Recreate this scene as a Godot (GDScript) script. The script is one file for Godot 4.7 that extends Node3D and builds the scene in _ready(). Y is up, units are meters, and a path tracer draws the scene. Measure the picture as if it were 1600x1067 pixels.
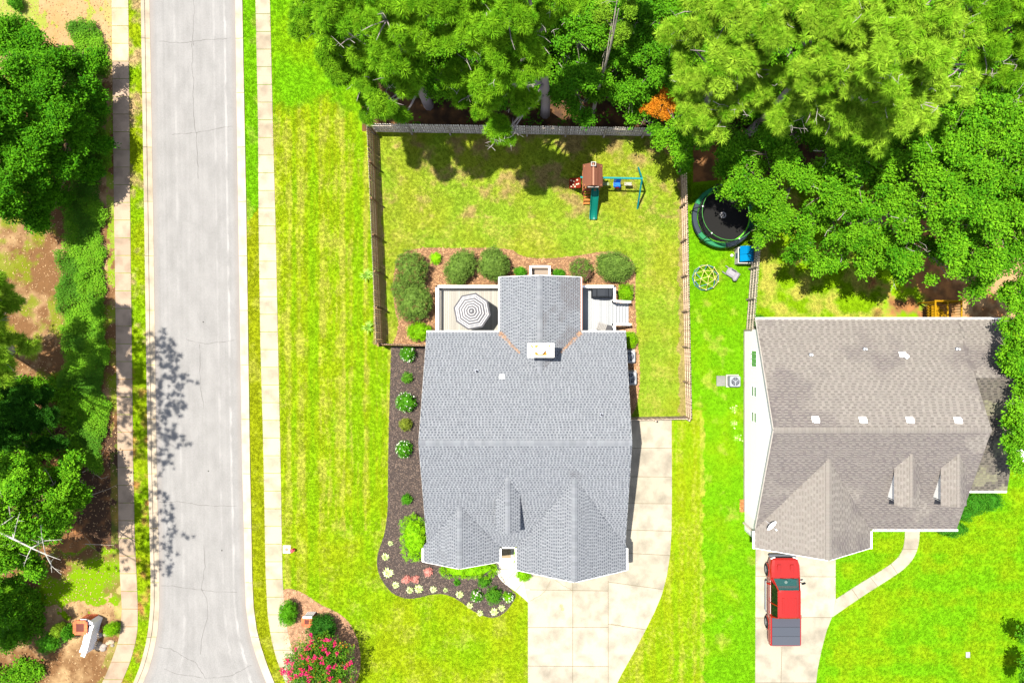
extends Node3D
# A suburban house seen straight down from a drone 45 m up.
# x runs to the right of the photograph, z towards its lower edge, y is up; the origin is the point below the camera.

const H := 45.4          # height of the camera
const F := 1067.0        # focal length in photograph pixels
const CX := 840.0        # photograph pixel straight below the camera
const CY := 530.0
const TONE := 0.74       # base colours below were noted on a brighter scale; this brings them to real-world values

var rng := RandomNumberGenerator.new()
var names := {}
var grain_tex: ImageTexture
var blotch_tex: ImageTexture
var fine_normal: ImageTexture
var M := {}
var ground_img: Image


# a pixel of the photograph and the height of what it shows -> a point
func P(px: float, py: float, y := 0.0) -> Vector3:
	return Vector3((px - CX) / F * (H - y), y, (py - CY) / F * (H - y))


func lin(r: float, g: float, b: float) -> Color:
	return Color(r, g, b).linear_to_srgb()


class MB:
	# collects triangles; points are given in world coordinates and stored relative to o
	var o := Vector3.ZERO
	var v := PackedVector3Array()
	var n := PackedVector3Array()
	var c := PackedColorArray()
	var uv := PackedVector2Array()
	var col := Color(1, 1, 1)

	func _init(origin := Vector3.ZERO, color := Color(1, 1, 1)):
		o = origin
		col = color

	func tri(a: Vector3, b: Vector3, d: Vector3) -> void:
		var nn := (d - a).cross(b - a)
		if nn.length_squared() < 1e-16:
			return
		nn = nn.normalized()
		v.append(a - o); v.append(b - o); v.append(d - o)
		n.append(nn); n.append(nn); n.append(nn)
		c.append(col); c.append(col); c.append(col)
		uv.append(Vector2(a.x, a.z)); uv.append(Vector2(b.x, b.z)); uv.append(Vector2(d.x, d.z))

	func tri_out(a: Vector3, b: Vector3, d: Vector3, out: Vector3) -> void:
		if (d - a).cross(b - a).dot(out) < 0.0:
			tri(a, d, b)
		else:
			tri(a, b, d)

	func quad(a: Vector3, b: Vector3, d: Vector3, e: Vector3, out := Vector3.ZERO) -> void:
		if out != Vector3.ZERO and (d - a).cross(b - a).dot(out) < 0.0:
			tri(a, e, d)
			tri(a, d, b)
		else:
			tri(a, b, d)
			tri(a, d, e)

	# triangle with a normal at each corner
	func tri_n(a: Vector3, b: Vector3, d: Vector3, na: Vector3, nb: Vector3, nd: Vector3) -> void:
		var g := (d - a).cross(b - a)
		if g.length_squared() < 1e-16:
			return
		if g.dot(na + nb + nd) < 0.0:
			var t := b
			b = d
			d = t
			t = nb
			nb = nd
			nd = t
		v.append(a - o); v.append(b - o); v.append(d - o)
		n.append(na); n.append(nb); n.append(nd)
		c.append(col); c.append(col); c.append(col)
		uv.append(Vector2(a.x, a.z)); uv.append(Vector2(b.x, b.z)); uv.append(Vector2(d.x, d.z))

	func box(t: Transform3D, s: Vector3) -> void:
		var h := s * 0.5
		for ax in 3:
			var u := Vector3.ZERO
			var w := Vector3.ZERO
			var f := Vector3.ZERO
			u[(ax + 1) % 3] = h[(ax + 1) % 3]
			w[(ax + 2) % 3] = h[(ax + 2) % 3]
			f[ax] = h[ax]
			for sg in [-1.0, 1.0]:
				var m: Vector3 = f * sg
				quad(t * (m - u - w), t * (m + u - w), t * (m + u + w), t * (m - u + w), t.basis * m)

	func bx(x0: float, x1: float, y0: float, y1: float, z0: float, z1: float) -> void:
		box(Transform3D(Basis(), Vector3((x0 + x1) / 2, (y0 + y1) / 2, (z0 + z1) / 2)), Vector3(absf(x1 - x0), absf(y1 - y0), absf(z1 - z0)))

	# box with chamfered edges
	func cbox(t: Transform3D, s: Vector3, k: float) -> void:
		var h := s * 0.5
		k = minf(k, minf(h.x, minf(h.y, h.z)) * 0.9)
		var q := h - Vector3(k, k, k)
		for ax in 3:
			var i := (ax + 1) % 3
			var j := (ax + 2) % 3
			for sg in [-1.0, 1.0]:
				var p := []
				for d in [[-1, -1], [1, -1], [1, 1], [-1, 1]]:
					var x := Vector3.ZERO
					x[ax] = h[ax] * sg
					x[i] = q[i] * d[0]
					x[j] = q[j] * d[1]
					p.append(t * x)
				var out := Vector3.ZERO
				out[ax] = sg
				quad(p[0], p[1], p[2], p[3], t.basis * out)
			for si in [-1.0, 1.0]:
				for sj in [-1.0, 1.0]:
					var a := Vector3.ZERO
					a[i] = h[i] * si; a[j] = q[j] * sj; a[ax] = -q[ax]
					var b := a
					b[ax] = q[ax]
					var e := Vector3.ZERO
					e[i] = q[i] * si; e[j] = h[j] * sj; e[ax] = -q[ax]
					var d2 := e
					d2[ax] = q[ax]
					var out2 := Vector3.ZERO
					out2[i] = si
					out2[j] = sj
					quad(t * a, t * b, t * d2, t * e, t.basis * out2)
		for sx in [-1.0, 1.0]:
			for sy in [-1.0, 1.0]:
				for sz in [-1.0, 1.0]:
					tri_out(t * Vector3(h.x * sx, q.y * sy, q.z * sz), t * Vector3(q.x * sx, h.y * sy, q.z * sz), t * Vector3(q.x * sx, q.y * sy, h.z * sz), t.basis * Vector3(sx, sy, sz))

	func tube(pts: Array, rad: Array, sides := 6, cap := true) -> void:
		var m := pts.size()
		var rings := []
		var norms := []
		var ref := Vector3(0.31, 0.2, 0.93)
		for i in m:
			var d: Vector3 = (pts[mini(i + 1, m - 1)] - pts[maxi(i - 1, 0)]).normalized()
			var u := d.cross(ref)
			if u.length() < 0.05:
				u = d.cross(Vector3(1, 0, 0))
			u = u.normalized()
			var w := d.cross(u)
			var ring := []
			var nr := []
			for k in sides:
				var a := TAU * k / sides
				var q := u * cos(a) + w * sin(a)
				nr.append(q)
				ring.append(pts[i] + q * rad[i])
			rings.append(ring)
			norms.append(nr)
		for i in m - 1:
			for k in sides:
				var k2 := (k + 1) % sides
				tri_n(rings[i][k], rings[i][k2], rings[i + 1][k2], norms[i][k], norms[i][k2], norms[i + 1][k2])
				tri_n(rings[i][k], rings[i + 1][k2], rings[i + 1][k], norms[i][k], norms[i + 1][k2], norms[i + 1][k])
		if cap:
			for e in [0, m - 1]:
				var out: Vector3 = pts[e] - pts[1 if e == 0 else m - 2]
				for k in range(1, sides - 1):
					tri_out(rings[e][0], rings[e][k], rings[e][k + 1], out)

	func bar(a: Vector3, b: Vector3, r: float, sides := 6) -> void:
		tube([a, b], [r, r], sides)

	# square-section beam
	func beam(a: Vector3, b: Vector3, w: float, h: float, up := Vector3.UP) -> void:
		var d := (b - a)
		var x := d.normalized()
		var z := x.cross(up).normalized()
		var y := z.cross(x)
		box(Transform3D(Basis(x, y, z), (a + b) / 2), Vector3(d.length(), h, w))

	# profile: [radius, y] pairs turned round the y axis of t
	func lathe(t: Transform3D, profile: Array, sides := 16, smooth := true) -> void:
		var m := profile.size()
		for i in m - 1:
			var p0: Vector2 = profile[i]
			var p1: Vector2 = profile[i + 1]
			var dn := Vector2(p1.y - p0.y, -(p1.x - p0.x)).normalized()
			for k in sides:
				var a0 := TAU * k / sides
				var a1 := TAU * (k + 1) / sides
				var e0 := Vector3(cos(a0), 0, sin(a0))
				var e1 := Vector3(cos(a1), 0, sin(a1))
				var q00 := t * (e0 * p0.x + Vector3(0, p0.y, 0))
				var q01 := t * (e1 * p0.x + Vector3(0, p0.y, 0))
				var q10 := t * (e0 * p1.x + Vector3(0, p1.y, 0))
				var q11 := t * (e1 * p1.x + Vector3(0, p1.y, 0))
				var n0 := (t.basis * (e0 * dn.x + Vector3(0, dn.y, 0))).normalized()
				var n1 := (t.basis * (e1 * dn.x + Vector3(0, dn.y, 0))).normalized()
				if not smooth:
					n0 = ((n0 + n1) / 2).normalized()
					n1 = n0
				tri_n(q00, q01, q11, n0, n1, n1)
				tri_n(q00, q11, q10, n0, n1, n0)

	# flat outline in x,z given height: top, sides
	func prism(poly: PackedVector2Array, y0: float, y1: float, bottom := false) -> void:
		var idx := Geometry2D.triangulate_polygon(poly)
		for i in range(0, idx.size(), 3):
			var a := poly[idx[i]]
			var b := poly[idx[i + 1]]
			var d := poly[idx[i + 2]]
			tri_out(Vector3(a.x, y1, a.y), Vector3(b.x, y1, b.y), Vector3(d.x, y1, d.y), Vector3.UP)
			if bottom:
				tri_out(Vector3(a.x, y0, a.y), Vector3(b.x, y0, b.y), Vector3(d.x, y0, d.y), Vector3.DOWN)
		if y1 - y0 > 1e-4:
			var cw := 1.0 if Geometry2D.is_polygon_clockwise(poly) else -1.0
			for i in poly.size():
				var a := poly[i]
				var b := poly[(i + 1) % poly.size()]
				var out := Vector3(b.y - a.y, 0, a.x - b.x) * -cw
				quad(Vector3(a.x, y0, a.y), Vector3(b.x, y0, b.y), Vector3(b.x, y1, b.y), Vector3(a.x, y1, a.y), out)

	# convex planar face with thickness below it
	func slab(pts: Array, thick: Vector3) -> void:
		var mid := Vector3.ZERO
		for p in pts:
			mid += p
		mid /= pts.size()
		for i in range(1, pts.size() - 1):
			tri_out(pts[0], pts[i], pts[i + 1], -thick)
			tri_out(pts[0] + thick, pts[i] + thick, pts[i + 1] + thick, thick)
		for i in pts.size():
			var a: Vector3 = pts[i]
			var b: Vector3 = pts[(i + 1) % pts.size()]
			quad(a, b, b + thick, a + thick, (a + b) / 2 - mid)

	# lumpy ball
	func blob(t: Transform3D, rings: int, sides: int, noise: FastNoiseLite, amount: float, lowest := -0.6) -> void:
		var g := []
		for i in rings + 1:
			var lat := lerpf(asin(lowest), PI / 2, float(i) / rings)
			var row := []
			for k in sides + 1:
				var a := TAU * (k % sides) / sides
				var d := Vector3(cos(a) * cos(lat), sin(lat), sin(a) * cos(lat))
				row.append(t * (d * (1.0 + amount * noise.get_noise_3dv(d * 100.0 + t.origin * 37.0))))
			g.append(row)
		var mid := t.origin
		for i in rings:
			for k in sides:
				quad(g[i][k], g[i][k + 1], g[i + 1][k + 1], g[i + 1][k], g[i][k] - mid)

	func mesh(mat: Material) -> ArrayMesh:
		var a := []
		a.resize(Mesh.ARRAY_MAX)
		a[Mesh.ARRAY_VERTEX] = v
		a[Mesh.ARRAY_NORMAL] = n
		a[Mesh.ARRAY_COLOR] = c
		a[Mesh.ARRAY_TEX_UV] = uv
		var m := ArrayMesh.new()
		m.add_surface_from_arrays(Mesh.PRIMITIVE_TRIANGLES, a)
		m.surface_set_material(0, mat)
		return m


func numbered(called: String) -> String:
	names[called] = names.get(called, -1) + 1
	return called if names[called] == 0 else "%s_%03d" % [called, names[called]]


# a thing: a Node3D at its base, its parts are children
func thing(called: String, label: String, category: String, at: Vector3, group := "") -> Node3D:
	var t := Node3D.new()
	t.name = numbered(called)
	t.position = at
	add_child(t)
	t.set_meta("label", label)
	t.set_meta("category", category)
	if group:
		t.set_meta("group", group)
	return t


func part(parent: Node3D, called: String, mesh: Mesh, kind := "", at := Transform3D()) -> MeshInstance3D:
	var o := MeshInstance3D.new()
	o.name = called
	o.mesh = mesh
	o.transform = at
	parent.add_child(o, true)
	if kind:
		o.set_meta("kind", kind)
	return o


# a piece of the setting
func setting(called: String, mesh: Mesh, label: String, category: String, at := Vector3.ZERO) -> MeshInstance3D:
	var o := MeshInstance3D.new()
	o.name = numbered(called)
	o.mesh = mesh
	o.position = at
	add_child(o)
	o.set_meta("kind", "structure")
	o.set_meta("label", label)
	o.set_meta("category", category)
	return o


func copies(parent: Node3D, called: String, mesh: Mesh, places: Array, tones: Array, kind := "") -> MultiMeshInstance3D:
	var mm := MultiMesh.new()
	mm.transform_format = MultiMesh.TRANSFORM_3D
	mm.use_colors = true
	mm.mesh = mesh
	mm.instance_count = places.size()
	for i in places.size():
		mm.set_instance_transform(i, places[i])
		mm.set_instance_color(i, tones[i])
	var o := MultiMeshInstance3D.new()
	o.name = called
	o.multimesh = mm
	parent.add_child(o, true)
	if kind:
		o.set_meta("kind", kind)
	return o


func noise(kind_seed: int, freq: float, octaves := 3) -> FastNoiseLite:
	var f := FastNoiseLite.new()
	f.seed = kind_seed
	f.noise_type = FastNoiseLite.TYPE_SIMPLEX_SMOOTH
	f.frequency = freq
	f.fractal_octaves = octaves
	return f


# grey noise picture between lo and hi
func grey_tex(size: int, f: FastNoiseLite, lo: float, hi: float) -> ImageTexture:
	var im := f.get_seamless_image(size, size)
	im.convert(Image.FORMAT_L8)
	var b := im.get_data()
	for i in b.size():
		b[i] = int(255.0 * clampf(lerpf(lo, hi, b[i] / 255.0), 0.0, 1.0))
	return ImageTexture.create_from_image(Image.create_from_data(size, size, false, Image.FORMAT_L8, b))


# vertex colours times a grey texture laid on in world space
func surface(tex: ImageTexture, scale: float, rough: float, bump := 0.0, bump_tex: ImageTexture = null) -> StandardMaterial3D:
	var m := StandardMaterial3D.new()
	m.vertex_color_use_as_albedo = true
	m.roughness = rough
	m.metallic_specular = 0.2
	m.albedo_color = lin(TONE, TONE, TONE)
	if tex:
		m.albedo_texture = tex
		m.uv1_triplanar = true
		m.uv1_world_triplanar = true
		m.uv1_scale = Vector3(scale, scale, scale)
		if bump > 0.0:
			m.normal_enabled = true
			m.normal_texture = bump_tex if bump_tex else fine_normal
			m.normal_scale = bump
	return m


func leaf_material(rough := 0.55, through := 0.35) -> StandardMaterial3D:
	var m := StandardMaterial3D.new()
	m.vertex_color_use_as_albedo = true
	m.roughness = rough
	m.metallic_specular = 0.12
	m.albedo_color = lin(TONE, TONE, TONE)
	m.cull_mode = BaseMaterial3D.CULL_DISABLED
	if through > 0.0:
		m.backlight_enabled = true
		m.backlight = lin(through * 0.8, through, through * 0.1)
	return m


func make_materials() -> void:
	grain_tex = grey_tex(512, noise(3, 0.12, 2), 0.72, 1.0)
	blotch_tex = grey_tex(512, noise(5, 0.012, 5), 0.62, 1.0)
	var soft_tex := grey_tex(512, noise(6, 0.009, 6), 0.82, 1.1)
	var nim := noise(7, 0.15, 3).get_seamless_image(512, 512)
	nim.convert(Image.FORMAT_RGBA8)
	nim.bump_map_to_normal_map(4.0)
	fine_normal = ImageTexture.create_from_image(nim)
	M.concrete = surface(soft_tex, 0.17, 0.9, 0.25)
	M.road = surface(grain_tex, 0.5, 0.92, 0.4)
	M.shingle = surface(grain_tex, 1.1, 0.95)
	M.wall = surface(grain_tex, 0.4, 0.7)
	M.paint = surface(null, 1.0, 0.55)
	M.matte = surface(null, 1.0, 0.9)
	M.wood = surface(grain_tex, 1.3, 0.85)
	M.weathered = surface(blotch_tex, 0.9, 0.9)
	M.plastic = surface(null, 1.0, 0.38)
	M.metal = surface(null, 1.0, 0.35)
	M.mulch = surface(grain_tex, 1.6, 0.95, 1.0)
	M.bark = surface(grain_tex, 1.4, 0.95, 0.6)
	M.soil = surface(blotch_tex, 0.5, 0.97, 0.6)
	M.leaf = leaf_material(0.55, 0.10)
	M.grass = leaf_material(0.8, 0.1)
	M.grass.albedo_color = Color.WHITE
	M.grass.metallic_specular = 0.0
	M.needle = leaf_material(0.65, 0.10)
	M.petal = leaf_material(0.7, 0.2)
	M.rubber = surface(null, 1.0, 0.8)
	var car := surface(null, 1.0, 0.3)
	car.clearcoat_enabled = true
	car.clearcoat = 1.0
	car.clearcoat_roughness = 0.05
	M.car = car
	var gl := StandardMaterial3D.new()
	gl.albedo_color = Color(0.03, 0.06, 0.06, 1)
	gl.roughness = 0.05
	gl.metallic_specular = 0.6
	M.glass = gl
	for bright in [M.wall, M.paint, M.weathered]:
		bright.albedo_color = Color.WHITE
	var pane := StandardMaterial3D.new()
	pane.transparency = BaseMaterial3D.TRANSPARENCY_ALPHA
	pane.albedo_color = Color(0.10, 0.30, 0.30, 0.6)
	pane.roughness = 0.03
	M.pane = pane


func _ready() -> void:
	rng.seed = 20240611
	# camera: straight down, the lens shifted so that the point below it is at (840, 530) of 1600 x 1067
	var cam := Camera3D.new()
	cam.name = "camera"
	cam.position = Vector3(0, H, 0)
	cam.rotation_degrees = Vector3(-90, 0, 0)
	cam.projection = Camera3D.PROJECTION_FRUSTUM
	cam.near = 0.1
	cam.far = 2000.0
	cam.size = 0.1 * 1067.0 / F
	cam.frustum_offset = Vector2((800.0 - CX) / F * 0.1, (CY - 533.5) / F * 0.1)
	add_child(cam)
	cam.current = true
	var env := Environment.new()
	env.background_mode = Environment.BG_SKY
	var sky := Sky.new()
	var sm := ProceduralSkyMaterial.new()
	sm.sky_top_color = Color(0.66, 0.70, 0.78)
	sm.sky_horizon_color = Color(0.86, 0.87, 0.88)
	sm.sky_curve = 0.2
	sm.ground_bottom_color = Color(0.3, 0.35, 0.2)
	sm.ground_horizon_color = Color(0.7, 0.75, 0.75)
	sky.sky_material = sm
	env.sky = sky
	env.background_energy_multiplier = 0.76
	env.tonemap_mode = Environment.TONE_MAPPER_LINEAR
	env.tonemap_exposure = 3.05
	env.sdfgi_enabled = true
	env.ssao_enabled = true
	env.ssil_enabled = true
	var we := WorldEnvironment.new()
	we.name = "environment"
	we.environment = env
	add_child(we)
	var sun := DirectionalLight3D.new()
	sun.name = "sun"
	sun.light_energy = 1.56
	sun.light_color = Color(1.0, 0.97, 0.91)
	sun.light_angular_distance = 0.6
	sun.shadow_enabled = true
	add_child(sun)
	sun.look_at_from_position(Vector3.ZERO, Vector3(0.245, -1.0, 0.155), Vector3(0, 0, -1))

	make_materials()
	make_foliage()
	make_ground()
	make_road()
	make_paths()
	make_beds()
	main_house()
	decks()
	neighbour_house()
	fences()
	play_things()
	truck()
	street_things()
	shrubs()
	ground_cover()
	trees()


# x of a line given as [y, x] pairs, at y
func along(line: Array, y: float) -> float:
	if y <= line[0][0]:
		return line[0][1]
	for i in range(1, line.size()):
		if y <= line[i][0]:
			return lerpf(line[i - 1][1], line[i][1], (y - line[i - 1][0]) / (line[i][0] - line[i - 1][0]))
	return line[line.size() - 1][1]


# photograph x of the edges of road, kerbs and pavements, by photograph y
const WALK_L0 := [[-60, 173], [0, 174], [340, 178], [720, 183.5], [840, 185], [900, 187], [950, 190], [985, 188], [1010, 182], [1040, 171], [1067, 159], [1120, 136]]
const WALK_L1 := [[-60, 199], [0, 200], [340, 203], [720, 207.5], [840, 210], [900, 213], [950, 215], [985, 214.5], [1010, 210], [1040, 201], [1067, 189], [1120, 166]]
const KERB_L0 := [[-60, 219], [0, 220], [340, 225.5], [720, 231], [840, 234], [900, 235.5], [950, 235], [985, 231.5], [1010, 227], [1040, 219], [1067, 208], [1120, 186]]
const KERB_L1 := [[-60, 232], [0, 233], [340, 239], [720, 244], [840, 247], [900, 248.5], [950, 248.5], [985, 246], [1010, 241.5], [1040, 234], [1067, 223], [1120, 202]]
const KERB_R0 := [[-60, 366], [0, 367], [340, 372], [720, 378], [840, 381], [900, 382], [950, 384], [985, 389], [1010, 395], [1040, 405], [1067, 416], [1120, 442]]
const KERB_R1 := [[-60, 377.5], [0, 378.5], [340, 385], [720, 390.5], [840, 393], [900, 394], [950, 396.5], [985, 401.5], [1010, 408], [1040, 418], [1067, 429], [1120, 455]]
const WALK_R0 := [[-60, 398], [0, 399], [190, 403], [360, 404], [530, 406.5], [690, 411], [900, 415], [960, 418], [1000, 424], [1030, 432], [1067, 446], [1120, 470]]
const WALK_R1 := [[-60, 420.5], [0, 421.5], [190, 426], [360, 430.5], [530, 434], [690, 437.5], [900, 441], [960, 445], [1000, 452], [1030, 461], [1067, 476], [1120, 500]]


var hard := []          # outlines on which no grass stands


func make_ground() -> void:
	# what grows or lies on the ground, one texel is about 4.7 cm
	var tw := 1536
	var th := 1024
	var x0 := -37.0
	var z0 := -24.0
	var wide := 72.0
	var deep := 48.0
	var n_fine := noise(11, 0.55, 2).get_image(tw, th)
	var n_mid := noise(12, 0.045, 3).get_image(tw, th)
	var n_big := noise(13, 0.009, 4).get_image(tw, th)
	var n_dry := noise(14, 0.02, 5).get_image(tw, th)
	var fine := n_fine.get_data()
	var mid := n_mid.get_data()
	var big := n_big.get_data()
	var dry := n_dry.get_data()
	var n_run := noise(16, 0.11, 4).get_image(tw, th / 9)     # drawn out along the mowing direction
	n_run.resize(tw, th, Image.INTERPOLATE_CUBIC)
	var run := n_run.get_data()
	var n_speck := noise(17, 0.16, 3).get_image(tw, th).get_data()
	var streak := PackedFloat32Array()     # mowing passes run up and down the side lawns
	var ns := noise(15, 0.05, 3)
	for i in tw:
		streak.append(ns.get_noise_1d(i))
	var streak_z := PackedFloat32Array()
	for j in th:
		streak_z.append(ns.get_noise_1d(j + 5000))
	var out := PackedByteArray()
	out.resize(tw * th * 3)
	var lush := Vector3(0.110, 0.300, 0.001)
	var green := Vector3(0.158, 0.300, 0.001)
	var olive := Vector3(0.212, 0.290, 0.002)
	var straw := Vector3(0.345, 0.335, 0.05)
	var tan_ := Vector3(0.37, 0.25, 0.125)
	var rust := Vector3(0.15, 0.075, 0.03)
	var litter := Vector3(0.06, 0.033, 0.02)  # leaf litter, darkened to carry the dense shade under the trees
	var clay := Vector3(0.34, 0.15, 0.05)
	for j in th:
		var z := z0 + deep * (j + 0.5) / th
		var py := CY + z * F / H
		var wl0 := along(WALK_L0, py)
		var wr0 := along(WALK_R0, py)
		var py0 := py
		for i in tw:
			var x := x0 + wide * (i + 0.5) / tw
			var px := CX + x * F / H
			var k := j * tw + i
			var f := fine[k] / 255.0 - 0.5
			var m := mid[k] / 255.0 - 0.5
			var b := big[k] / 255.0 - 0.5
			var d := dry[k] / 255.0 - 0.5
			var g := run[k] / 255.0 - 0.5
			var sp := n_speck[k] / 255.0 - 0.5
			var col: Vector3
			py = py0 + d * 70.0 + m * 25.0 if px < wl0 else py0
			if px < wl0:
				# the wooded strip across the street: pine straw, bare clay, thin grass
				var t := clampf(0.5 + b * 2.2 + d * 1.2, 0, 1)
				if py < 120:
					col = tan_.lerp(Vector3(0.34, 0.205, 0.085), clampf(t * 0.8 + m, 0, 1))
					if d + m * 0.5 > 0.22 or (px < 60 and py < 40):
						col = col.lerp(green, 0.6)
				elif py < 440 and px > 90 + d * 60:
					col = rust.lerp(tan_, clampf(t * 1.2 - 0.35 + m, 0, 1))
				elif py < 660:  # from here down the browns are darkened to stand for tree shade
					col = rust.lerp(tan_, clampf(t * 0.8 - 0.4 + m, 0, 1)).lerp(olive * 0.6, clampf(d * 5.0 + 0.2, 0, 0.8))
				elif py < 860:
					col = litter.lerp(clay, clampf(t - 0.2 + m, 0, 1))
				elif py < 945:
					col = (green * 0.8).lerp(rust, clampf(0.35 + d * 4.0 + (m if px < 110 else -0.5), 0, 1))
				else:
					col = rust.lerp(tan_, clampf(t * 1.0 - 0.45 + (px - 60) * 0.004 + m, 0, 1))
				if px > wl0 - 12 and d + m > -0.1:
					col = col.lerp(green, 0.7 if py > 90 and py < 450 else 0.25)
			elif px < wr0:
				# verges between pavement and kerb
				col = olive.lerp(green, clampf(0.5 + b * 2.0, 0, 1))
				if px < 300:
					var bare := clampf(d * 3.0 + m * 1.5 + (0.25 if py < 200 and py > 70 else -0.1) + (0.35 if py > 640 and py < 790 else 0.0), 0, 0.9)
					col = col.lerp(tan_ if py < 560 else clay, bare)
				else:
					col = (lush if py < 330 + d * 90 else olive * Vector3(0.98, 0.86, 1)).lerp(straw, clampf(d * 2.0 - 0.1, 0, 0.4))
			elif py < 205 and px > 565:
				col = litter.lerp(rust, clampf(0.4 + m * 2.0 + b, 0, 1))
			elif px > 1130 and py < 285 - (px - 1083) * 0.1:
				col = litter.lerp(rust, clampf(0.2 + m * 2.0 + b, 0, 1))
			elif px > 1083 and py < 285 - (px - 1083) * 0.1:
				col = rust.lerp(clay, clampf(0.5 + d * 3.0 + m, 0, 1))
			elif px > 1183 and py < 500:
				# behind the second house: thin grass going over to bare clay
				col = green.lerp(straw, clampf(0.35 + d * 3.5 + m * 1.5, 0, 0.95))
				var c2 := clampf((px - 1385 + d * 160 + m * 60) / 40.0, 0, 1)
				col = col.lerp(rust.lerp(clay, clampf(0.5 + m * 2 + b, 0, 1)).lerp(tan_, clampf((px - 1500) / 60.0 + d * 3, 0, 0.8)), c2)
			elif px > 583 and px < 1071 and py > 205 and (py < 539 or px > 900 and py < 656):
				# the fenced back garden
				col = green.lerp(olive, clampf(0.55 + b * 2.5, 0, 1)).lerp(straw, clampf(0.05 + d * 1.5 + m * 0.3 + sp * 0.8, 0, 0.65)).lerp(Vector3(0.25, 0.23, 0.05), 0.22)
				if py < 340 and px > 600:
					var worn := clampf(0.2 + d * 3.0 + m * 1.2 - absf(px - 900) / 420.0 + (300 - py) / 200.0 * 0.35, 0, 0.85)
					col = col.lerp(Vector3(0.27, 0.19, 0.07), worn)
				var e := minf(px - 583 - (py - 205) * 0.04, 1070 - px)
				if e < 9 + m * 10:
					col = col.lerp(tan_ * 0.8, 0.7)
			elif px < 640 and py < 960 or px < 830:
				# lawn along the street
				var top := clampf((185 + d * 60 + b * 60 - py) / 30.0, 0, 1)
				var s := streak[i] * 0.9 + g * 0.9
				var c3 := olive.lerp(green, clampf(0.3 + s * 1.5 + b * 1.2 + (px - 520) * 0.003, 0, 1)).lerp(straw, clampf(-0.02 + d * 1.1 - s * 1.0 + sp * 0.6 + m * 0.2, 0, 0.6))
				if py > 830 and px > 500:
					c3 = olive.lerp(green, clampf(0.3 + b * 2.0 + g * 0.5, 0, 1)).lerp(straw, clampf(d * 1.2 + sp * 0.6 - 0.08, 0, 0.45))
				col = c3.lerp(lush.lerp(green, clampf(0.3 + b * 2, 0, 1)), top)
			elif px < 1100 + m * 10 and py > 640:
				var s2 := streak[i] * 0.9 + g * 1.0
				col = olive.lerp(green, clampf(0.25 + s2 + b * 1.2, 0, 1)).lerp(straw, clampf(0.0 + d * 0.8 - s2 * 0.6 + sp * 0.9, 0, 0.55))
				if absf(px - 1099) < 5:
					col = col.lerp(straw, 0.35 + m)
			elif px > 1290 and py > 500:
				# front lawn of the second house, mown across
				col = lush.lerp(green, clampf(0.45 + b * 2.0 + streak_z[j] * 0.7 + d, 0, 1)).lerp(olive, clampf(d * 1.2 + m * 0.3 - 0.02, 0, 0.5))
			else:
				col = lush.lerp(green, clampf(0.15 + b * 1.6 + d * 1.2, 0, 1)).lerp(straw, clampf(d * 2.2 + m - 0.45, 0, 0.5))
			col *= TONE * 0.88 * (1.0 + f * 0.38 + sp * 0.16 + m * 0.1)
			out[k * 3] = int(255.0 * pow(clampf(col.x, 0, 1), 0.4545))
			out[k * 3 + 1] = int(255.0 * pow(clampf(col.y, 0, 1), 0.4545))
			out[k * 3 + 2] = int(255.0 * pow(clampf(col.z, 0, 1), 0.4545))
	ground_img = Image.create_from_data(tw, th, false, Image.FORMAT_RGB8, out)
	var gm := StandardMaterial3D.new()
	gm.albedo_texture = ImageTexture.create_from_image(ground_img)
	gm.roughness = 0.95
	gm.metallic_specular = 0.05
	gm.texture_repeat = false
	var b2 := MB.new()
	b2.prism(PackedVector2Array([Vector2(x0, z0), Vector2(x0 + wide, z0), Vector2(x0 + wide, z0 + deep), Vector2(x0, z0 + deep)]), 0, 0)
	for i in b2.v.size():
		b2.uv[i] = Vector2((b2.v[i].x - x0) / wide, (b2.v[i].z - z0) / deep)
	setting("lawn", b2.mesh(gm), "mown green and straw coloured grass between street and houses", "lawn")
	# the land beyond
	var far_mat := surface(blotch_tex, 0.05, 0.97)
	var b3 := MB.new(Vector3.ZERO, Color(0.13, 0.23, 0.02))
	b3.prism(PackedVector2Array([Vector2(-500, -500), Vector2(500, -500), Vector2(500, 500), Vector2(-500, 500)]), -0.02, -0.02)
	setting("ground", b3.mesh(far_mat), "level green land reaching to the horizon", "ground")


func ground_tone(p: Vector3) -> Color:
	var i := clampi(int((p.x + 37.0) / 72.0 * 1536), 0, 1535)
	var j := clampi(int((p.z + 24.0) / 48.0 * 1024), 0, 1023)
	return ground_img.get_pixel(i, j).srgb_to_linear()


func ribbon(l0: Array, l1: Array, y0: float, y1: float, py0: float, py1: float, step: float, b: MB) -> void:
	var py := py0
	while py < py1 - 0.01:
		var q := minf(py + step, py1)
		var a := P(along(l0, py), py)
		var c := P(along(l1, py), py)
		var d := P(along(l1, q), q)
		var e := P(along(l0, q), q)
		b.prism(PackedVector2Array([Vector2(a.x, a.z), Vector2(c.x, c.z), Vector2(d.x, d.z), Vector2(e.x, e.z)]), y0, y1)
		py = q


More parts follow.
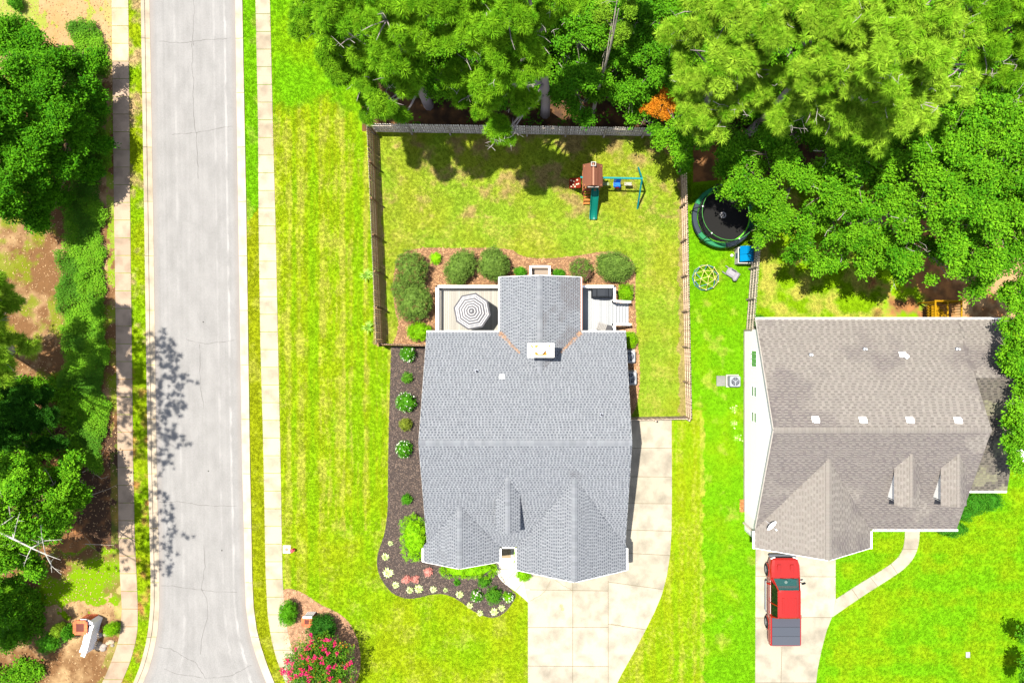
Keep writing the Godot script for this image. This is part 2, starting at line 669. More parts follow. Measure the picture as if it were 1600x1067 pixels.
func make_road() -> void:
	# asphalt: pale, with lengthwise wear in the wheel tracks
	var tw := 256
	var th := 1024
	var nf := noise(21, 0.7, 1).get_image(tw, th).get_data()
	var nb := noise(22, 0.02, 4).get_image(tw, th).get_data()
	var n1 := noise(23, 0.06, 4)
	var sc := PackedFloat32Array()
	for i in tw:
		sc.append(n1.get_noise_1d(i * 1.0))
	var data := PackedByteArray()
	data.resize(tw * th * 3)
	for j in th:
		for i in tw:
			var k := j * tw + i
			var u := (i + 0.5) / tw
			var t := TONE * (0.205 + sc[i] * 0.016 + (nb[k] / 255.0 - 0.5) * 0.045 + (nf[k] / 255.0 - 0.5) * 0.075)
			for w in [0.28, 0.74, 0.87]:
				var off: float = absf(u - w - (nb[k] / 255.0 - 0.5) * 0.02)
				if off < 0.012:
					t += (0.04 if w > 0.8 else 0.018) * clampf(nb[k] / 255.0 * 2.2 - 0.5, 0, 1)
			var edge := clampf((0.07 - minf(u, 1.0 - u)) / 0.07 + (nf[k] / 255.0 - 0.5) * 0.6, 0, 1)   # grit and clay washed to the gutter
			var col := Vector3(t, t * 0.985, t * 0.99).lerp(Vector3(0.16, 0.135, 0.12), edge * 0.55)
			data[k * 3] = int(255.0 * pow(col.x, 0.4545))
			data[k * 3 + 1] = int(255.0 * pow(col.y, 0.4545))
			data[k * 3 + 2] = int(255.0 * pow(col.z, 0.4545))
	var m := StandardMaterial3D.new()
	m.albedo_texture = ImageTexture.create_from_image(Image.create_from_data(tw, th, false, Image.FORMAT_RGB8, data))
	m.roughness = 0.95
	m.metallic_specular = 0.1
	var b := MB.new()
	var py := -120.0
	while py < 1180:
		var q := py + 20.0
		var a := P(along(KERB_L1, py) - 1, py, 0.008)
		var c := P(along(KERB_R0, py) + 1, py, 0.008)
		var d := P(along(KERB_R0, q) + 1, q, 0.008)
		var e := P(along(KERB_L1, q) - 1, q, 0.008)
		b.quad(a, c, d, e, Vector3.UP)
		var base := b.uv.size() - 6
		for i in 6:
			var w := b.v[base + i]
			var yy := CY + w.z * F / (H - 0.008)
			var xx := CX + w.x * F / (H - 0.008)
			b.uv[base + i] = Vector2((xx - along(KERB_L1, yy)) / (along(KERB_R0, yy) - along(KERB_L1, yy)) * 0.998 + 0.001, yy / 1067.0)
		py = q
	var road := setting("road", b.mesh(m), "pale grey asphalt street with fine cracks", "road")
	# cracks, filled with dark grit
	var lines := [
		[[302, -5], [302, 30], [300, 55], [302, 70], [297, 64], [301, 85], [299, 105], [302, 125], [301, 150], [302, 180], [306, 210], [308, 250], [310, 290]],
		[[249, 64], [270, 66], [290, 67], [303, 64], [320, 62], [345, 61], [357, 60]],
		[[268, 210], [285, 209], [305, 207], [330, 203], [350, 199], [368, 197]],
		[[290, 530], [305, 535], [320, 537], [345, 534], [373, 531]],
		[[318, 640], [312, 600], [312, 560], [311, 530]],
		[[247, 784], [285, 784], [300, 787], [320, 790], [345, 791], [376, 791]],
		[[251, 915], [275, 916], [295, 919], [312, 922], [335, 924], [382, 925]],
		[[318, 850], [320, 880], [317, 905], [314, 920], [322, 935], [324, 965], [314, 1000], [313, 1030]],
		[[246, 1011], [265, 1014], [277, 1020], [290, 1028], [305, 1035], [313, 1048], [320, 1060], [340, 1059], [365, 1054], [385, 1043], [396, 1038]],
		[[256, 1045], [275, 1053], [300, 1057], [320, 1060]],
	]
	for l in lines:
		var cb := MB.new(Vector3.ZERO, Color(0.15, 0.145, 0.145))
		var pts := []
		for i in l.size() - 1:
			for s in 4:
				var t := s / 4.0
				pts.append(P(lerpf(l[i][0], l[i + 1][0], t) + rng.randf_range(-0.9, 0.9), lerpf(l[i][1], l[i + 1][1], t) + rng.randf_range(-0.9, 0.9), 0.012))
		for i in pts.size() - 1:
			var dir: Vector3 = (pts[i + 1] - pts[i]).normalized()
			var w: Vector3 = Vector3(-dir.z, 0, dir.x) * rng.randf_range(0.006, 0.014)
			cb.quad(pts[i] - w, pts[i] + w, pts[i + 1] + w, pts[i + 1] - w, Vector3.UP)
		part(road, "crack", cb.mesh(M.road))
	var cover := MB.new(Vector3.ZERO, Color(0.06, 0.055, 0.055))
	for q in [[317, 503], [325, 736], [346, 860]]:
		var at := P(q[0], q[1], 0.012)
		cover.lathe(Transform3D(Basis(), at), [Vector2(0.05, 0), Vector2(0.0, 0.006)], 8)
	part(road, "oil_spot", cover.mesh(M.matte))
	# kerbs: gutter pan and upstand, cast in lengths
	for side in 2:
		var l0: Array = KERB_L0 if side == 0 else KERB_R0
		var l1: Array = KERB_L1 if side == 0 else KERB_R1
		var k := thing("kerb", "concrete kerb and gutter on the %s side of the street" % ["wooded" if side == 0 else "lawn"], "kerb", Vector3.ZERO)
		k.set_meta("kind", "structure")
		var y := -110.0
		while y < 1150:
			var q := y + 85.0
			var tone := rng.randf_range(0.86, 1.0)
			var base := Color(0.36, 0.305, 0.235) if side == 0 else Color(0.44, 0.385, 0.30)
			var mb := MB.new(Vector3.ZERO, base * tone)
			# upstand takes the outer 45 %, gutter the rest
			var yy := y + 0.35
			while yy < q - 0.4:
				var y2 := minf(yy + 12.0, q - 0.35)
				for part_i in 2:
					var s0 := 0.0 if part_i == 0 else 0.42
					var s1 := 0.42 if part_i == 0 else 1.0
					if side == 1:
						var t0 := 1.0 - s1
						s1 = 1.0 - s0
						s0 = t0
					var top := 0.07 if part_i == 0 else 0.022
					var a := P(lerpf(along(l0, yy), along(l1, yy), s0), yy)
					var c := P(lerpf(along(l0, yy), along(l1, yy), s1), yy)
					var d := P(lerpf(along(l0, y2), along(l1, y2), s1), y2)
					var e := P(lerpf(along(l0, y2), along(l1, y2), s0), y2)
					mb.prism(PackedVector2Array([Vector2(a.x, a.z), Vector2(c.x, c.z), Vector2(d.x, d.z), Vector2(e.x, e.z)]), -0.05, top)
				yy = y2
			part(k, "kerb_stone", mb.mesh(M.concrete))
			y = q


# cuts an outline into panels along the given lines; each panel is a piece of the parent
func panels(parent: Node3D, called: String, outline: PackedVector2Array, cuts: Array, y0: float, y1: float, tone: Color, mat: Material, gap := 0.015) -> void:
	var polys := [outline]
	for c in cuts:
		var a: Vector2 = c[0]
		var b: Vector2 = c[1]
		var d := (b - a).normalized()
		var w := Vector2(-d.y, d.x) * gap
		var far: Vector2 = d * c[2] if c.size() > 2 else Vector2.ZERO
		a -= far
		b += far
		var strip := PackedVector2Array([a - w, b - w, b + w, a + w])
		var next := []
		for p in polys:
			for r in Geometry2D.clip_polygons(p, strip):
				if not Geometry2D.is_polygon_clockwise(r) or true:
					next.append(r)
		polys = next
	var sand := MB.new(Vector3.ZERO, Color(0.16, 0.13, 0.085))
	sand.prism(outline, 0.0, 0.012)
	part(parent, "joint_sand", sand.mesh(M.matte))
	hard.append(outline)
	for p in polys:
		var area := 0.0
		for i in p.size():
			var q: Vector2 = p[i]
			var r: Vector2 = p[(i + 1) % p.size()]
			area += q.cross(r)
		if absf(area) < 0.04:
			continue
		var mb := MB.new(Vector3.ZERO, tone * rng.randf_range(0.88, 1.04))
		mb.prism(p, y0, y1)
		part(parent, called, mb.mesh(mat))


func flat(pts: Array, y := 0.0) -> PackedVector2Array:
	var r := PackedVector2Array()
	for p in pts:
		var w := P(p[0], p[1], y)
		r.append(Vector2(w.x, w.z))
	return r


func pv(px: float, py: float) -> Vector2:
	var w := P(px, py)
	return Vector2(w.x, w.z)


# rounds the corners of an outline given in photograph pixels
func smooth_outline(pts: Array, rounds := 2) -> Array:
	for r in rounds:
		var out := []
		for i in pts.size():
			var a: Array = pts[i]
			var b: Array = pts[(i + 1) % pts.size()]
			if a.size() > 2:
				out.append(a)
			else:
				out.append([a[0] * 0.75 + b[0] * 0.25, a[1] * 0.75 + b[1] * 0.25])
			if b.size() <= 2:
				out.append([a[0] * 0.25 + b[0] * 0.75, a[1] * 0.25 + b[1] * 0.75])
		pts = out
	return pts


func make_paths() -> void:
	for side in 2:
		var l0: Array = WALK_L0 if side == 0 else WALK_R0
		var l1: Array = WALK_L1 if side == 0 else WALK_R1
		var walk := thing("pavement", ["concrete pavement of square slabs beside the wooded strip", "clean concrete pavement of square slabs along the lawn"][side], "pavement", Vector3.ZERO)
		walk.set_meta("kind", "structure")
		var y := -70.0 + side * 9
		while y < 1130:
			var q := y + 27.6
			var t := rng.randf_range(0.86, 1.05)
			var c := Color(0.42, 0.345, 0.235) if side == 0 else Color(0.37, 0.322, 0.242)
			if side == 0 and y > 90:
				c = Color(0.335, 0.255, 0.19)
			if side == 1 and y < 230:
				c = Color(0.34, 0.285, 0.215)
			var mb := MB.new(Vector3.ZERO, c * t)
			var g := 0.4
			var m := y + 13.8
			for seg in [[y + g, m], [m, q - g]]:
				var a := P(along(l0, seg[0]), seg[0])
				var b := P(along(l1, seg[0]), seg[0])
				var d := P(along(l1, seg[1]), seg[1])
				var e := P(along(l0, seg[1]), seg[1])
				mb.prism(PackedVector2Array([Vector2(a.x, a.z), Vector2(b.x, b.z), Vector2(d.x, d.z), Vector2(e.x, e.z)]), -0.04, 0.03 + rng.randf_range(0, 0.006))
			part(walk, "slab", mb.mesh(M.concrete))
			y = q
	# driveway of the near house
	var d1 := thing("driveway", "wide pale concrete driveway curving up beside the grey roofed house", "driveway", Vector3.ZERO)
	d1.set_meta("kind", "structure")
	var outline := flat([[825, 1150], [825, 940], [818, 910], [830, 880], [960, 870], [960, 655], [1049.5, 655], [1050, 770], [1049.5, 830], [1047, 868], [1042, 900], [1034, 930], [1022, 958], [1006, 990], [988, 1024], [972, 1052], [958, 1080], [920, 1150]])
	panels(d1, "panel", outline, [
		[pv(950.5, 907), pv(950.5, 1160)], [pv(895, 840), pv(895, 1160)], [pv(900, 744), pv(1060, 745)], [pv(940, 786), pv(1060, 787)], [pv(930, 826), pv(1060, 830)],
		[pv(820, 921), pv(950.5, 923)], [pv(950.5, 909), pv(1060, 924)], [pv(800, 980), pv(951, 980)], [pv(800, 1040), pv(951, 1041)], [pv(951, 975), pv(1020, 985)], [pv(940, 862), pv(1060, 868)], [pv(940, 700), pv(1060, 700)]], -0.06, 0.035, Color(0.335, 0.303, 0.245), M.concrete)
	# irregular cracks
	var cr := MB.new(Vector3.ZERO, Color(0.2, 0.17, 0.11))
	for l in [[[828, 939], [845, 930], [853, 922], [860, 908]], [[868, 906], [880, 915], [890, 920], [895, 924]], [[951, 975], [966, 976], [976, 980]]]:
		for i in l.size() - 1:
			for s in 5:
				var a := P(lerpf(l[i][0], l[i + 1][0], s / 5.0), lerpf(l[i][1], l[i + 1][1], s / 5.0) + sin(s * 2.0 + i) * 0.6, 0.039)
				var e := P(lerpf(l[i][0], l[i + 1][0], (s + 1) / 5.0), lerpf(l[i][1], l[i + 1][1], (s + 1) / 5.0) + sin((s + 1) * 2.0 + i) * 0.6, 0.039)
				var dir := (e - a).normalized()
				var w := Vector3(-dir.z, 0, dir.x) * 0.013
				cr.quad(a - w, a + w, e + w, e - w, Vector3.UP)
	part(d1, "crack", cr.mesh(M.matte))
	for q in [[877, 947], [879, 952]]:
		var ring := MB.new(Vector3.ZERO, Color(0.36, 0.29, 0.17))
		ring.lathe(Transform3D(Basis(), P(q[0], q[1], 0.039)), [Vector2(0.12, 0), Vector2(0.11, 0.004), Vector2(0, 0.004)], 14)
		part(d1, "access_lid", ring.mesh(M.concrete))
	# front path
	var w1 := thing("front_path", "curved pale concrete path from the front door to the driveway", "path", Vector3.ZERO)
	w1.set_meta("kind", "structure")
	var fp := smooth_outline([[780, 856, 1], [806, 856, 1], [806, 884], [812, 896], [830, 903, 1], [825, 941, 1], [806, 924], [786, 911], [776, 897], [775, 882], [780, 874]], 2)
	panels(w1, "panel", flat(fp), [[pv(770, 890), pv(812, 888)], [pv(782, 915), pv(808, 890)], [pv(800, 930), pv(826, 899)]], -0.05, 0.03, Color(0.5, 0.47, 0.40), M.concrete)
	# driveway and path of the second house
	var d2 := thing("driveway", "pale concrete driveway under the red pickup", "driveway", Vector3.ZERO)
	d2.set_meta("kind", "structure")
	panels(d2, "panel", flat([[1181, 840], [1306, 840], [1306, 936], [1302, 960], [1292, 985], [1284, 1015], [1278, 1045], [1274, 1080], [1270, 1160], [1180, 1160]]), [[pv(1170, 965), pv(1310, 964)], [pv(1222, 1010), pv(1218, 1160)], [pv(1170, 1066), pv(1310, 1066)], [pv(1170, 900), pv(1310, 901)]], -0.06, 0.035, Color(0.34, 0.31, 0.252), M.concrete)
	var w2 := thing("front_path", "curved concrete path leading to the second house from its driveway", "path", Vector3.ZERO)
	w2.set_meta("kind", "structure")
	var fp2 := smooth_outline([[1415, 820, 1], [1438, 820, 1], [1437, 848], [1430, 870], [1415, 888], [1390, 905], [1350, 930], [1301, 964, 1], [1306.5, 936, 1], [1340, 914], [1375, 893], [1400, 876], [1411, 860], [1414, 845]], 2)
	panels(w2, "panel", flat(fp2), [[pv(1358, 899), pv(1375, 920)], [pv(1330, 918), pv(1345, 940)], [pv(1392, 880), pv(1405, 900)], [pv(1400, 858), pv(1442, 858)]], -0.05, 0.03, Color(0.335, 0.303, 0.245), M.concrete)


func bed(label: String, pts: Array, tone: Color, tone2: Color, chips: int, size: float, mat: Material) -> Node3D:
	var poly := flat(pts)
	var mb := MB.new(Vector3.ZERO, tone)
	hard.append(poly)
	mb.prism(poly, -0.02, 0.02)
	var s := setting("planting_bed", mb.mesh(mat), label, "planting bed")
	# loose mulch
	var lo := poly[0]
	var hi := poly[0]
	for p in poly:
		lo = lo.min(p)
		hi = hi.max(p)
	var chip := MB.new()
	chip.box(Transform3D(), Vector3(1, 0.3, 0.28))
	var places := []
	var tones := []
	while places.size() < chips:
		var p := Vector2(rng.randf_range(lo.x, hi.x), rng.randf_range(lo.y, hi.y))
		if not Geometry2D.is_point_in_polygon(p, poly):
			continue
		var k := size * rng.randf_range(0.6, 1.6)
		places.append(Transform3D(Basis.from_euler(Vector3(rng.randf_range(-0.4, 0.4), rng.randf() * TAU, rng.randf_range(-0.4, 0.4))).scaled(Vector3(k, k, k)), Vector3(p.x, 0.025, p.y)))
		tones.append(tone.lerp(tone2, rng.randf()) * rng.randf_range(0.6, 1.3))
	copies(s, "mulch", chip.mesh(M.matte), places, tones, "stuff")
	return s


func make_beds() -> void:
	var dark := Color(0.075, 0.062, 0.058)
	bed("dark brown mulch bed curving round the street corner of the grey roofed house", smooth_outline([[611, 541, 1], [690, 541, 1], [690, 870, 1], [780, 872, 1], [781, 890], [790, 912], [806, 928], [806, 934], [792, 955], [775, 966], [755, 963], [735, 952], [715, 936], [695, 928], [676, 928], [655, 934], [635, 936], [613, 928], [596, 908], [588, 885], [590, 862], [600, 838], [606, 800], [606, 740], [607, 680], [609, 600]], 2), dark, Color(0.17, 0.125, 0.10), 14000, 0.075, M.mulch)
	var strawc := Color(0.27, 0.15, 0.085)
	bed("rusty pine straw bed behind the house round the clipped shrubs", smooth_outline([[612, 540, 1], [625, 510], [615, 480], [614, 430], [622, 398], [655, 386], [700, 388], [740, 387], [800, 388], [815, 402], [860, 404], [900, 400], [950, 391], [985, 400], [994, 425], [992, 460], [995, 520, 1], [700, 520, 1], [690, 540, 1]], 2), strawc, Color(0.42, 0.25, 0.13), 12000, 0.11, M.mulch)
	bed("pine straw strip under the air conditioners beside the house", smooth_outline([[960, 510, 1], [988, 505, 1], [996, 530], [1000, 570], [999, 610], [994, 640], [980, 654, 1], [960, 654, 1]], 2), strawc, Color(0.42, 0.25, 0.13), 3500, 0.11, M.mulch)
	bed("bare tan soil bed round the crape myrtle at the street corner", smooth_outline([[436, 925], [447, 919], [462, 921], [480, 930], [500, 945], [525, 955], [545, 970], [560, 1000], [565, 1040], [555, 1075], [480, 1080], [450, 1040], [436, 970]], 2), Color(0.40, 0.235, 0.14), Color(0.5, 0.3, 0.18), 3000, 0.07, M.soil)
	bed("narrow strip of soil at the foot of the second house wall", [[1156, 780], [1166, 780], [1166, 800], [1156, 800]], Color(0.42, 0.17, 0.06), Color(0.5, 0.25, 0.1), 120, 0.06, M.soil)


# lays shingles on a plane. pts: outline in 3D; u: level direction; w: up the slope; tones: [dark, light]
func shingles(mb: MB, pts: Array, u: Vector3, w: Vector3, wide: float, high: float, dark: Color, light: Color, stain: FastNoiseLite, stain_col: Color, stain_cut: float) -> void:
	var nrm := u.cross(w).normalized()
	if nrm.y < 0:
		nrm = -nrm
	var o: Vector3 = pts[0]
	var poly := PackedVector2Array()
	for p in pts:
		poly.append(Vector2((p - o).dot(u), (p - o).dot(w)))
	var lo := poly[0]
	var hi := poly[0]
	for p in poly:
		lo = lo.min(p)
		hi = hi.max(p)
	var row := 0
	var y := lo.y
	while y < hi.y:
		var x := lo.x - rng.randf() * wide
		var raised := row % 2 == 0
		while x < hi.x:
			var ww := wide * (0.55 if raised else 0.45) * rng.randf_range(0.85, 1.18)
			var rect := PackedVector2Array([Vector2(x, y), Vector2(x + ww, y), Vector2(x + ww, y + high), Vector2(x, y + high)])
			var inside := 0
			for p in rect:
				if Geometry2D.is_point_in_polygon(p, poly):
					inside += 1
			var cuts := [rect]
			if inside == 0 and not Geometry2D.is_point_in_polygon(Vector2(x + ww / 2, y + high / 2), poly):
				cuts = []
			elif inside < 4:
				cuts = Geometry2D.intersect_polygons(rect, poly)
			var t := (0.0 if raised else 1.0) * 0.7 + rng.randf() * 0.3
			var col := dark.lerp(light, clampf(t, 0, 1)) * rng.randf_range(0.93, 1.06)
			if stain:
				var p3 := o + u * (x + ww / 2) + w * y
				var sv := stain.get_noise_3d(p3.x, 0.0, p3.z)
				if sv > stain_cut:
					col = col.lerp(stain_col, clampf((sv - stain_cut) * 5.0, 0, 0.8) * rng.randf_range(0.5, 1.0))
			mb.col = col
			var thick := 0.017 if raised else 0.009
			for c in cuts:
				var q := []
				for p in c:
					var k: float = 1.0 - clampf((p.y - y) / high, 0, 1)
					q.append(o + u * p.x + w * p.y + nrm * (0.003 + thick * k))
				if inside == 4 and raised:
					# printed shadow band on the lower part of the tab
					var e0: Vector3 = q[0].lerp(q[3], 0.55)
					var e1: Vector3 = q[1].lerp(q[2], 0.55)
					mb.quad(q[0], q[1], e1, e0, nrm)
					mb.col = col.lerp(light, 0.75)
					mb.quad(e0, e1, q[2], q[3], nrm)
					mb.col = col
				else:
					for i in range(1, q.size() - 1):
						mb.tri_out(q[0], q[i], q[i + 1], nrm)
				if inside == 4:
					mb.quad(q[0], q[1], q[1] - nrm * thick, q[0] - nrm * thick, -w)
			raised = not raised
			x += ww
		y += high
		row += 1


# a run of ridge caps
func ridge_caps(mb: MB, a: Vector3, b: Vector3, slope: float, dark: Color, light: Color, half := 0.165) -> void:
	var d := (b - a)
	var n := int(d.length() / 0.2)
	var x := d.normalized()
	var side := Vector3(-x.z, 0, x.x)
	var drop := Vector3(0, -slope * half, 0)
	for i in n:
		mb.col = dark.lerp(light, 0.6 + 0.3 * rng.randf())
		var p := a + d * (float(i) / n) + Vector3(0, 0.05, 0)
		var q := a + d * (float(i + 1) / n) + Vector3(0, 0.035, 0)
		for s in [-1.0, 1.0]:
			var e: Vector3 = side * half * s + drop
			mb.quad(p, q, q + e, p + e, Vector3.UP + side * s * slope)
			mb.quad(p, p + e, p + e - Vector3(0, 0.02, 0), p - Vector3(0, 0.02, 0), -x)
			mb.quad(p + e, q + e, q + e - Vector3(0, 0.03, 0), p + e - Vector3(0, 0.03, 0), side * s)


# one roof plane: deck with thickness, and its shingles
func roof_plane(roof: Node3D, origin: Vector3, pts: Array, u: Vector3, w: Vector3, spec: Dictionary) -> void:
	var nrm := u.cross(w).normalized()
	if nrm.y < 0:
		nrm = -nrm
	var deck := MB.new(origin, spec.dark)
	deck.slab(pts, nrm * -0.12)
	part(roof, "roof_deck", deck.mesh(M.matte))
	var mb := MB.new(origin)
	shingles(mb, pts, u, w, spec.wide, spec.high, spec.dark, spec.light, spec.get("stain"), spec.get("stain_col", Color.BLACK), spec.get("cut", 9.0))
	var s := part(roof, "shingles", mb.mesh(M.shingle), "stuff")
	s.set_meta("label", spec.label)


func trim(parent: Node3D, origin: Vector3, called: String, a: Vector3, b: Vector3, w: float, h: float, col: Color) -> void:
	var mb := MB.new(origin, col)
	mb.beam(a, b, w, h)
	part(parent, called, mb.mesh(M.paint))


func wall_box(parent: Node3D, origin: Vector3, called: String, x0: float, x1: float, y1: float, z0: float, z1: float, col: Color) -> void:
	var mb := MB.new(origin, col)
	mb.bx(x0, x1, 0, y1, z0, z1)
	part(parent, called, mb.mesh(M.wall))


# gable-shaped wall in a plane of constant z (along x) or constant x (along z)
func gable(parent: Node3D, origin: Vector3, a: Vector3, b: Vector3, top: Vector3, base_y: float, t: Vector3, col: Color) -> void:
	var mb := MB.new(origin, col)
	mb.slab([Vector3(a.x, base_y, a.z), a, top, b, Vector3(b.x, base_y, b.z)], t)
	part(parent, "gable_wall", mb.mesh(M.wall))


func window_part(parent: Node3D, origin: Vector3, at: Vector3, right: Vector3, wide: float, high: float, sashes: int, glass: Material, frame := Color(0.8, 0.8, 0.8)) -> void:
	var out := right.cross(Vector3.UP).normalized() * -1.0
	var bs := Basis(right, Vector3.UP, out)
	var mb := MB.new(origin, frame)
	var f := 0.07
	mb.box(Transform3D(bs, at + Vector3.UP * (high / 2 - f / 2) + out * 0.02), Vector3(wide, f, 0.06))
	mb.box(Transform3D(bs, at - Vector3.UP * (high / 2 - f / 2) + out * 0.02), Vector3(wide, f, 0.06))
	for s in [-1.0, 1.0]:
		mb.box(Transform3D(bs, at + right * s * (wide / 2 - f / 2) + out * 0.02), Vector3(f, high - f * 2, 0.06))
	for i in range(1, sashes):
		mb.box(Transform3D(bs, at + Vector3.UP * (high * (float(i) / sashes - 0.5)) + out * 0.018), Vector3(wide - f * 2, f, 0.05))
	var fr := part(parent, "window", mb.mesh(M.paint))
	for i in sashes:
		var g := MB.new(origin)
		var ph := (high - f * 2) / sashes
		g.box(Transform3D(bs, at + Vector3.UP * (-high / 2 + f + ph * (i + 0.5)) + out * 0.006), Vector3(wide - f * 2, ph - 0.03, 0.012))
		part(fr, "pane", g.mesh(glass))


func vent_pipe(roof: Node3D, origin: Vector3, at: Vector3, r: float, high: float, col: Color, flash: Color) -> void:
	var mb := MB.new(origin, flash)
	mb.box(Transform3D(Basis(Vector3(1, 0, 0), -0.42 if at.z > 5.6 else 0.42) if false else Basis(Vector3.RIGHT, 0.0), at + Vector3(0, 0.02, 0)), Vector3(r * 4, 0.07, r * 4))
	mb.col = col
	mb.lathe(Transform3D(Basis(), at), [Vector2(r * 1.5, 0.05), Vector2(r, 0.12), Vector2(r, high), Vector2(r * 0.75, high), Vector2(r * 0.75, high - 0.08), Vector2(0, high - 0.08)], 12)
	part(roof, "vent_pipe", mb.mesh(M.paint))


func main_house() -> void:
	var x0 := -6.86
	var x1 := 5.45
	var zr := -0.43      # rear eave
	var zm := 5.97       # ridge
	var zf := 12.9       # front eave
	var ye := 3.2
	var yf := 2.98
	var ym := 6.1
	var at := Vector3(-0.7, 0, 6.0)
	var h := thing("house", "house with blue grey shingled roof, white chimney and two decks", "house", at)
	var white := Color(0.75, 0.75, 0.74)
	var cream := Color(0.62, 0.6, 0.55)
	# walls
	wall_box(h, at, "wall", x0 + 0.3, x1 - 0.3, ye - 0.1, zr + 0.35, zf - 1.2, cream)
	wall_box(h, at, "wall", -2.0, 2.35, 3.1, -3.55, 0.2, cream)
	wall_box(h, at, "wall", -6.8, -2.65, 2.9, 11.0, 13.5, cream)
	wall_box(h, at, "wall", -1.0, 5.25, 2.9, 10.8, 14.05, cream)
	for x in [x0 + 0.3, x1 - 0.3]:
		gable(h, at, Vector3(x, ye - 0.15, zr + 0.4), Vector3(x, yf - 0.15, zf - 0.4), Vector3(x, ym - 0.2, zm), 0.0, Vector3(0.1 if x < 0 else -0.1, 0, 0), cream)
	gable(h, at, Vector3(-6.8, 2.9, 13.5), Vector3(-2.65, 2.9, 13.5), Vector3(-4.72, 3.95, 13.5), 0.0, Vector3(0, 0, -0.1), cream)
	gable(h, at, Vector3(-1.0, 2.9, 14.05), Vector3(5.25, 2.9, 14.05), Vector3(2.13, 4.7, 14.05), 0.0, Vector3(0, 0, -0.1), cream)
	gable(h, at, Vector3(-2.0, 3.1, -3.55), Vector3(2.35, 3.1, -3.55), Vector3(0.16, 4.1, -3.55), 0.0, Vector3(0, 0, 0.1), cream)
	# garage door, front door, windows
	var gd := MB.new(at, white)
	for i in 4:
		gd.cbox(Transform3D(Basis(), Vector3(2.1, 0.3 + i * 0.55, 14.09)), Vector3(4.8, 0.53, 0.06), 0.02)
	part(h, "garage_door", gd.mesh(M.paint))
	var fd := MB.new(at, Color(0.2, 0.05, 0.03))
	fd.cbox(Transform3D(Basis(), Vector3(-1.9, 1.1, zf - 1.17)), Vector3(0.95, 2.1, 0.06), 0.02)
	var fdp := part(h, "front_door", fd.mesh(M.paint))
	var hb := MB.new(at, Color(0.5, 0.4, 0.2))
	hb.lathe(Transform3D(Basis(Vector3.RIGHT, PI / 2), Vector3(-1.55, 1.0, zf - 1.13)), [Vector2(0.02, 0), Vector2(0.035, 0.05), Vector2(0, 0.07)], 8)
	part(fdp, "handle", hb.mesh(M.metal))
	window_part(h, at, Vector3(-4.7, 1.5, 13.52), Vector3.RIGHT, 1.6, 1.5, 2, M.glass)
	for z in [1.5, 4.5, 8.5]:
		window_part(h, at, Vector3(x1 - 0.29, 1.6, z), Vector3(0, 0, -1), 0.9, 1.4, 2, M.glass)
		window_part(h, at, Vector3(x0 + 0.29, 1.6, z), Vector3(0, 0, 1), 0.9, 1.4, 2, M.glass)
	window_part(h, at, Vector3(-4.6, 2.0, zr + 0.34), Vector3.LEFT, 1.5, 1.6, 2, M.glass)
	window_part(h, at, Vector3(0.2, 1.9, -3.56), Vector3.LEFT, 2.2, 1.6, 2, M.glass)
	# roof
	var roof := Node3D.new()
	roof.name = "roof"
	h.add_child(roof)
	var dark := Color(0.095, 0.106, 0.13)
	var light := Color(0.27, 0.288, 0.322)
	var sp := {"dark": dark, "light": light, "wide": 0.20, "high": 0.155, "label": "blue grey shingles in light and dark dashes", "stain": noise(31, 0.25, 3), "stain_col": Color(0.10, 0.10, 0.115), "cut": 0.6}
	var sr := (ym - ye) / (zm - zr)
	var sf := (ym - yf) / (zf - zm)
	var w_rear := Vector3(0, sr, 1).normalized()
	var w_front := Vector3(0, sf, -1).normalized()
	roof_plane(roof, at, [Vector3(x0, ye, zr), Vector3(x1, ye, zr), Vector3(x1, ym, zm), Vector3(x0, ym, zm)], Vector3.RIGHT, w_rear, sp)
	roof_plane(roof, at, [Vector3(x0, yf, zf), Vector3(x1, yf, zf), Vector3(x1, ym, zm), Vector3(x0, ym, zm)], Vector3.RIGHT, w_front, sp)
	var front_h := func(z: float) -> float: return ym - (z - zm) * sf
	var front_z := func(y: float) -> float: return zm + (ym - y) / sf
	var rear_z := func(y: float) -> float: return zr + (y - ye) / sr
	var caps := MB.new(at)
	ridge_caps(caps, Vector3(x0, ym, zm), Vector3(x1, ym, zm), 0.45, dark, light)
	# gables over the street front: [left x, right x, ridge x, front z, eave y, ridge y]
	for g in [[-7.1, -2.36, -4.71, 13.83, 2.98, 4.3], [-1.29, 5.53, 2.2, 14.35, 2.98, 5.1]]:
		var ridge_z: float = front_z.call(g[5])
		var eave_z: float = front_z.call(g[4])
		for s in 2:
			var ex: float = g[s]
			var u := Vector3(0, 0, 1)
			var w: Vector3 = Vector3(g[2] - ex, g[5] - g[4], 0).normalized()
			roof_plane(roof, at, [Vector3(ex, g[4], g[3]), Vector3(g[2], g[5], g[3]), Vector3(g[2], g[5], ridge_z - 0.1), Vector3(ex, g[4], eave_z - 0.05)], u, w, sp)
			trim(h, at, "fascia", Vector3(ex, g[4] - 0.11, g[3] + 0.012), Vector3(g[2], g[5] - 0.11, g[3] + 0.012), 0.03, 0.2, white)
			trim(h, at, "gutter", Vector3(ex + (-0.05 if s == 0 else 0.05), g[4] - 0.07, eave_z + 0.1), Vector3(ex + (-0.05 if s == 0 else 0.05), g[4] - 0.07, g[3]), 0.1, 0.11, white)
		ridge_caps(caps, Vector3(g[2], g[5], ridge_z - 0.05), Vector3(g[2], g[5], g[3]), (g[5] - g[4]) / (g[2] - g[0]), dark, light)
	# the small dormer between them
	var dg := [-2.5, -1.04, -1.77, 11.5, 4.62, 5.12]
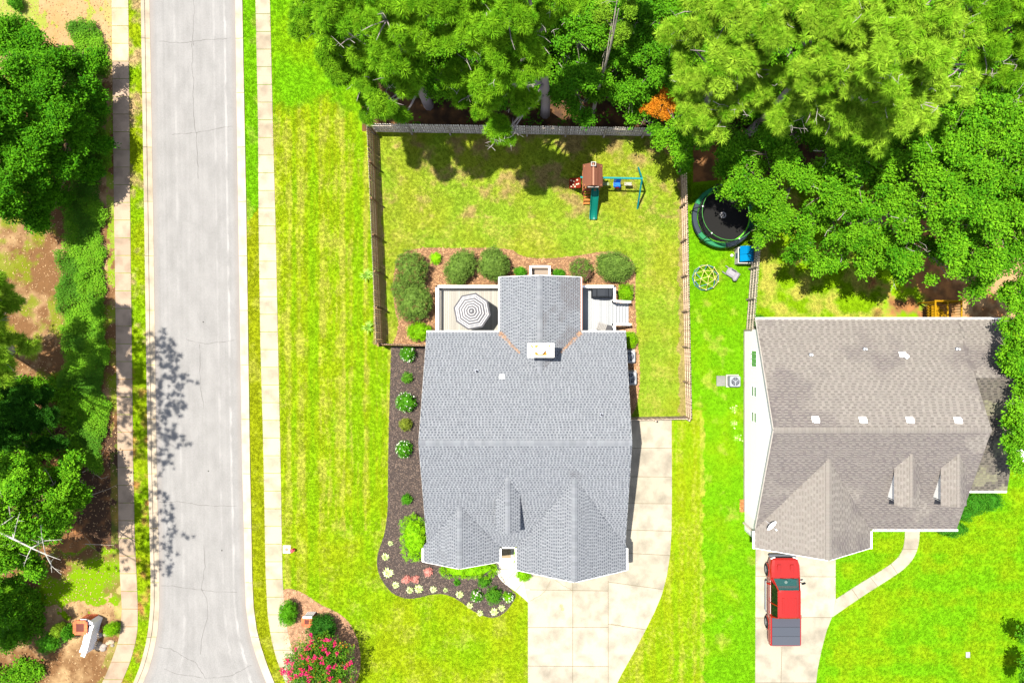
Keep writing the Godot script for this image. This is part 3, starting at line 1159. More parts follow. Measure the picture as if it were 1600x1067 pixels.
	for s in 2:
		var ex: float = dg[s]
		var w: Vector3 = Vector3(dg[2] - ex, dg[5] - dg[4], 0).normalized()
		roof_plane(roof, at, [Vector3(ex, dg[4], dg[3]), Vector3(dg[2], dg[5], dg[3]), Vector3(dg[2], dg[5], front_z.call(dg[5]) - 0.05), Vector3(ex, dg[4], front_z.call(dg[4]) - 0.05)], Vector3(0, 0, 1), w, sp)
		var sx: float = ex + (0.12 if s == 0 else -0.12)
		var sw := MB.new(at, Color(0.16, 0.19, 0.25))  # shade of the side wall put into its dark blue grey
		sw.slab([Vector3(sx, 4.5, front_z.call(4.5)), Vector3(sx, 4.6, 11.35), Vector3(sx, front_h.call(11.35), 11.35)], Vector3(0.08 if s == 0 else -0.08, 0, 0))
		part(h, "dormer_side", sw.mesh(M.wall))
	ridge_caps(caps, Vector3(dg[2], dg[5], front_z.call(dg[5])), Vector3(dg[2], dg[5], dg[3]), 0.6, dark, light)
	gable(h, at, Vector3(-2.38, 4.55, 11.38), Vector3(-1.16, 4.55, 11.38), Vector3(-1.77, 5.0, 11.38), 3.6, Vector3(0, 0, -0.08), white)
	# rear wing
	var rg := [-2.33, 2.66, 0.13, -3.84, 3.2, 4.32]
	for s in 2:
		var ex: float = rg[s]
		var w: Vector3 = Vector3(rg[2] - ex, rg[5] - rg[4], 0).normalized()
		var sp2 := sp.duplicate()
		sp2.cut = 0.42 if s == 0 else 0.03
		sp2.stain = noise(33, 0.35, 4)
		sp2.stain_col = Color(0.125, 0.12, 0.13)
		if s == 1:
			sp2.label = "blue grey shingles with dark algae blotches"
		roof_plane(roof, at, [Vector3(ex, rg[4], rg[3]), Vector3(rg[2], rg[5], rg[3]), Vector3(rg[2], rg[5], rear_z.call(rg[5]) + 0.1), Vector3(ex, rg[4], rear_z.call(rg[4]) + 0.05)], Vector3(0, 0, -1), w, sp2)
		trim(h, at, "gutter", Vector3(ex + (-0.05 if s == 0 else 0.05), 3.13, rg[3]), Vector3(ex + (-0.05 if s == 0 else 0.05), 3.13, zr - 0.12), 0.1, 0.11, white if s == 0 else Color(0.5, 0.28, 0.22))
		trim(h, at, "fascia", Vector3(ex, 3.09, rg[3] - 0.012), Vector3(rg[2], 4.21, rg[3] - 0.012), 0.03, 0.2, white)
	ridge_caps(caps, Vector3(rg[2], rg[5], rg[3]), Vector3(rg[2], rg[5], rear_z.call(rg[5])), 0.45, dark, light)
	var rc := part(roof, "ridge_cap", caps.mesh(M.shingle), "stuff")
	rc.set_meta("label", "grey cap shingles along the ridges")
	# rear and front gutters, rakes
	trim(h, at, "gutter", Vector3(x0, ye - 0.06, zr - 0.05), Vector3(-2.4, ye - 0.06, zr - 0.05), 0.1, 0.11, white)
	trim(h, at, "gutter", Vector3(2.74, ye - 0.06, zr - 0.05), Vector3(x1, ye - 0.06, zr - 0.05), 0.1, 0.11, white)
	trim(h, at, "gutter", Vector3(-2.2, yf - 0.06, zf + 0.05), Vector3(-1.42, yf - 0.06, zf + 0.05), 0.1, 0.11, white)
	for x in [x0 + 0.01, x1 - 0.01]:
		trim(h, at, "fascia", Vector3(x, ye - 0.12, zr), Vector3(x, ym - 0.12, zm), 0.04, 0.18, white)
		trim(h, at, "fascia", Vector3(x, ym - 0.12, zm), Vector3(x, yf - 0.12, zf), 0.04, 0.18, white)
	for q in [[Vector3(5.32, 1.5, 13.95)], [Vector3(-6.92, 1.5, 13.4)]]:
		var dp := MB.new(at, white)
		dp.cbox(Transform3D(Basis(), q[0]), Vector3(0.08, 2.8, 0.1), 0.01)
		part(h, "downpipe", dp.mesh(M.paint))
	# chimney
	var ch := Node3D.new()
	ch.name = "chimney"
	h.add_child(ch)
	var cb := MB.new(at, Color(0.42, 0.43, 0.45))
	var c0 := P(828, 539, 5.75)
	var c1 := P(861, 556, 5.75)
	cb.bx(c0.x, c1.x, 3.2, 5.75, c0.z, c1.z)
	part(ch, "chimney_stack", cb.mesh(M.wall))
	var cc := MB.new(at, Color(0.62, 0.62, 0.61))
	var e0 := P(824.5, 536, 5.9)
	var e1 := P(866, 558.5, 5.9)
	var cmid := (e0 + e1) / 2
	# pan with a raised rim
	cc.bx(e0.x, e1.x, 5.72, 5.86, e0.z, e1.z)
	cc.bx(e0.x, e1.x, 5.86, 5.90, e0.z, e0.z + 0.1)
	cc.bx(e0.x, e1.x, 5.86, 5.90, e1.z - 0.1, e1.z)
	cc.bx(e0.x, e0.x + 0.1, 5.86, 5.90, e0.z + 0.1, e1.z - 0.1)
	cc.bx(e1.x - 0.1, e1.x, 5.86, 5.90, e0.z + 0.1, e1.z - 0.1)
	part(ch, "chimney_cap", cc.mesh(M.paint))
	var rust := MB.new(at)
	var nr := noise(35, 1.6, 3)
	for i in 26:
		for j in 12:
			var a := Vector3(lerpf(e0.x + 0.12, e1.x - 0.12, i / 26.0), 5.866, lerpf(e0.z + 0.12, e1.z - 0.12, j / 12.0))
			var s := Vector3((e1.x - e0.x - 0.24) / 26.0, 0, 0)
			var t := Vector3(0, 0, (e1.z - e0.z - 0.24) / 12.0)
			var v := nr.get_noise_2d(a.x * 2, a.z * 2) + (0.35 if j > 6 and i > 6 and i < 22 else -0.05) + (0.25 if absi(i - 8) < 3 else 0.0)
			if v > 0.22:
				rust.col = Color(0.36, 0.14, 0.012).lerp(Color(0.28, 0.21, 0.06), clampf(rng.randf() - (0.4 if j > 7 else -0.3), 0, 1))
				rust.quad(a, a + s, a + s + t, a + t, Vector3.UP)
	var rp := part(ch, "rust", rust.mesh(M.matte), "stuff")
	rp.set_meta("label", "orange rust on the white chimney cap")
	var fl := MB.new(at, Color(0.6, 0.59, 0.58))
	fl.lathe(Transform3D(Basis(), Vector3(cmid.x - 0.03, 5.86, cmid.z - 0.02)), [Vector2(0.19, 0), Vector2(0.19, 0.2), Vector2(0.25, 0.22), Vector2(0.25, 0.27), Vector2(0.12, 0.33), Vector2(0, 0.34)], 18)
	part(ch, "flue", fl.mesh(M.paint))
	# pipes
	for q in [[745, 580, 0.05, 0.32, Color(0.03, 0.03, 0.04)], [940, 648, 0.05, 0.3, Color(0.05, 0.05, 0.06)]]:
		var yy := ye + (P(q[0], q[1], 4.5).z - zr) * sr
		vent_pipe(roof, at, P(q[0], q[1], yy), q[2], q[3], q[4], Color(0.2, 0.22, 0.26))
	var yv := ye + (P(785, 589, 4.4).z - zr) * sr
	var vb := MB.new(at, Color(0.85, 0.85, 0.85))
	var vp := P(784.5, 588.5, yv)
	vb.cbox(Transform3D(Basis(Vector3.RIGHT, -0.42), vp + Vector3(0, 0.05, 0)), Vector3(0.34, 0.1, 0.3), 0.04)
	vb.lathe(Transform3D(Basis(), vp), [Vector2(0.1, 0.05), Vector2(0.1, 0.22), Vector2(0.13, 0.24), Vector2(0.0, 0.3)], 12)
	part(roof, "roof_vent", vb.mesh(M.paint))
	# pine straw lying in the two rear valleys
	var needle := MB.new()
	needle.box(Transform3D(), Vector3(0.16, 0.006, 0.008))
	var places := []
	var tones := []
	for s in 2:
		var ex: float = rg[s]
		for i in 150:
			var t := pow(rng.randf(), 1.7)
			var off := rng.randfn(0, 0.05) * (1.3 - t)
			var p := Vector3(lerpf(ex, rg[2], t * 0.5), 0, lerpf(zr + 0.05, rear_z.call(rg[5]), t * 0.5))
			p.y = ye + (p.z - zr) * sr + 0.035 + rng.randf() * 0.03
			p += Vector3(off, 0, -off if s == 0 else off)
			places.append(Transform3D(Basis(Vector3.UP, rng.randf() * PI) * Basis(Vector3.RIGHT, -0.4), p - at))
			tones.append(Color(0.36, 0.19, 0.10).lerp(Color(0.5, 0.32, 0.2), rng.randf()))
	var ps := copies(h, "pine_straw", needle.mesh(M.matte), places, tones, "stuff")
	ps.set_meta("label", "orange pine straw caught in the roof valleys")
	# entrance slab and mat
	var mat_t := thing("doormat", "tan doormat on the front step", "doormat", P(790, 864.5, 0.03))
	var dm := MB.new(mat_t.position, Color(0.36, 0.28, 0.18))
	var m0 := P(782.5, 858, 0.03)
	var m1 := P(797.5, 871.5, 0.03)
	dm.cbox(Transform3D(Basis(), Vector3((m0.x + m1.x) / 2, 0.042, (m0.z + m1.z) / 2)), Vector3(m1.x - m0.x, 0.02, m1.z - m0.z), 0.006)
	part(mat_t, "pile", dm.mesh(M.wood))
	for sx in [0, 1]:
		var de := MB.new(mat_t.position, Color(0.2, 0.14, 0.09))
		var x := lerpf(m0.x, m1.x, sx)
		de.bx(x - 0.012, x + 0.012, 0.032, 0.056, m0.z, m1.z)
		part(mat_t, "edging", de.mesh(M.rubber))


func railing(parent: Node3D, o: Vector3, a: Vector3, b: Vector3, high: float, col: Color, step := 0.13) -> void:
	# a, b: floor points; posts at the ends, balusters between two rails
	var top := Vector3(0, high, 0)
	var r := MB.new(o, col)
	r.beam(a + top, b + top, 0.14, 0.05)
	r.beam(a + top - Vector3(0, 0.08, 0), b + top - Vector3(0, 0.08, 0), 0.05, 0.09)
	r.beam(a + Vector3(0, 0.12, 0), b + Vector3(0, 0.12, 0), 0.05, 0.08)
	part(parent, "rail", r.mesh(M.paint))
	var n := int((b - a).length() / step)
	var bm := BoxMesh.new()
	bm.size = Vector3(0.035, high - 0.2, 0.035)
	bm.material = M.white_flat
	for i in range(1, n):
		part(parent, "baluster", bm, "", Transform3D(Basis(), a.lerp(b, float(i) / n) + Vector3(0, high / 2 + 0.02, 0) - o))
	for p in [a, b]:
		var pm := BoxMesh.new()
		pm.size = Vector3(0.12, high + 0.06, 0.12)
		pm.material = M.white_flat
		part(parent, "post", pm, "", Transform3D(Basis(), p + Vector3(0, (high + 0.06) / 2, 0) - o))


func decks() -> void:
	var wf := StandardMaterial3D.new()
	wf.albedo_color = lin(0.74, 0.74, 0.76)
	wf.roughness = 0.6
	M.white_flat = wf
	var white := Color(0.76, 0.76, 0.78)
	var y := 0.95
	var k := (H - y - 0.95) / F
	# street-side deck
	var a := Vector3((682.5 - CX) * k, y, (447.5 - CY) * k)      # outer corner of the rail
	var bx1 := -2.06
	var z1 := -0.1
	var at := Vector3((a.x + bx1) / 2, 0, (a.z + z1) / 2)
	var d := thing("deck", "pale boarded deck with white railing under the striped parasol", "deck", at)
	deck_floor(d, at, a.x, bx1, a.z, z1, y, Color(0.42, 0.405, 0.37))
	railing(d, at, a, Vector3(bx1 - 0.1, y, a.z), 0.95, white)
	railing(d, at, a, Vector3(a.x, y, z1), 0.95, white)
	# garden-side deck
	var c := Vector3((960.5 - CX) * k, y, (447.5 - CY) * k)
	var x0 := 2.4
	var at2 := Vector3((x0 + c.x) / 2, 0, (c.z + z1) / 2)
	var d2 := thing("deck", "grey boarded deck with white railing and side steps by the grill", "deck", at2)
	deck_floor(d2, at2, x0, c.x, c.z, z1, y, Color(0.42, 0.44, 0.47))
	railing(d2, at2, Vector3(x0 + 0.1, y, c.z), c, 0.95, white)
	var s0 := (470.5 - CY) * k
	var s1 := (506.5 - CY) * k
	railing(d2, at2, c, Vector3(c.x, y, s0), 0.95, white)
	railing(d2, at2, Vector3(c.x, y, s1), Vector3(c.x, y, z1), 0.95, white)
	# steps going down to the right
	for i in 5:
		var st := MB.new(at2, Color(0.42, 0.44, 0.47))
		var yy := y - 0.17 * (i + 1)
		st.cbox(Transform3D(Basis(), Vector3(c.x + 0.12 + i * 0.22, yy, (s0 + s1) / 2)), Vector3(0.26, 0.045, s1 - s0 - 0.1), 0.01)
		var sp := part(d2, "step", st.mesh(M.wood))
		var ri := MB.new(at2, white)
		ri.bx(c.x + 0.0 + i * 0.22, c.x + 0.03 + i * 0.22, yy - 0.15, yy - 0.025, s0 + 0.06, s1 - 0.06)
		part(sp, "riser", ri.mesh(M.paint))
	for z in [s0, s1]:
		railing(d2, at2, Vector3(c.x, y, z), Vector3(c.x + 1.1, 0.12, z), 0.9, white, 0.14)
	# garden steps behind the rear wing
	var at3 := P(843, 424, 0)
	var st3 := thing("garden_steps", "white railed wooden steps coming out of the rear wing", "steps", at3)
	var w0 := P(829, 414, 1.0)
	var w1 := P(858.5, 414, 1.0)
	for i in 6:
		var sb := MB.new(at3, Color(0.33, 0.27, 0.22))
		var zz := -3.6 - i * 0.24
		var yy := 0.9 - i * 0.16
		sb.cbox(Transform3D(Basis(), Vector3((w0.x + w1.x) / 2, yy, zz)), Vector3(w1.x - w0.x - 0.1, 0.045, 0.27), 0.01)
		part(st3, "step", sb.mesh(M.wood))
	for x in [w0.x, w1.x]:
		railing(st3, at3, Vector3(x, 0.9, -3.55), Vector3(x, 0.12, w0.z + 0.12), 0.9, white, 0.14)
	var lip := MB.new(at3, white)
	lip.bx(w0.x + 0.06, w1.x - 0.06, 0.92, 1.0, w0.z + 0.06, w0.z + 0.14)
	part(st3, "gate_bar", lip.mesh(M.paint))
	parasol()
	grill(c)
	# folding chair half under the eave
	var ca := P(941, 510, 0.98)
	var ch := thing("deck_chair", "folded out pale deck chair half under the eave", "chair", ca)
	var sl := MB.new(ca, Color(0.35, 0.34, 0.33))
	var turn := Basis(Vector3.UP, -0.35)
	for i in 6:
		sl.box(Transform3D(turn, ca + turn * Vector3(-0.3 + i * 0.1, 0.4, 0.05)), Vector3(0.085, 0.02, 0.5))
	part(ch, "seat", sl.mesh(M.wood))
	var bk := MB.new(ca, Color(0.12, 0.12, 0.13))
	bk.box(Transform3D(turn * Basis(Vector3(0, 0, 1), -0.5), ca + turn * Vector3(0.4, 0.65, 0.05)), Vector3(0.03, 0.6, 0.5))
	part(ch, "backrest", bk.mesh(M.wood))
	for sx in [-0.3, 0.28]:
		for sz in [-0.18, 0.28]:
			var lg := MB.new(ca, Color(0.5, 0.5, 0.5))
			lg.bar(ca + turn * Vector3(sx, -0.02, sz), ca + turn * Vector3(sx, 0.4, sz), 0.018)
			part(ch, "leg", lg.mesh(M.metal))


func deck_floor(d: Node3D, at: Vector3, x0: float, x1: float, z0: float, z1: float, y: float, tone: Color) -> void:
	var x := x0
	while x < x1 - 0.02:
		var w := minf(0.138, x1 - x)
		var mb := MB.new(at, tone * rng.randf_range(0.86, 1.06))
		mb.bx(x + 0.004, x + w - 0.004, y - 0.03, y + rng.randf_range(0, 0.004), z0, z1)
		part(d, "board", mb.mesh(M.wood))
		x += 0.138
	var fr := MB.new(at, Color(0.6, 0.6, 0.62))
	fr.bx(x0, x1, y - 0.25, y - 0.035, z0, z0 + 0.05)
	fr.bx(x0, x0 + 0.05, y - 0.25, y - 0.035, z0 + 0.05, z1)
	fr.bx(x1 - 0.05, x1, y - 0.25, y - 0.035, z0 + 0.05, z1)
	part(d, "joist_frame", fr.mesh(M.paint))
	for px in [x0 + 0.06, (x0 + x1) / 2, x1 - 0.11]:
		for pz in [z0 + 0.11, z1 - 0.2]:
			var po := MB.new(at, Color(0.35, 0.3, 0.24))
			po.bx(px - 0.05, px + 0.05, 0, y - 0.25, pz - 0.05, pz + 0.05)
			part(d, "support_post", po.mesh(M.wood))


func parasol() -> void:
	var top := P(736.5, 486, 3.35)
	var base := Vector3(top.x, 0.954, top.z)
	var p := thing("parasol", "open octagonal parasol with white and grey rings on the deck", "parasol", base)
	var r := 1.18
	var white := Color(0.5, 0.49, 0.5)
	var grey := Color(0.105, 0.105, 0.115)
	# rings, from the rim inwards, each panel flat between two ribs
	var rings := [0.0, 0.10, 0.155, 0.205, 0.26, 0.36, 0.41, 0.50, 0.55, 0.64, 0.69, 0.79, 0.83, 0.95, 1.0]
	var canopy := MB.new(base)
	var turn := 0.2
	for i in rings.size() - 1:
		var f0: float = 1.0 - rings[i]
		var f1: float = 1.0 - rings[i + 1]
		canopy.col = (grey if i == 0 else (white if i % 2 == 1 else grey))
		if i % 2 == 0 and i > 0:
			canopy.col = Color(0.12, 0.12, 0.13)
		for k in 8:
			var a0 := TAU * k / 8 + turn
			var a1 := TAU * (k + 1) / 8 + turn
			var pt := func(a: float, f: float) -> Vector3: return top + Vector3(cos(a) * r * f, -0.42 * f * (0.75 + 0.25 * f), sin(a) * r * f)
			canopy.quad(pt.call(a0, f0), pt.call(a1, f0), pt.call(a1, f1), pt.call(a0, f1), Vector3.UP)
	part(p, "canopy", canopy.mesh(M.petal))
	var val := MB.new(base, grey)
	for k in 8:
		var a0 := TAU * k / 8 + turn
		var a1 := TAU * (k + 1) / 8 + turn
		var q0 := top + Vector3(cos(a0) * r, -0.42, sin(a0) * r)
		var q1 := top + Vector3(cos(a1) * r, -0.42, sin(a1) * r)
		val.quad(q0, q1, q1 - Vector3(0, 0.14, 0), q0 - Vector3(0, 0.14, 0), Vector3(cos(a0), 0, sin(a0)))
	part(p, "valance", val.mesh(M.petal))
	for k in 8:
		var a := TAU * k / 8 + turn
		var rb := MB.new(base, Color(0.2, 0.2, 0.2))
		rb.bar(top + Vector3(0, -0.06, 0), top + Vector3(cos(a) * r, -0.44, sin(a) * r), 0.012, 5)
		part(p, "rib", rb.mesh(M.metal))
	var po := MB.new(base, Color(0.25, 0.25, 0.26))
	po.bar(base, top + Vector3(0, 0.04, 0), 0.024, 8)
	part(p, "pole", po.mesh(M.metal))
	var fin := MB.new(base, Color(0.4, 0.4, 0.42))
	fin.lathe(Transform3D(Basis(), top), [Vector2(0.05, 0.0), Vector2(0.06, 0.05), Vector2(0.0, 0.1)], 10)
	part(p, "finial", fin.mesh(M.metal))
	# vent flap: a small second canopy with the ring of slots round it
	for k in 4:
		var vt := MB.new(base, grey)
		var a := TAU * k / 4 + turn + 0.4
		vt.box(Transform3D(Basis(Vector3.UP, -a), top + Vector3(cos(a) * 0.13, -0.005, sin(a) * 0.13)), Vector3(0.06, 0.02, 0.1))
		part(p, "vent_flap", vt.mesh(M.petal))
	var ft := MB.new(base, Color(0.1, 0.1, 0.1))
	ft.lathe(Transform3D(Basis(), base), [Vector2(0.26, 0), Vector2(0.26, 0.05), Vector2(0.2, 0.09), Vector2(0.04, 0.11), Vector2(0.04, 0.3), Vector2(0, 0.3)], 16)
	part(p, "foot", ft.mesh(M.matte))


func grill(c: Vector3) -> void:
	var b := P(939.5, 459, 0.954)
	var g := thing("grill", "barbecue grill under a black cover on the deck", "grill", b)
	var cv := MB.new(b, Color(0.03, 0.034, 0.042))
	# cover: narrow shelves at the sides, rounded hood in the middle
	var prof := [[-0.66, 0.75], [-0.62, 0.9], [-0.4, 0.94], [-0.34, 1.12], [-0.1, 1.2], [0.12, 1.2], [0.34, 1.12], [0.4, 0.94], [0.6, 0.9], [0.66, 0.75]]
	for i in prof.size() - 1:
		var p: Array = prof[i]
		var q: Array = prof[i + 1]
		var z := 0.28
		var zt := 0.2
		var A := b + Vector3(p[0], 0.06, -z)
		var B := b + Vector3(q[0], 0.06, -z)
		var A1 := b + Vector3(p[0], p[1] - 0.06, -z + 0.02)
		var B1 := b + Vector3(q[0], q[1] - 0.06, -z + 0.02)
		var A2 := b + Vector3(p[0], p[1], -zt)
		var B2 := b + Vector3(q[0], q[1], -zt)
		for s in [1.0, -1.0]:
			var f := func(v: Vector3) -> Vector3: return Vector3(v.x, v.y, b.z + (v.z - b.z) * s)
			cv.quad(f.call(A), f.call(B), f.call(B1), f.call(A1), Vector3(0, 0, -s))
			cv.quad(f.call(A1), f.call(B1), f.call(B2), f.call(A2), Vector3(0, 1, -s))
		cv.quad(A2, B2, Vector3(B2.x, B2.y, b.z + zt), Vector3(A2.x, A2.y, b.z + zt), Vector3.UP)
	for s in [-0.66, 0.66]:
		cv.quad(b + Vector3(s, 0.06, -0.28), b + Vector3(s, 0.75, -0.26), b + Vector3(s, 0.75, 0.26), b + Vector3(s, 0.06, 0.28), Vector3(s, 0, 0))
	part(g, "cover", cv.mesh(M.rubber))
	for s in [-0.35, 0.35]:
		var wh := MB.new(b, Color(0.02, 0.02, 0.02))
		wh.lathe(Transform3D(Basis(Vector3(1, 0, 0), PI / 2), b + Vector3(s, 0.06, 0.26)), [Vector2(0, -0.02), Vector2(0.06, -0.02), Vector2(0.06, 0.02), Vector2(0, 0.02)], 12)
		part(g, "wheel", wh.mesh(M.rubber))


func neighbour_house() -> void:
	var at := Vector3(20.0, 0, 5.5)
	var h := thing("house", "white sided house with weathered brown grey roof and two dormers", "house", at)
	var white := Color(0.86, 0.86, 0.85)
	var x0 := 13.58
	var x1 := 26.1
	var zr := -1.23
	var zm := 5.22
	var zf := 11.84
	var ye := 3.0
	var yf := 2.9
	var ym := 6.2
	var sr := (ym - ye) / (zm - zr)
	var sf := (ym - yf) / (zf - zm)
	var front_h := func(z: float) -> float: return ym - (z - zm) * sf
	var front_z := func(y: float) -> float: return zm + (ym - y) / sf
	# walls
	wall_box(h, at, "wall", 13.75, x1 - 0.2, 2.85, zr + 0.65, zf - 0.5, white)
	wall_box(h, at, "wall", 26.0, 28.8, 2.4, zr + 0.4, 9.1, white)
	wall_box(h, at, "wall", 13.78, 20.4, 2.75, 10.0, 12.7, white)
	gable(h, at, Vector3(13.74, ye - 0.1, zr + 0.6), Vector3(13.74, yf - 0.1, zf - 0.4), Vector3(13.74, ym - 0.14, zm), 0.0, Vector3(0.1, 0, 0), white)
	gable(h, at, Vector3(x1 - 0.2, ye - 0.1, zr + 0.6), Vector3(x1 - 0.2, yf - 0.1, zf - 0.4), Vector3(x1 - 0.2, ym - 0.16, zm), 0.0, Vector3(-0.1, 0, 0), white)
	gable(h, at, Vector3(13.78, 2.75, 12.72), Vector3(20.4, 2.75, 12.72), Vector3(17.14, 4.9, 12.72), 0.0, Vector3(0, 0, -0.1), white)
	# siding boards on the wall that faces the lawn
	var yb := 0.05
	while yb < 5.9:
		var z0 := zr + 0.62
		var z1 := zf - 0.42
		if yb > 2.75:
			z0 = maxf(z0, zm - (ym - 0.3 - yb) / sr)
			z1 = minf(z1, zm + (ym - 0.3 - yb) / sf)
		if z1 - z0 > 0.3:
			var sb := MB.new(at, white * rng.randf_range(0.95, 1.02))
			sb.slab([Vector3(13.725, yb, z0), Vector3(13.739, yb + 0.2, z0), Vector3(13.739, yb + 0.2, z1), Vector3(13.725, yb, z1)], Vector3(0.012, 0, 0))
			part(h, "siding_board", sb.mesh(M.wall))
		yb += 0.2
	var fo := MB.new(at, Color(0.4, 0.36, 0.32))
	fo.bx(13.71, 13.73, 0, 0.25, zr + 0.62, zf - 0.42)
	part(h, "foundation", fo.mesh(M.concrete))
	# windows in that wall
	var mirror := StandardMaterial3D.new()
	mirror.albedo_color = lin(0.22, 0.27, 0.27)
	mirror.roughness = 0.08
	mirror.metallic_specular = 0.8
	var screen := StandardMaterial3D.new()
	screen.albedo_color = lin(0.09, 0.26, 0.09)
	screen.roughness = 0.3
	for w in [[560.5, 1.12, 1, screen], [611.5, 0.72, 2, mirror], [651.5, 0.72, 2, mirror]]:
		var z: float = (w[0] - CY) / F * (H - 2.1)
		window_part(h, at, Vector3(13.70, 2.2, z), Vector3(0, 0, 1), w[1], 1.15, w[2], w[3], white)
		if w[2] == 1:
			for i in 3:
				var br := MB.new(at, Color(0.25, 0.45, 0.25))
				br.bx(13.655, 13.675, 1.72, 2.68, z - 0.3 + i * 0.3 - 0.015, z - 0.3 + i * 0.3 + 0.015)
				part(h, "glazing_bar", br.mesh(M.paint))
	var gd := MB.new(at, Color(0.7, 0.7, 0.7))
	for i in 4:
		gd.cbox(Transform3D(Basis(), Vector3(17.1, 0.3 + i * 0.55, 12.76)), Vector3(4.8, 0.53, 0.06), 0.02)
	part(h, "garage_door", gd.mesh(M.paint))
	var fd := MB.new(at, Color(0.25, 0.06, 0.05))
	fd.cbox(Transform3D(Basis(), Vector3(23.0, 1.1, zf - 0.47)), Vector3(0.95, 2.1, 0.06), 0.02)
	part(h, "front_door", fd.mesh(M.paint))
	for x in [21.5, 24.7]:
		window_part(h, at, Vector3(x, 1.5, zf - 0.49), Vector3.RIGHT, 1.0, 1.4, 2, M.glass)
	# roof
	var roof := Node3D.new()
	roof.name = "roof"
	h.add_child(roof)
	var dark := Color(0.165, 0.150, 0.142)
	var light := Color(0.272, 0.250, 0.233)
	var sp := {"dark": dark, "light": light, "wide": 0.40, "high": 0.165, "label": "faded tan grey shingles with dark weather stains", "stain": noise(41, 0.16, 4), "stain_col": Color(0.13, 0.115, 0.12), "cut": 0.12}
	var sp_f := sp.duplicate()
	sp_f.stain = noise(42, 0.2, 4)
	sp_f.cut = -0.36
	sp_f.label = "dark streaked brown grey shingles on the street slope"
	var sp_g := sp.duplicate()
	sp_g.cut = 0.5
	sp_g.dark = Color(0.21, 0.19, 0.175)
	sp_g.label = "even tan grey shingles"
	var sp_m := sp.duplicate()
	sp_m.dark = Color(0.07, 0.065, 0.06)
	sp_m.light = Color(0.16, 0.145, 0.125)
	sp_m.stain = noise(43, 0.5, 4)
	sp_m.stain_col = Color(0.27, 0.27, 0.17)
	sp_m.cut = 0.08
	sp_m.label = "dark shingles blotched with pale lichen"
	var w_rear := Vector3(0, sr, 1).normalized()
	var w_front := Vector3(0, sf, -1).normalized()
	var yw := ye + (2.3 - zr) * sr      # ridge of the lower wing at z = 2.3
	roof_plane(roof, at, [Vector3(x0, ye, zr), Vector3(x1, ye, zr), Vector3(x1, ym, zm), Vector3(x0, ym, zm)], Vector3.RIGHT, w_rear, sp)
	roof_plane(roof, at, [Vector3(x1 + 0.002, ye, zr), Vector3(28.95, ye, zr), Vector3(29.1, yw, 2.3), Vector3(x1 + 0.002, yw, 2.3)], Vector3.RIGHT, w_rear, sp)
	var w_low := Vector3(0, (yw - 2.6) / (9.5 - 2.3), -1).normalized()
	roof_plane(roof, at, [Vector3(x1 + 0.01, 2.6, 9.5), Vector3(29.45, 2.6, 9.5), Vector3(29.1, yw, 2.3), Vector3(x1 + 0.01, yw, 2.3)], Vector3.RIGHT, w_low, sp_m)
	roof_plane(roof, at, [Vector3(x0, yf, zf), Vector3(x1, yf, zf), Vector3(x1, ym, zm), Vector3(x0, ym, zm)], Vector3.RIGHT, w_front, sp_f)
	var caps := MB.new(at)
	ridge_caps(caps, Vector3(x0, ym, zm), Vector3(x1, ym, zm), 0.49, dark, light)
	# garage gable
	var g := [13.54, 20.75, 17.14, 13.0, 2.9, 5.3]
	for s in 2:
		var ex: float = g[s]
		var w: Vector3 = Vector3(g[2] - ex, g[5] - g[4], 0).normalized()
		roof_plane(roof, at, [Vector3(ex, g[4], g[3]), Vector3(g[2], g[5], g[3]), Vector3(g[2], g[5], front_z.call(g[5]) - 0.1), Vector3(ex, g[4], front_z.call(g[4]) - 0.05)], Vector3(0, 0, 1), w, sp_g if s == 0 else sp)
		trim(h, at, "fascia", Vector3(ex, g[4] - 0.11, g[3] + 0.012), Vector3(g[2], g[5] - 0.11, g[3] + 0.012), 0.03, 0.2, white)
		var gx: float = ex + (-0.06 if s == 0 else 0.06)
		trim(h, at, "gutter", Vector3(gx, g[4] - 0.07, front_z.call(g[4]) + 0.12), Vector3(gx, g[4] - 0.07, g[3] + 0.05), 0.12, 0.11, white)
	ridge_caps(caps, Vector3(g[2], g[5], front_z.call(g[5])), Vector3(g[2], g[5], g[3]), 0.6, sp_g.dark, light)
	# dormers
	for cx in [21.92, 24.68]:
		var dm := [cx - 0.8, cx + 0.72, cx, 9.85, 5.0, 5.45]
		for s in 2:
			var ex: float = dm[s]
			var w: Vector3 = Vector3(dm[2] - ex, dm[5] - dm[4], 0).normalized()
			roof_plane(roof, at, [Vector3(ex, dm[4], dm[3]), Vector3(dm[2], dm[5], dm[3]), Vector3(dm[2], dm[5], front_z.call(dm[5]) - 0.05), Vector3(ex, dm[4], front_z.call(dm[4]) - 0.05)], Vector3(0, 0, 1), w, sp_g if s == 0 else sp)
			var sx: float = ex + (0.1 if s == 0 else -0.1)
			var sw := MB.new(at, white)
			sw.slab([Vector3(sx, 4.92, front_z.call(4.95)), Vector3(sx, 4.92, 9.6), Vector3(sx, front_h.call(9.6), 9.6)], Vector3(0.08 if s == 0 else -0.08, 0, 0))
			part(h, "dormer_side", sw.mesh(M.wall))
		ridge_caps(caps, Vector3(cx, 5.45, front_z.call(5.45)), Vector3(cx, 5.45, 9.85), 0.55, sp_g.dark, light, 0.1)
		gable(h, at, Vector3(cx - 0.7, 4.92, 9.63), Vector3(cx + 0.62, 4.92, 9.63), Vector3(cx, 5.32, 9.63), 3.95, Vector3(0, 0, -0.08), white)
		window_part(h, at, Vector3(cx - 0.04, 4.5, 9.64), Vector3.RIGHT, 0.8, 0.8, 2, M.glass)
	var rc := part(roof, "ridge_cap", caps.mesh(M.shingle), "stuff")
	rc.set_meta("label", "tan grey cap shingles along the ridges")
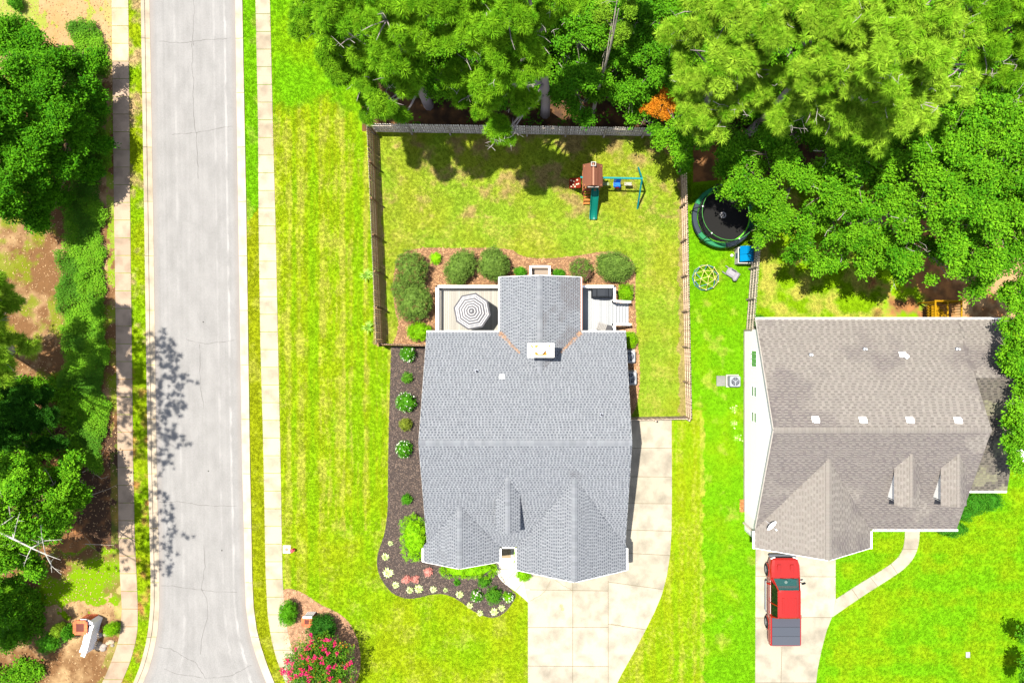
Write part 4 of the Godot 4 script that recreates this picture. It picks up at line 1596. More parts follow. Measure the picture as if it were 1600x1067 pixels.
	trim(h, at, "gutter", Vector3(x0, ye - 0.06, zr - 0.06), Vector3(28.95, ye - 0.06, zr - 0.06), 0.12, 0.11, white)
	trim(h, at, "gutter", Vector3(20.9, yf - 0.06, zf + 0.06), Vector3(x1 + 0.1, yf - 0.06, zf + 0.06), 0.12, 0.11, white)
	trim(h, at, "gutter", Vector3(x1 + 0.2, 2.54, 9.56), Vector3(29.45, 2.54, 9.56), 0.12, 0.11, white)
	for x in [x0 + 0.01]:
		trim(h, at, "fascia", Vector3(x, ye - 0.1, zr), Vector3(x, ym - 0.1, zm), 0.04, 0.16, Color(0.5, 0.46, 0.44))
		trim(h, at, "fascia", Vector3(x, ym - 0.1, zm), Vector3(x, yf - 0.1, zf), 0.04, 0.16, Color(0.5, 0.46, 0.44))
	var dp := MB.new(at, Color(0.55, 0.45, 0.4))
	dp.cbox(Transform3D(Basis(), Vector3(13.68, 1.4, 12.2)), Vector3(0.08, 2.7, 0.1), 0.01)
	part(h, "downpipe", dp.mesh(M.paint))
	# roof fittings
	for q in [[1267, 554.5], [1351.5, 545.5], [1496, 545.5]]:
		var y := ye + (P(q[0], q[1], 4.0).z - zr) * sr
		vent_pipe(roof, at, P(q[0], q[1], y), 0.055, 0.3, Color(0.55, 0.57, 0.6), Color(0.06, 0.07, 0.09))
	var yp := ye + (P(1411, 555, 4.0).z - zr) * sr
	var wv := MB.new(at, Color(0.8, 0.8, 0.8))
	var wp := P(1411, 554, yp)
	wv.box(Transform3D(Basis(Vector3.RIGHT, -0.46), wp + Vector3(0, 0.03, 0)), Vector3(0.42, 0.03, 0.36))
	wv.lathe(Transform3D(Basis(), wp + Vector3(0.08, 0, 0.1)), [Vector2(0.1, 0), Vector2(0.1, 0.28), Vector2(0.14, 0.3), Vector2(0.14, 0.35), Vector2(0, 0.4)], 12)
	part(roof, "flue_pipe", wv.mesh(M.paint))
	for q in [[1275.5, 656], [1349.5, 656.5], [1423, 656.5], [1498, 657]]:
		var y := ye + (P(q[0], q[1], 5.7).z - zr) * sr
		var vp := P(q[0], q[1], y)
		var vb := MB.new(at, Color(0.78, 0.78, 0.78))
		vb.box(Transform3D(Basis(Vector3.RIGHT, -0.46), vp + Vector3(-0.03, 0.015, -0.03)), Vector3(0.42, 0.02, 0.36))
		vb.cbox(Transform3D(Basis(Vector3.RIGHT, -0.3), vp + Vector3(0, 0.12, 0.02)), Vector3(0.32, 0.14, 0.3), 0.03)
		part(roof, "roof_vent", vb.mesh(M.paint))
	# satellite dish on the gable slope
	var dp0 := P(1201, 813.5, 4.0)
	var foot := P(1195, 812, 3.0)
	foot.y = g[4] + (foot.x - g[0]) * (g[5] - g[4]) / (g[2] - g[0])
	var dish := thing("satellite_dish", "white satellite dish on the garage gable of the brown roofed house", "satellite dish", foot)
	var dir := Vector3(0.45, 0.55, 0.45).normalized()
	var bs := Basis(dir.cross(Vector3.UP).normalized(), dir, dir.cross(Vector3.UP).normalized().cross(dir))
	var c0 := foot + Vector3(0.12, 0.55, 0.1)
	var db := MB.new(foot, Color(0.8, 0.8, 0.8))
	db.lathe(Transform3D(bs, c0), [Vector2(0, -0.03), Vector2(0.2, 0.0), Vector2(0.36, 0.08), Vector2(0.375, 0.075), Vector2(0.2, -0.02), Vector2(0, -0.05)], 24)
	part(dish, "reflector", db.mesh(M.paint))
	var am := MB.new(foot, Color(0.5, 0.5, 0.52))
	am.bar(foot, c0 - dir * 0.04, 0.025)
	part(dish, "mast", am.mesh(M.metal))
	var ar := MB.new(foot, Color(0.5, 0.5, 0.52))
	ar.bar(c0 - bs.z * 0.3, c0 + dir * 0.42, 0.014)
	part(dish, "feed_arm", ar.mesh(M.metal))
	var fh := MB.new(foot, Color(0.7, 0.7, 0.7))
	fh.lathe(Transform3D(bs, c0 + dir * 0.36), [Vector2(0, 0), Vector2(0.05, 0), Vector2(0.04, 0.12), Vector2(0, 0.13)], 10)
	part(dish, "feed_horn", fh.mesh(M.paint))
	# yellow wooden stair down from the back door
	var ya := P(1487, 492, 0)
	var ys := thing("garden_stair", "yellow stained wooden stair and landing behind the brown roofed house", "stair", ya)
	var yel := Color(0.40, 0.22, 0.005)
	var q0 := P(1463, 470, 2.0)
	var q1 := P(1504, 470, 2.0)
	for i in 7:
		var sb := MB.new(ya, yel * rng.randf_range(0.85, 1.05))
		sb.cbox(Transform3D(Basis(), Vector3((q0.x + q1.x) / 2 + 0.35, 1.0 - i * 0.14, -1.0 - i * 0.15)), Vector3(0.75, 0.04, 0.2), 0.008)
		part(ys, "step", sb.mesh(M.wood))
	for i in 6:
		var lb := MB.new(ya, yel * rng.randf_range(0.85, 1.05))
		lb.bx(q0.x + 0.05 + i * 0.13, q0.x + 0.17 + i * 0.13, 0.98, 1.02, -2.2, -0.7)
		part(ys, "board", lb.mesh(M.wood))
	for x in [q0.x, (q0.x + q1.x) / 2 - 0.05, q1.x]:
		var rl := MB.new(ya, yel)
		rl.beam(Vector3(x, 1.95, -0.7), Vector3(x, 1.95, q0.z), 0.1, 0.06)
		part(ys, "rail", rl.mesh(M.wood))
		for z in [-0.8, q0.z + 0.05]:
			var po := MB.new(ya, yel)
			po.bx(x - 0.045, x + 0.045, 0, 2.0, z - 0.045, z + 0.045)
			part(ys, "post", po.mesh(M.wood))
		for i in 9:
			var bl := MB.new(ya, yel)
			var z := lerpf(-0.85, q0.z + 0.1, (i + 0.5) / 9.0)
			bl.bx(x - 0.02, x + 0.02, 0.95, 1.92, z - 0.02, z + 0.02)
			part(ys, "baluster", bl.mesh(M.wood))
	var cr := MB.new(ya, yel)
	cr.beam(Vector3(q0.x - 0.06, 1.96, q0.z), Vector3(q1.x + 0.06, 1.96, q0.z), 0.1, 0.07)
	part(ys, "rail", cr.mesh(M.wood))
	# air conditioner by the white wall
	var ac := P(1145, 595, 0)
	ac_unit(Vector3(12.95, 0, ac.z), "white air conditioner by the second house wall", Color(0.2, 0.22, 0.24), 0.7)
	var pad := MB.new(Vector3(12.2, 0, ac.z), Color(0.2, 0.2, 0.195))
	pad.bx(11.9, 12.5, 0.0, 0.06, ac.z - 0.34, ac.z + 0.34)
	var pt := thing("splash_pad", "grey concrete pad beside the white air conditioner", "pad", Vector3(12.2, 0, ac.z))
	part(pt, "block", pad.mesh(M.concrete))
	# white canopy roof under the leaves at the right
	var wa := P(1595, 712, 2.2)
	var wc := thing("shed_canopy", "small white canopy beside the brown roofed house under leaves", "canopy", Vector3(wa.x, 0, wa.z))
	var wm := MB.new(Vector3(wa.x, 0, wa.z), white)
	wm.slab([wa + Vector3(-0.6, -0.1, 0.5), wa + Vector3(-0.5, 0.1, -0.5), wa + Vector3(0.7, 0.1, -0.5), wa + Vector3(0.7, -0.1, 0.5)], Vector3(0, -0.05, 0))
	part(wc, "roof_sheet", wm.mesh(M.paint))
	for q in [[-0.5, -0.4], [0.6, -0.4], [-0.5, 0.4], [0.6, 0.4]]:
		var po := MB.new(Vector3(wa.x, 0, wa.z), white)
		po.bar(Vector3(wa.x + q[0], 0, wa.z + q[1]), Vector3(wa.x + q[0], 2.12, wa.z + q[1]), 0.03)
		part(wc, "post", po.mesh(M.paint))


func ac_unit(at: Vector3, label: String, col: Color, s: float) -> void:
	var t := thing("air_conditioner", label, "air conditioner", at)
	var b := MB.new(at, col)
	b.cbox(Transform3D(Basis(), at + Vector3(0, 0.42, 0)), Vector3(s, 0.7, s), 0.06)
	part(t, "casing", b.mesh(M.paint))
	var p := MB.new(at, Color(0.4, 0.38, 0.35))
	p.bx(at.x - s * 0.6, at.x + s * 0.6, 0.0, 0.07, at.z - s * 0.6, at.z + s * 0.6)
	part(t, "pad", p.mesh(M.concrete))
	var f := MB.new(at, Color(0.03, 0.035, 0.05))
	f.lathe(Transform3D(Basis(), at + Vector3(0, 0.775, 0)), [Vector2(s * 0.4, 0), Vector2(s * 0.38, 0.006), Vector2(0, 0.006)], 20)
	part(t, "fan_opening", f.mesh(M.matte))
	var gr := MB.new(at, Color(0.35, 0.38, 0.42))
	for i in 3:
		var r := s * (0.14 + 0.12 * i)
		var pts := []
		var rad := []
		for k in 19:
			pts.append(at + Vector3(cos(TAU * k / 18) * r, 0.8, sin(TAU * k / 18) * r))
			rad.append(0.008)
		gr.tube(pts, rad, 4, false)
	for k in 4:
		var d := Vector3(cos(PI * k / 4), 0, sin(PI * k / 4)) * s * 0.4
		gr.bar(at + Vector3(0, 0.795, 0) - d, at + Vector3(0, 0.795, 0) + d, 0.008, 4)
	part(t, "fan_grille", gr.mesh(M.metal))
	for k in 3:
		var bl := MB.new(at, Color(0.2, 0.22, 0.25))
		var bs := Basis(Vector3.UP, TAU * k / 3 + 0.5) * Basis(Vector3.RIGHT, 0.35)
		bl.box(Transform3D(bs, at + Vector3(0, 0.787, 0) + Basis(Vector3.UP, TAU * k / 3 + 0.5) * Vector3(s * 0.2, 0, 0)), Vector3(s * 0.34, 0.008, s * 0.08))
		part(t, "fan_blade", bl.mesh(M.metal))


# board fence from a to b; inside: side on which posts and rails stand (unit vector)
func fence(label: String, a: Vector3, b: Vector3, high: float, inside: Vector3, tone: Color, posts: Color, step := 0.15) -> Node3D:
	var t := thing("board_fence", label, "fence", (a + b) / 2)
	var o := t.position
	var d := b - a
	var x := d.normalized()
	var bs := Basis(x, Vector3.UP, x.cross(Vector3.UP))
	var n := int(d.length() / step)
	var meshes := []
	for k in 6:
		var mb := MB.new(Vector3.ZERO, tone * (0.78 + 0.07 * k))
		# dog-eared top
		var w := step * 0.385
		mb.slab([Vector3(-w, 0.03, 0.009), Vector3(-w, high - 0.05, 0.009), Vector3(-w * 0.6, high, 0.009), Vector3(w * 0.6, high, 0.009), Vector3(w, high - 0.05, 0.009), Vector3(w, 0.03, 0.009)], Vector3(0, 0, -0.018))
		meshes.append(mb.mesh(M.weathered))
	for i in n:
		var p := a + x * ((i + 0.5) * d.length() / n) - o
		p.y += rng.randf_range(-0.025, 0.015)
		part(t, "picket", meshes[rng.randi() % 6], "", Transform3D(bs * Basis(Vector3(0, 0, 1), rng.randf_range(-0.012, 0.012)), p))
	for y in [0.3, high * 0.5, high - 0.3]:
		var r := MB.new(o, posts * rng.randf_range(0.85, 1.1))
		r.beam(a + inside * 0.045 + Vector3(0, y, 0), b + inside * 0.045 + Vector3(0, y, 0), 0.05, 0.09)
		part(t, "rail", r.mesh(M.weathered))
	var m := maxi(1, int(round(d.length() / 2.4)))
	for i in m + 1:
		var p := a + d * (float(i) / m) + inside * 0.12
		var pb := MB.new(o, posts * rng.randf_range(0.75, 1.0))
		pb.cbox(Transform3D(bs, p + Vector3(0, high / 2 + 0.02, 0)), Vector3(0.1, high + 0.04, 0.1), 0.012)
		part(t, "post", pb.mesh(M.weathered))
	return t


func fences() -> void:
	var grey := Color(0.55, 0.48, 0.41)
	var brown := Color(0.66, 0.53, 0.42)
	var dk := Color(0.30, 0.18, 0.10)
	var nw := P(583, 206)
	var ne := P(1063, 213)
	var se := P(1072, 650)
	var sw := P(597, 537)
	fence("long grey board fence between the back garden and the wood", nw + Vector3(0.05, 0, 0), ne, 1.78, Vector3(0, 0, 1), Color(0.80, 0.74, 0.66), grey)
	fence("brown board fence between the street lawn and the back garden", nw + Vector3(0, 0, 0.1), sw, 1.78, Vector3(1, 0, 0), brown, dk)
	fence("brown board fence between the play set and the trampoline", ne + Vector3(0, 0, 0.1), se, 1.78, Vector3(-1, 0, 0), brown, Color(0.5, 0.36, 0.25))
	fence("short fence from the mulch bed corner to the house wall", sw + Vector3(0.1, 0, 0), P(672, 539), 1.6, Vector3(0, 0, 1), Color(0.42, 0.33, 0.26), dk)
	fence("short fence with gate at the head of the driveway", P(968, 652), se + Vector3(-0.1, 0, 0), 1.5, Vector3(0, 0, 1), Color(0.42, 0.33, 0.26), brown)
	fence("weathered grey fence running up to the second house", P(1166, 516), P(1177, 372), 1.75, Vector3(-1, 0, 0.1).normalized(), Color(0.46, 0.41, 0.34), Color(0.38, 0.33, 0.26), 0.17)


func play_things() -> void:
	# ---- play set
	var o := P(928, 285)
	var t := thing("play_set", "wooden play tower with brown roof, green slide and swing beam", "play set", o)
	var red := Color(0.30, 0.085, 0.045)
	var wood := Color(0.36, 0.15, 0.06)
	var teal := Color(0.005, 0.14, 0.145)
	var green := Color(0.004, 0.13, 0.10)
	var r0 := P(911, 256, 2.7)
	var r1 := P(942, 291, 2.7)
	var xm := (r0.x + r1.x) / 2
	# tower posts and floor
	for x in [r0.x + 0.12, r1.x - 0.12]:
		for z in [r0.z + 0.15, r1.z - 0.1]:
			var po := MB.new(o, wood)
			po.cbox(Transform3D(Basis(), Vector3(x, 1.35, z)), Vector3(0.1, 2.7, 0.1), 0.01)
			part(t, "post", po.mesh(M.wood))
	for i in 8:
		var fb := MB.new(o, wood * rng.randf_range(0.85, 1.1))
		var w := (r1.z - r0.z - 0.1) / 8
		fb.bx(r0.x + 0.05, r1.x - 0.05, 1.28, 1.32, r0.z + 0.08 + i * w, r0.z + 0.07 + (i + 1) * w)
		part(t, "floor_board", fb.mesh(M.wood))
	# roof boards on two slopes, a small cupola opening at the back
	for s in 2:
		var ex: float = r0.x if s == 0 else r1.x
		var n := 5
		for i in n:
			var f0 := float(i) / n
			var f1 := float(i + 1) / n - 0.008
			var a := Vector3(lerpf(ex, xm, f0), 2.6 + 0.5 * f0, r0.z)
			var b := Vector3(lerpf(ex, xm, f1), 2.6 + 0.5 * f1, r0.z)
			var dz := Vector3(0, 0, r1.z - r0.z)
			var rb := MB.new(o, Color(0.20, 0.08, 0.05) * rng.randf_range(0.9, 1.1))
			rb.slab([a, b, b + dz, a + dz], Vector3(0, -0.03, 0))
			part(t, "roof_board", rb.mesh(M.wood))
	var rr := MB.new(o, Color(0.42, 0.2, 0.13))
	rr.bx(xm - 0.05, xm + 0.05, 3.08, 3.13, r0.z - 0.02, r1.z + 0.02)
	part(t, "ridge_board", rr.mesh(M.wood))
	var cu := MB.new(o, Color(0.26, 0.255, 0.24))
	var cz := r0.z + 0.13
	for q in [[-0.13, 0.0, 0.04, 0.26], [0.13, 0.0, 0.04, 0.26], [0.0, -0.11, 0.22, 0.04], [0.0, 0.11, 0.22, 0.04]]:
		cu.box(Transform3D(Basis(), Vector3(xm + q[0], 3.13, cz + q[1])), Vector3(q[2], 0.24, q[3]))
	part(t, "roof_turret", cu.mesh(M.paint))
	var cd := MB.new(o, Color(0.015, 0.01, 0.01))
	cd.bx(xm - 0.11, xm + 0.11, 3.06, 3.1, cz - 0.09, cz + 0.09)
	part(t, "turret_lid", cd.mesh(M.matte))
	# gable with fretted grey board over the slide
	var ga := MB.new(o, Color(0.2, 0.19, 0.175))
	ga.beam(Vector3(r0.x + 0.3, 2.66, r1.z + 0.04), Vector3(r1.x - 0.25, 2.66, r1.z + 0.04), 0.06, 0.2)
	part(t, "sign_board", ga.mesh(M.paint))
	for i in 3:
		var rl := MB.new(o, red)
		rl.beam(Vector3(r0.x + 0.05, 1.5 + i * 0.25, r1.z + 0.02), Vector3(xm - 0.12, 1.5 + i * 0.25, r1.z + 0.02), 0.05, 0.1)
		part(t, "guard_rail", rl.mesh(M.wood))
	# ladder
	var l0 := P(918, 296, 1.2)
	var l1 := P(918, 320, 0.05)
	for s in [-0.24, 0.24]:
		var st := MB.new(o, red)
		st.beam(Vector3(l0.x + s, 1.3, l0.z - 0.15), Vector3(l1.x + s, 0.02, l1.z), 0.05, 0.1)
		part(t, "ladder_rail", st.mesh(M.wood))
	for i in 5:
		var f := (i + 0.5) / 5.0
		var tr := MB.new(o, Color(0.5, 0.19, 0.05))
		tr.cbox(Transform3D(Basis(), Vector3(l0.x, lerpf(1.2, 0.1, f), lerpf(l0.z - 0.1, l1.z, f))), Vector3(0.44, 0.04, 0.14), 0.01)
		part(t, "rung", tr.mesh(M.wood))
	# slide: a trough with rolled edges
	var sl := MB.new(o, green)
	var path := []
	for i in 15:
		var f := i / 14.0
		var top := P(930, 294, 1.35)
		var bot := P(926.5, 343, 0.12)
		var y := lerpf(1.32, 0.14, smoothstep(0.0, 1.0, clampf(f * 1.08 - 0.02, 0, 1)))
		path.append(Vector3(lerpf(top.x, bot.x, f), y, lerpf(top.z, bot.z, f)))
	var sec := [[-0.25, 0.16], [-0.21, 0.17], [-0.19, 0.1], [-0.13, 0.02], [0.0, 0.0], [0.13, 0.02], [0.19, 0.1], [0.21, 0.17], [0.25, 0.16]]
	for i in path.size() - 1:
		for k in sec.size() - 1:
			var A: Vector3 = path[i] + Vector3(sec[k][0], sec[k][1], 0)
			var B: Vector3 = path[i] + Vector3(sec[k + 1][0], sec[k + 1][1], 0)
			var C: Vector3 = path[i + 1] + Vector3(sec[k + 1][0], sec[k + 1][1], 0)
			var D: Vector3 = path[i + 1] + Vector3(sec[k][0], sec[k][1], 0)
			sl.quad(A, B, C, D, Vector3.UP)
			sl.quad(A - Vector3(0, 0.015, 0), B - Vector3(0, 0.015, 0), C - Vector3(0, 0.015, 0), D - Vector3(0, 0.015, 0), Vector3.DOWN)
	part(t, "slide", sl.mesh(M.plastic))
	# climbing wall with holds
	var c0 := P(907, 286, 1.3)
	var c1 := P(889.5, 287, 0.05)
	for i in 6:
		var cw := MB.new(o, Color(0.28, 0.03, 0.015) * rng.randf_range(0.85, 1.15))
		var p0 := c0.lerp(c1, i / 6.0)
		var p1 := c0.lerp(c1, (i + 0.96) / 6.0)
		cw.slab([p0 + Vector3(0, 0, -0.38), p1 + Vector3(0, 0, -0.33), p1 + Vector3(0, 0, 0.33), p0 + Vector3(0, 0, 0.28)], Vector3(0.03, -0.03, 0))
		part(t, "climbing_board", cw.mesh(M.wood))
	for q in [[0.25, -0.2], [0.3, 0.08], [0.45, 0.22], [0.55, -0.12], [0.6, 0.1], [0.78, 0.2], [0.8, -0.2], [0.15, 0.05]]:
		var hb := MB.new(o, Color(0.62, 0.5, 0.35))
		var p := c0.lerp(c1, q[0]) + Vector3(-0.01, 0.02, q[1])
		hb.lathe(Transform3D(Basis(Vector3(0, 0, 1), 0.8), p), [Vector2(0.06, 0), Vector2(0.045, 0.05), Vector2(0, 0.06)], 8)
		part(t, "climbing_hold", hb.mesh(M.plastic))
	# swing beam and A-frame
	var b0 := P(907, 277, 2.2)
	var b1 := P(1004.5, 279, 2.2)
	var bm := MB.new(o, teal)
	bm.beam(b0, b1, 0.1, 0.12)
	part(t, "swing_beam", bm.mesh(M.paint))
	for q in [P(997.5, 261.5), P(996, 326)]:
		var lg := MB.new(o, teal)
		lg.beam(q, b1 + Vector3(-0.05, 0.03, 0), 0.09, 0.09)
		part(t, "swing_leg", lg.mesh(M.paint))
	# swings
	for q in [[969, 0], [987, 1], [951, 2]]:
		var sx := P(q[0], 280, 2.2).x
		for s in [-0.2, 0.2]:
			var rp := MB.new(o, Color(0.5, 0.45, 0.2))
			rp.bar(Vector3(sx + s, 2.15, b0.z + 0.02), Vector3(sx + s, 0.62, b0.z + 0.05), 0.012, 5)
			part(t, "rope", rp.mesh(M.matte))
		var se := MB.new(o)
		if q[1] == 0:
			se.col = Color(0.01, 0.12, 0.55)
			se.cbox(Transform3D(Basis(), Vector3(sx, 0.55, b0.z + 0.08)), Vector3(0.46, 0.12, 0.44), 0.05)
			se.cbox(Transform3D(Basis(Vector3.RIGHT, -0.2), Vector3(sx, 0.85, b0.z - 0.12)), Vector3(0.46, 0.6, 0.07), 0.03)
			se.col = Color(0.4, 0.01, 0.02)
			se.cbox(Transform3D(Basis(), Vector3(sx, 0.66, b0.z + 0.3)), Vector3(0.2, 0.08, 0.1), 0.02)
			part(t, "bucket_seat", se.mesh(M.plastic))
		elif q[1] == 1:
			se.col = Color(0.3, 0.29, 0.22)
			se.cbox(Transform3D(Basis(), Vector3(sx, 0.6, b0.z + 0.05)), Vector3(0.5, 0.04, 0.22), 0.015)
			part(t, "swing_seat", se.mesh(M.plastic))
		else:
			se.col = Color(0.16, 0.2, 0.1)
			se.cbox(Transform3D(Basis(), Vector3(sx, 0.6, b0.z + 0.05)), Vector3(0.46, 0.04, 0.2), 0.015)
			part(t, "swing_seat", se.mesh(M.plastic))
	trampoline()
	dome_climber()
	playhouse()


func ring_pts(c: Vector3, r: float, n: int) -> Array:
	var a := []
	for k in n + 1:
		a.append(c + Vector3(cos(TAU * k / n) * r, 0, sin(TAU * k / n) * r))
	return a


func fill(v, n: int) -> Array:
	var a := []
	for i in n:
		a.append(v)
	return a


func trampoline() -> void:
	var c := P(1131, 338, 0.9)
	var o := Vector3(c.x, 0, c.z)
	var t := thing("trampoline", "round black trampoline with green edged pads and a safety net", "trampoline", o)
	var mt := MB.new(o, Color(0.012, 0.012, 0.015))
	mt.lathe(Transform3D(Basis(), o), [Vector2(1.691, 0.86), Vector2(1.0, 0.84), Vector2(0, 0.835)], 40)
	part(t, "mat", mt.mesh(M.matte))
	var lg := MB.new(o, Color(0.25, 0.24, 0.25))
	lg.lathe(Transform3D(Basis(), o + Vector3(-0.02, 0, -0.1)), [Vector2(0.21, 0.845), Vector2(0.2, 0.848), Vector2(0.13, 0.848), Vector2(0.125, 0.845)], 24)
	lg.box(Transform3D(Basis(), o + Vector3(-0.06, 0.846, -0.1)), Vector3(0.04, 0.006, 0.2))
	lg.box(Transform3D(Basis(), o + Vector3(0.02, 0.846, -0.1)), Vector3(0.04, 0.006, 0.2))
	part(t, "mat_logo", lg.mesh(M.matte))
	# pads: six curved lengths, black with a bright green lip
	for k in 6:
		var pd := MB.new(o, Color(0.03, 0.04, 0.055) if k % 2 == 0 else Color(0.02, 0.16, 0.07))
		var lip := MB.new(o, Color(0.10, 0.42, 0.02))
		for i in 8:
			var a0 := TAU * (k + i / 8.0 * 0.985) / 6 + 0.45
			var a1 := TAU * (k + (i + 1) / 8.0 * 0.985) / 6 + 0.45
			var e0 := Vector3(cos(a0), 0, sin(a0))
			var e1 := Vector3(cos(a1), 0, sin(a1))
			var u := Vector3(0, 0.92, 0)
			pd.quad(o + e0 * 1.729 + u, o + e1 * 1.729 + u, o + e1 * 2.014 + u, o + e0 * 2.014 + u, Vector3.UP)
			pd.quad(o + e0 * 2.014 + u, o + e1 * 2.014 + u, o + e1 * 2.052 + Vector3(0, 0.7, 0), o + e0 * 2.052 + Vector3(0, 0.7, 0), e0)
			lip.quad(o + e0 * 1.662 + u * 0.985, o + e1 * 1.662 + u * 0.985, o + e1 * 1.738 + u * 1.006, o + e0 * 1.738 + u * 1.006, Vector3.UP)
		var pp := part(t, "pad", pd.mesh(M.plastic))
		part(pp, "pad_lip", lip.mesh(M.plastic))
	var fr := MB.new(o, Color(0.3, 0.3, 0.32))
	fr.tube(ring_pts(o + Vector3(0, 0.82, 0), 1.995, 36), fill(0.03, 37), 6, false)
	part(t, "frame_ring", fr.mesh(M.metal))
	var tp := MB.new(o, Color(0.05, 0.2, 0.04))
	tp.tube(ring_pts(o + Vector3(0, 2.45, 0), 1.767, 36), fill(0.022, 37), 5, false)
	part(t, "net_ring", tp.mesh(M.plastic))
	for k in 6:
		var a := TAU * k / 6 + 0.2
		var e := Vector3(cos(a), 0, sin(a))
		var po := MB.new(o, Color(0.03, 0.03, 0.035))
		po.tube([o + e * 2.052, o + e * 2.071 + Vector3(0, 1.4, 0), o + e * 1.852 + Vector3(0, 2.3, 0), o + e * 1.767 + Vector3(0, 2.45, 0)], [0.035, 0.035, 0.03, 0.025], 7)
		part(t, "net_pole", po.mesh(M.plastic))
		var cap := MB.new(o, Color(0.7, 0.75, 0.7))
		cap.lathe(Transform3D(Basis(), o + e * 1.776 + Vector3(0, 2.45, 0)), [Vector2(0.04, 0), Vector2(0.045, 0.05), Vector2(0, 0.08)], 8)
		part(t, "pole_cap", cap.mesh(M.plastic))
	# net: thin cords, up and round
	var nt := MB.new(o, Color(0.015, 0.015, 0.017))
	for k in 90:
		var a := TAU * k / 90
		var e := Vector3(cos(a), 0, sin(a))
		nt.tube([o + e * 1.748 + Vector3(0, 0.92, 0), o + e * 1.767 + Vector3(0, 2.44, 0)], [0.006, 0.006], 3, false)
	for i in 20:
		nt.tube(ring_pts(o + Vector3(0, 0.98 + i * 0.075, 0), 1.758, 36), fill(0.005, 37), 3, false)
	var np := part(t, "net", nt.mesh(M.matte), "stuff")
	np.set_meta("label", "fine black safety net")


func dome_climber() -> void:
	var c := P(1102, 434, 0)
	var t := thing("climbing_dome", "low geodesic climbing dome of yellow and blue bars on grass", "climbing dome", c)
	var r := 0.86
	var y := 0.95
	var top := [c + Vector3(0, y, 0)]
	var mid := []
	var low := []
	var base := []
	for k in 5:
		var a := TAU * k / 5 + 0.35
		mid.append(c + Vector3(cos(a) * r * 0.55, y * 0.86, sin(a) * r * 0.55))
		low.append(c + Vector3(cos(a) * r * 0.95, y * 0.45, sin(a) * r * 0.95))
		low.append(c + Vector3(cos(a + TAU / 10) * r * 0.92, y * 0.5, sin(a + TAU / 10) * r * 0.92))
		for s in [0.0, TAU / 10]:
			base.append(c + Vector3(cos(a + s + 0.3) * r * 1.0, 0.03, sin(a + s + 0.3) * r * 1.0))
	var bars := []
	for k in 5:
		bars.append([top[0], mid[k], 0])
		bars.append([mid[k], mid[(k + 1) % 5], 0])
		bars.append([mid[k], low[k * 2], 0])
		bars.append([mid[k], low[k * 2 + 1], 1])
		bars.append([mid[k], low[(k * 2 + 9) % 10], 0])
	for k in 10:
		bars.append([low[k], low[(k + 1) % 10], 0 if k % 2 == 0 else 1])
		bars.append([low[k], base[k], 1])
		bars.append([low[(k + 1) % 10], base[k], 2])
		bars.append([base[k], base[(k + 1) % 10], 1])
	var tones := [Color(0.42, 0.38, 0.12), Color(0.06, 0.15, 0.28), Color(0.35, 0.35, 0.3)]
	for b in bars:
		var mb := MB.new(c, tones[b[2]])
		mb.bar(b[0], b[1], 0.021, 6)
		part(t, "bar", mb.mesh(M.plastic))
	for p in mid + top + low:
		var j := MB.new(c, Color(0.6, 0.5, 0.2))
		j.lathe(Transform3D(Basis(), p - Vector3(0, 0.03, 0)), [Vector2(0, 0), Vector2(0.045, 0.015), Vector2(0.045, 0.045), Vector2(0, 0.06)], 8)
		part(t, "joint", j.mesh(M.plastic))


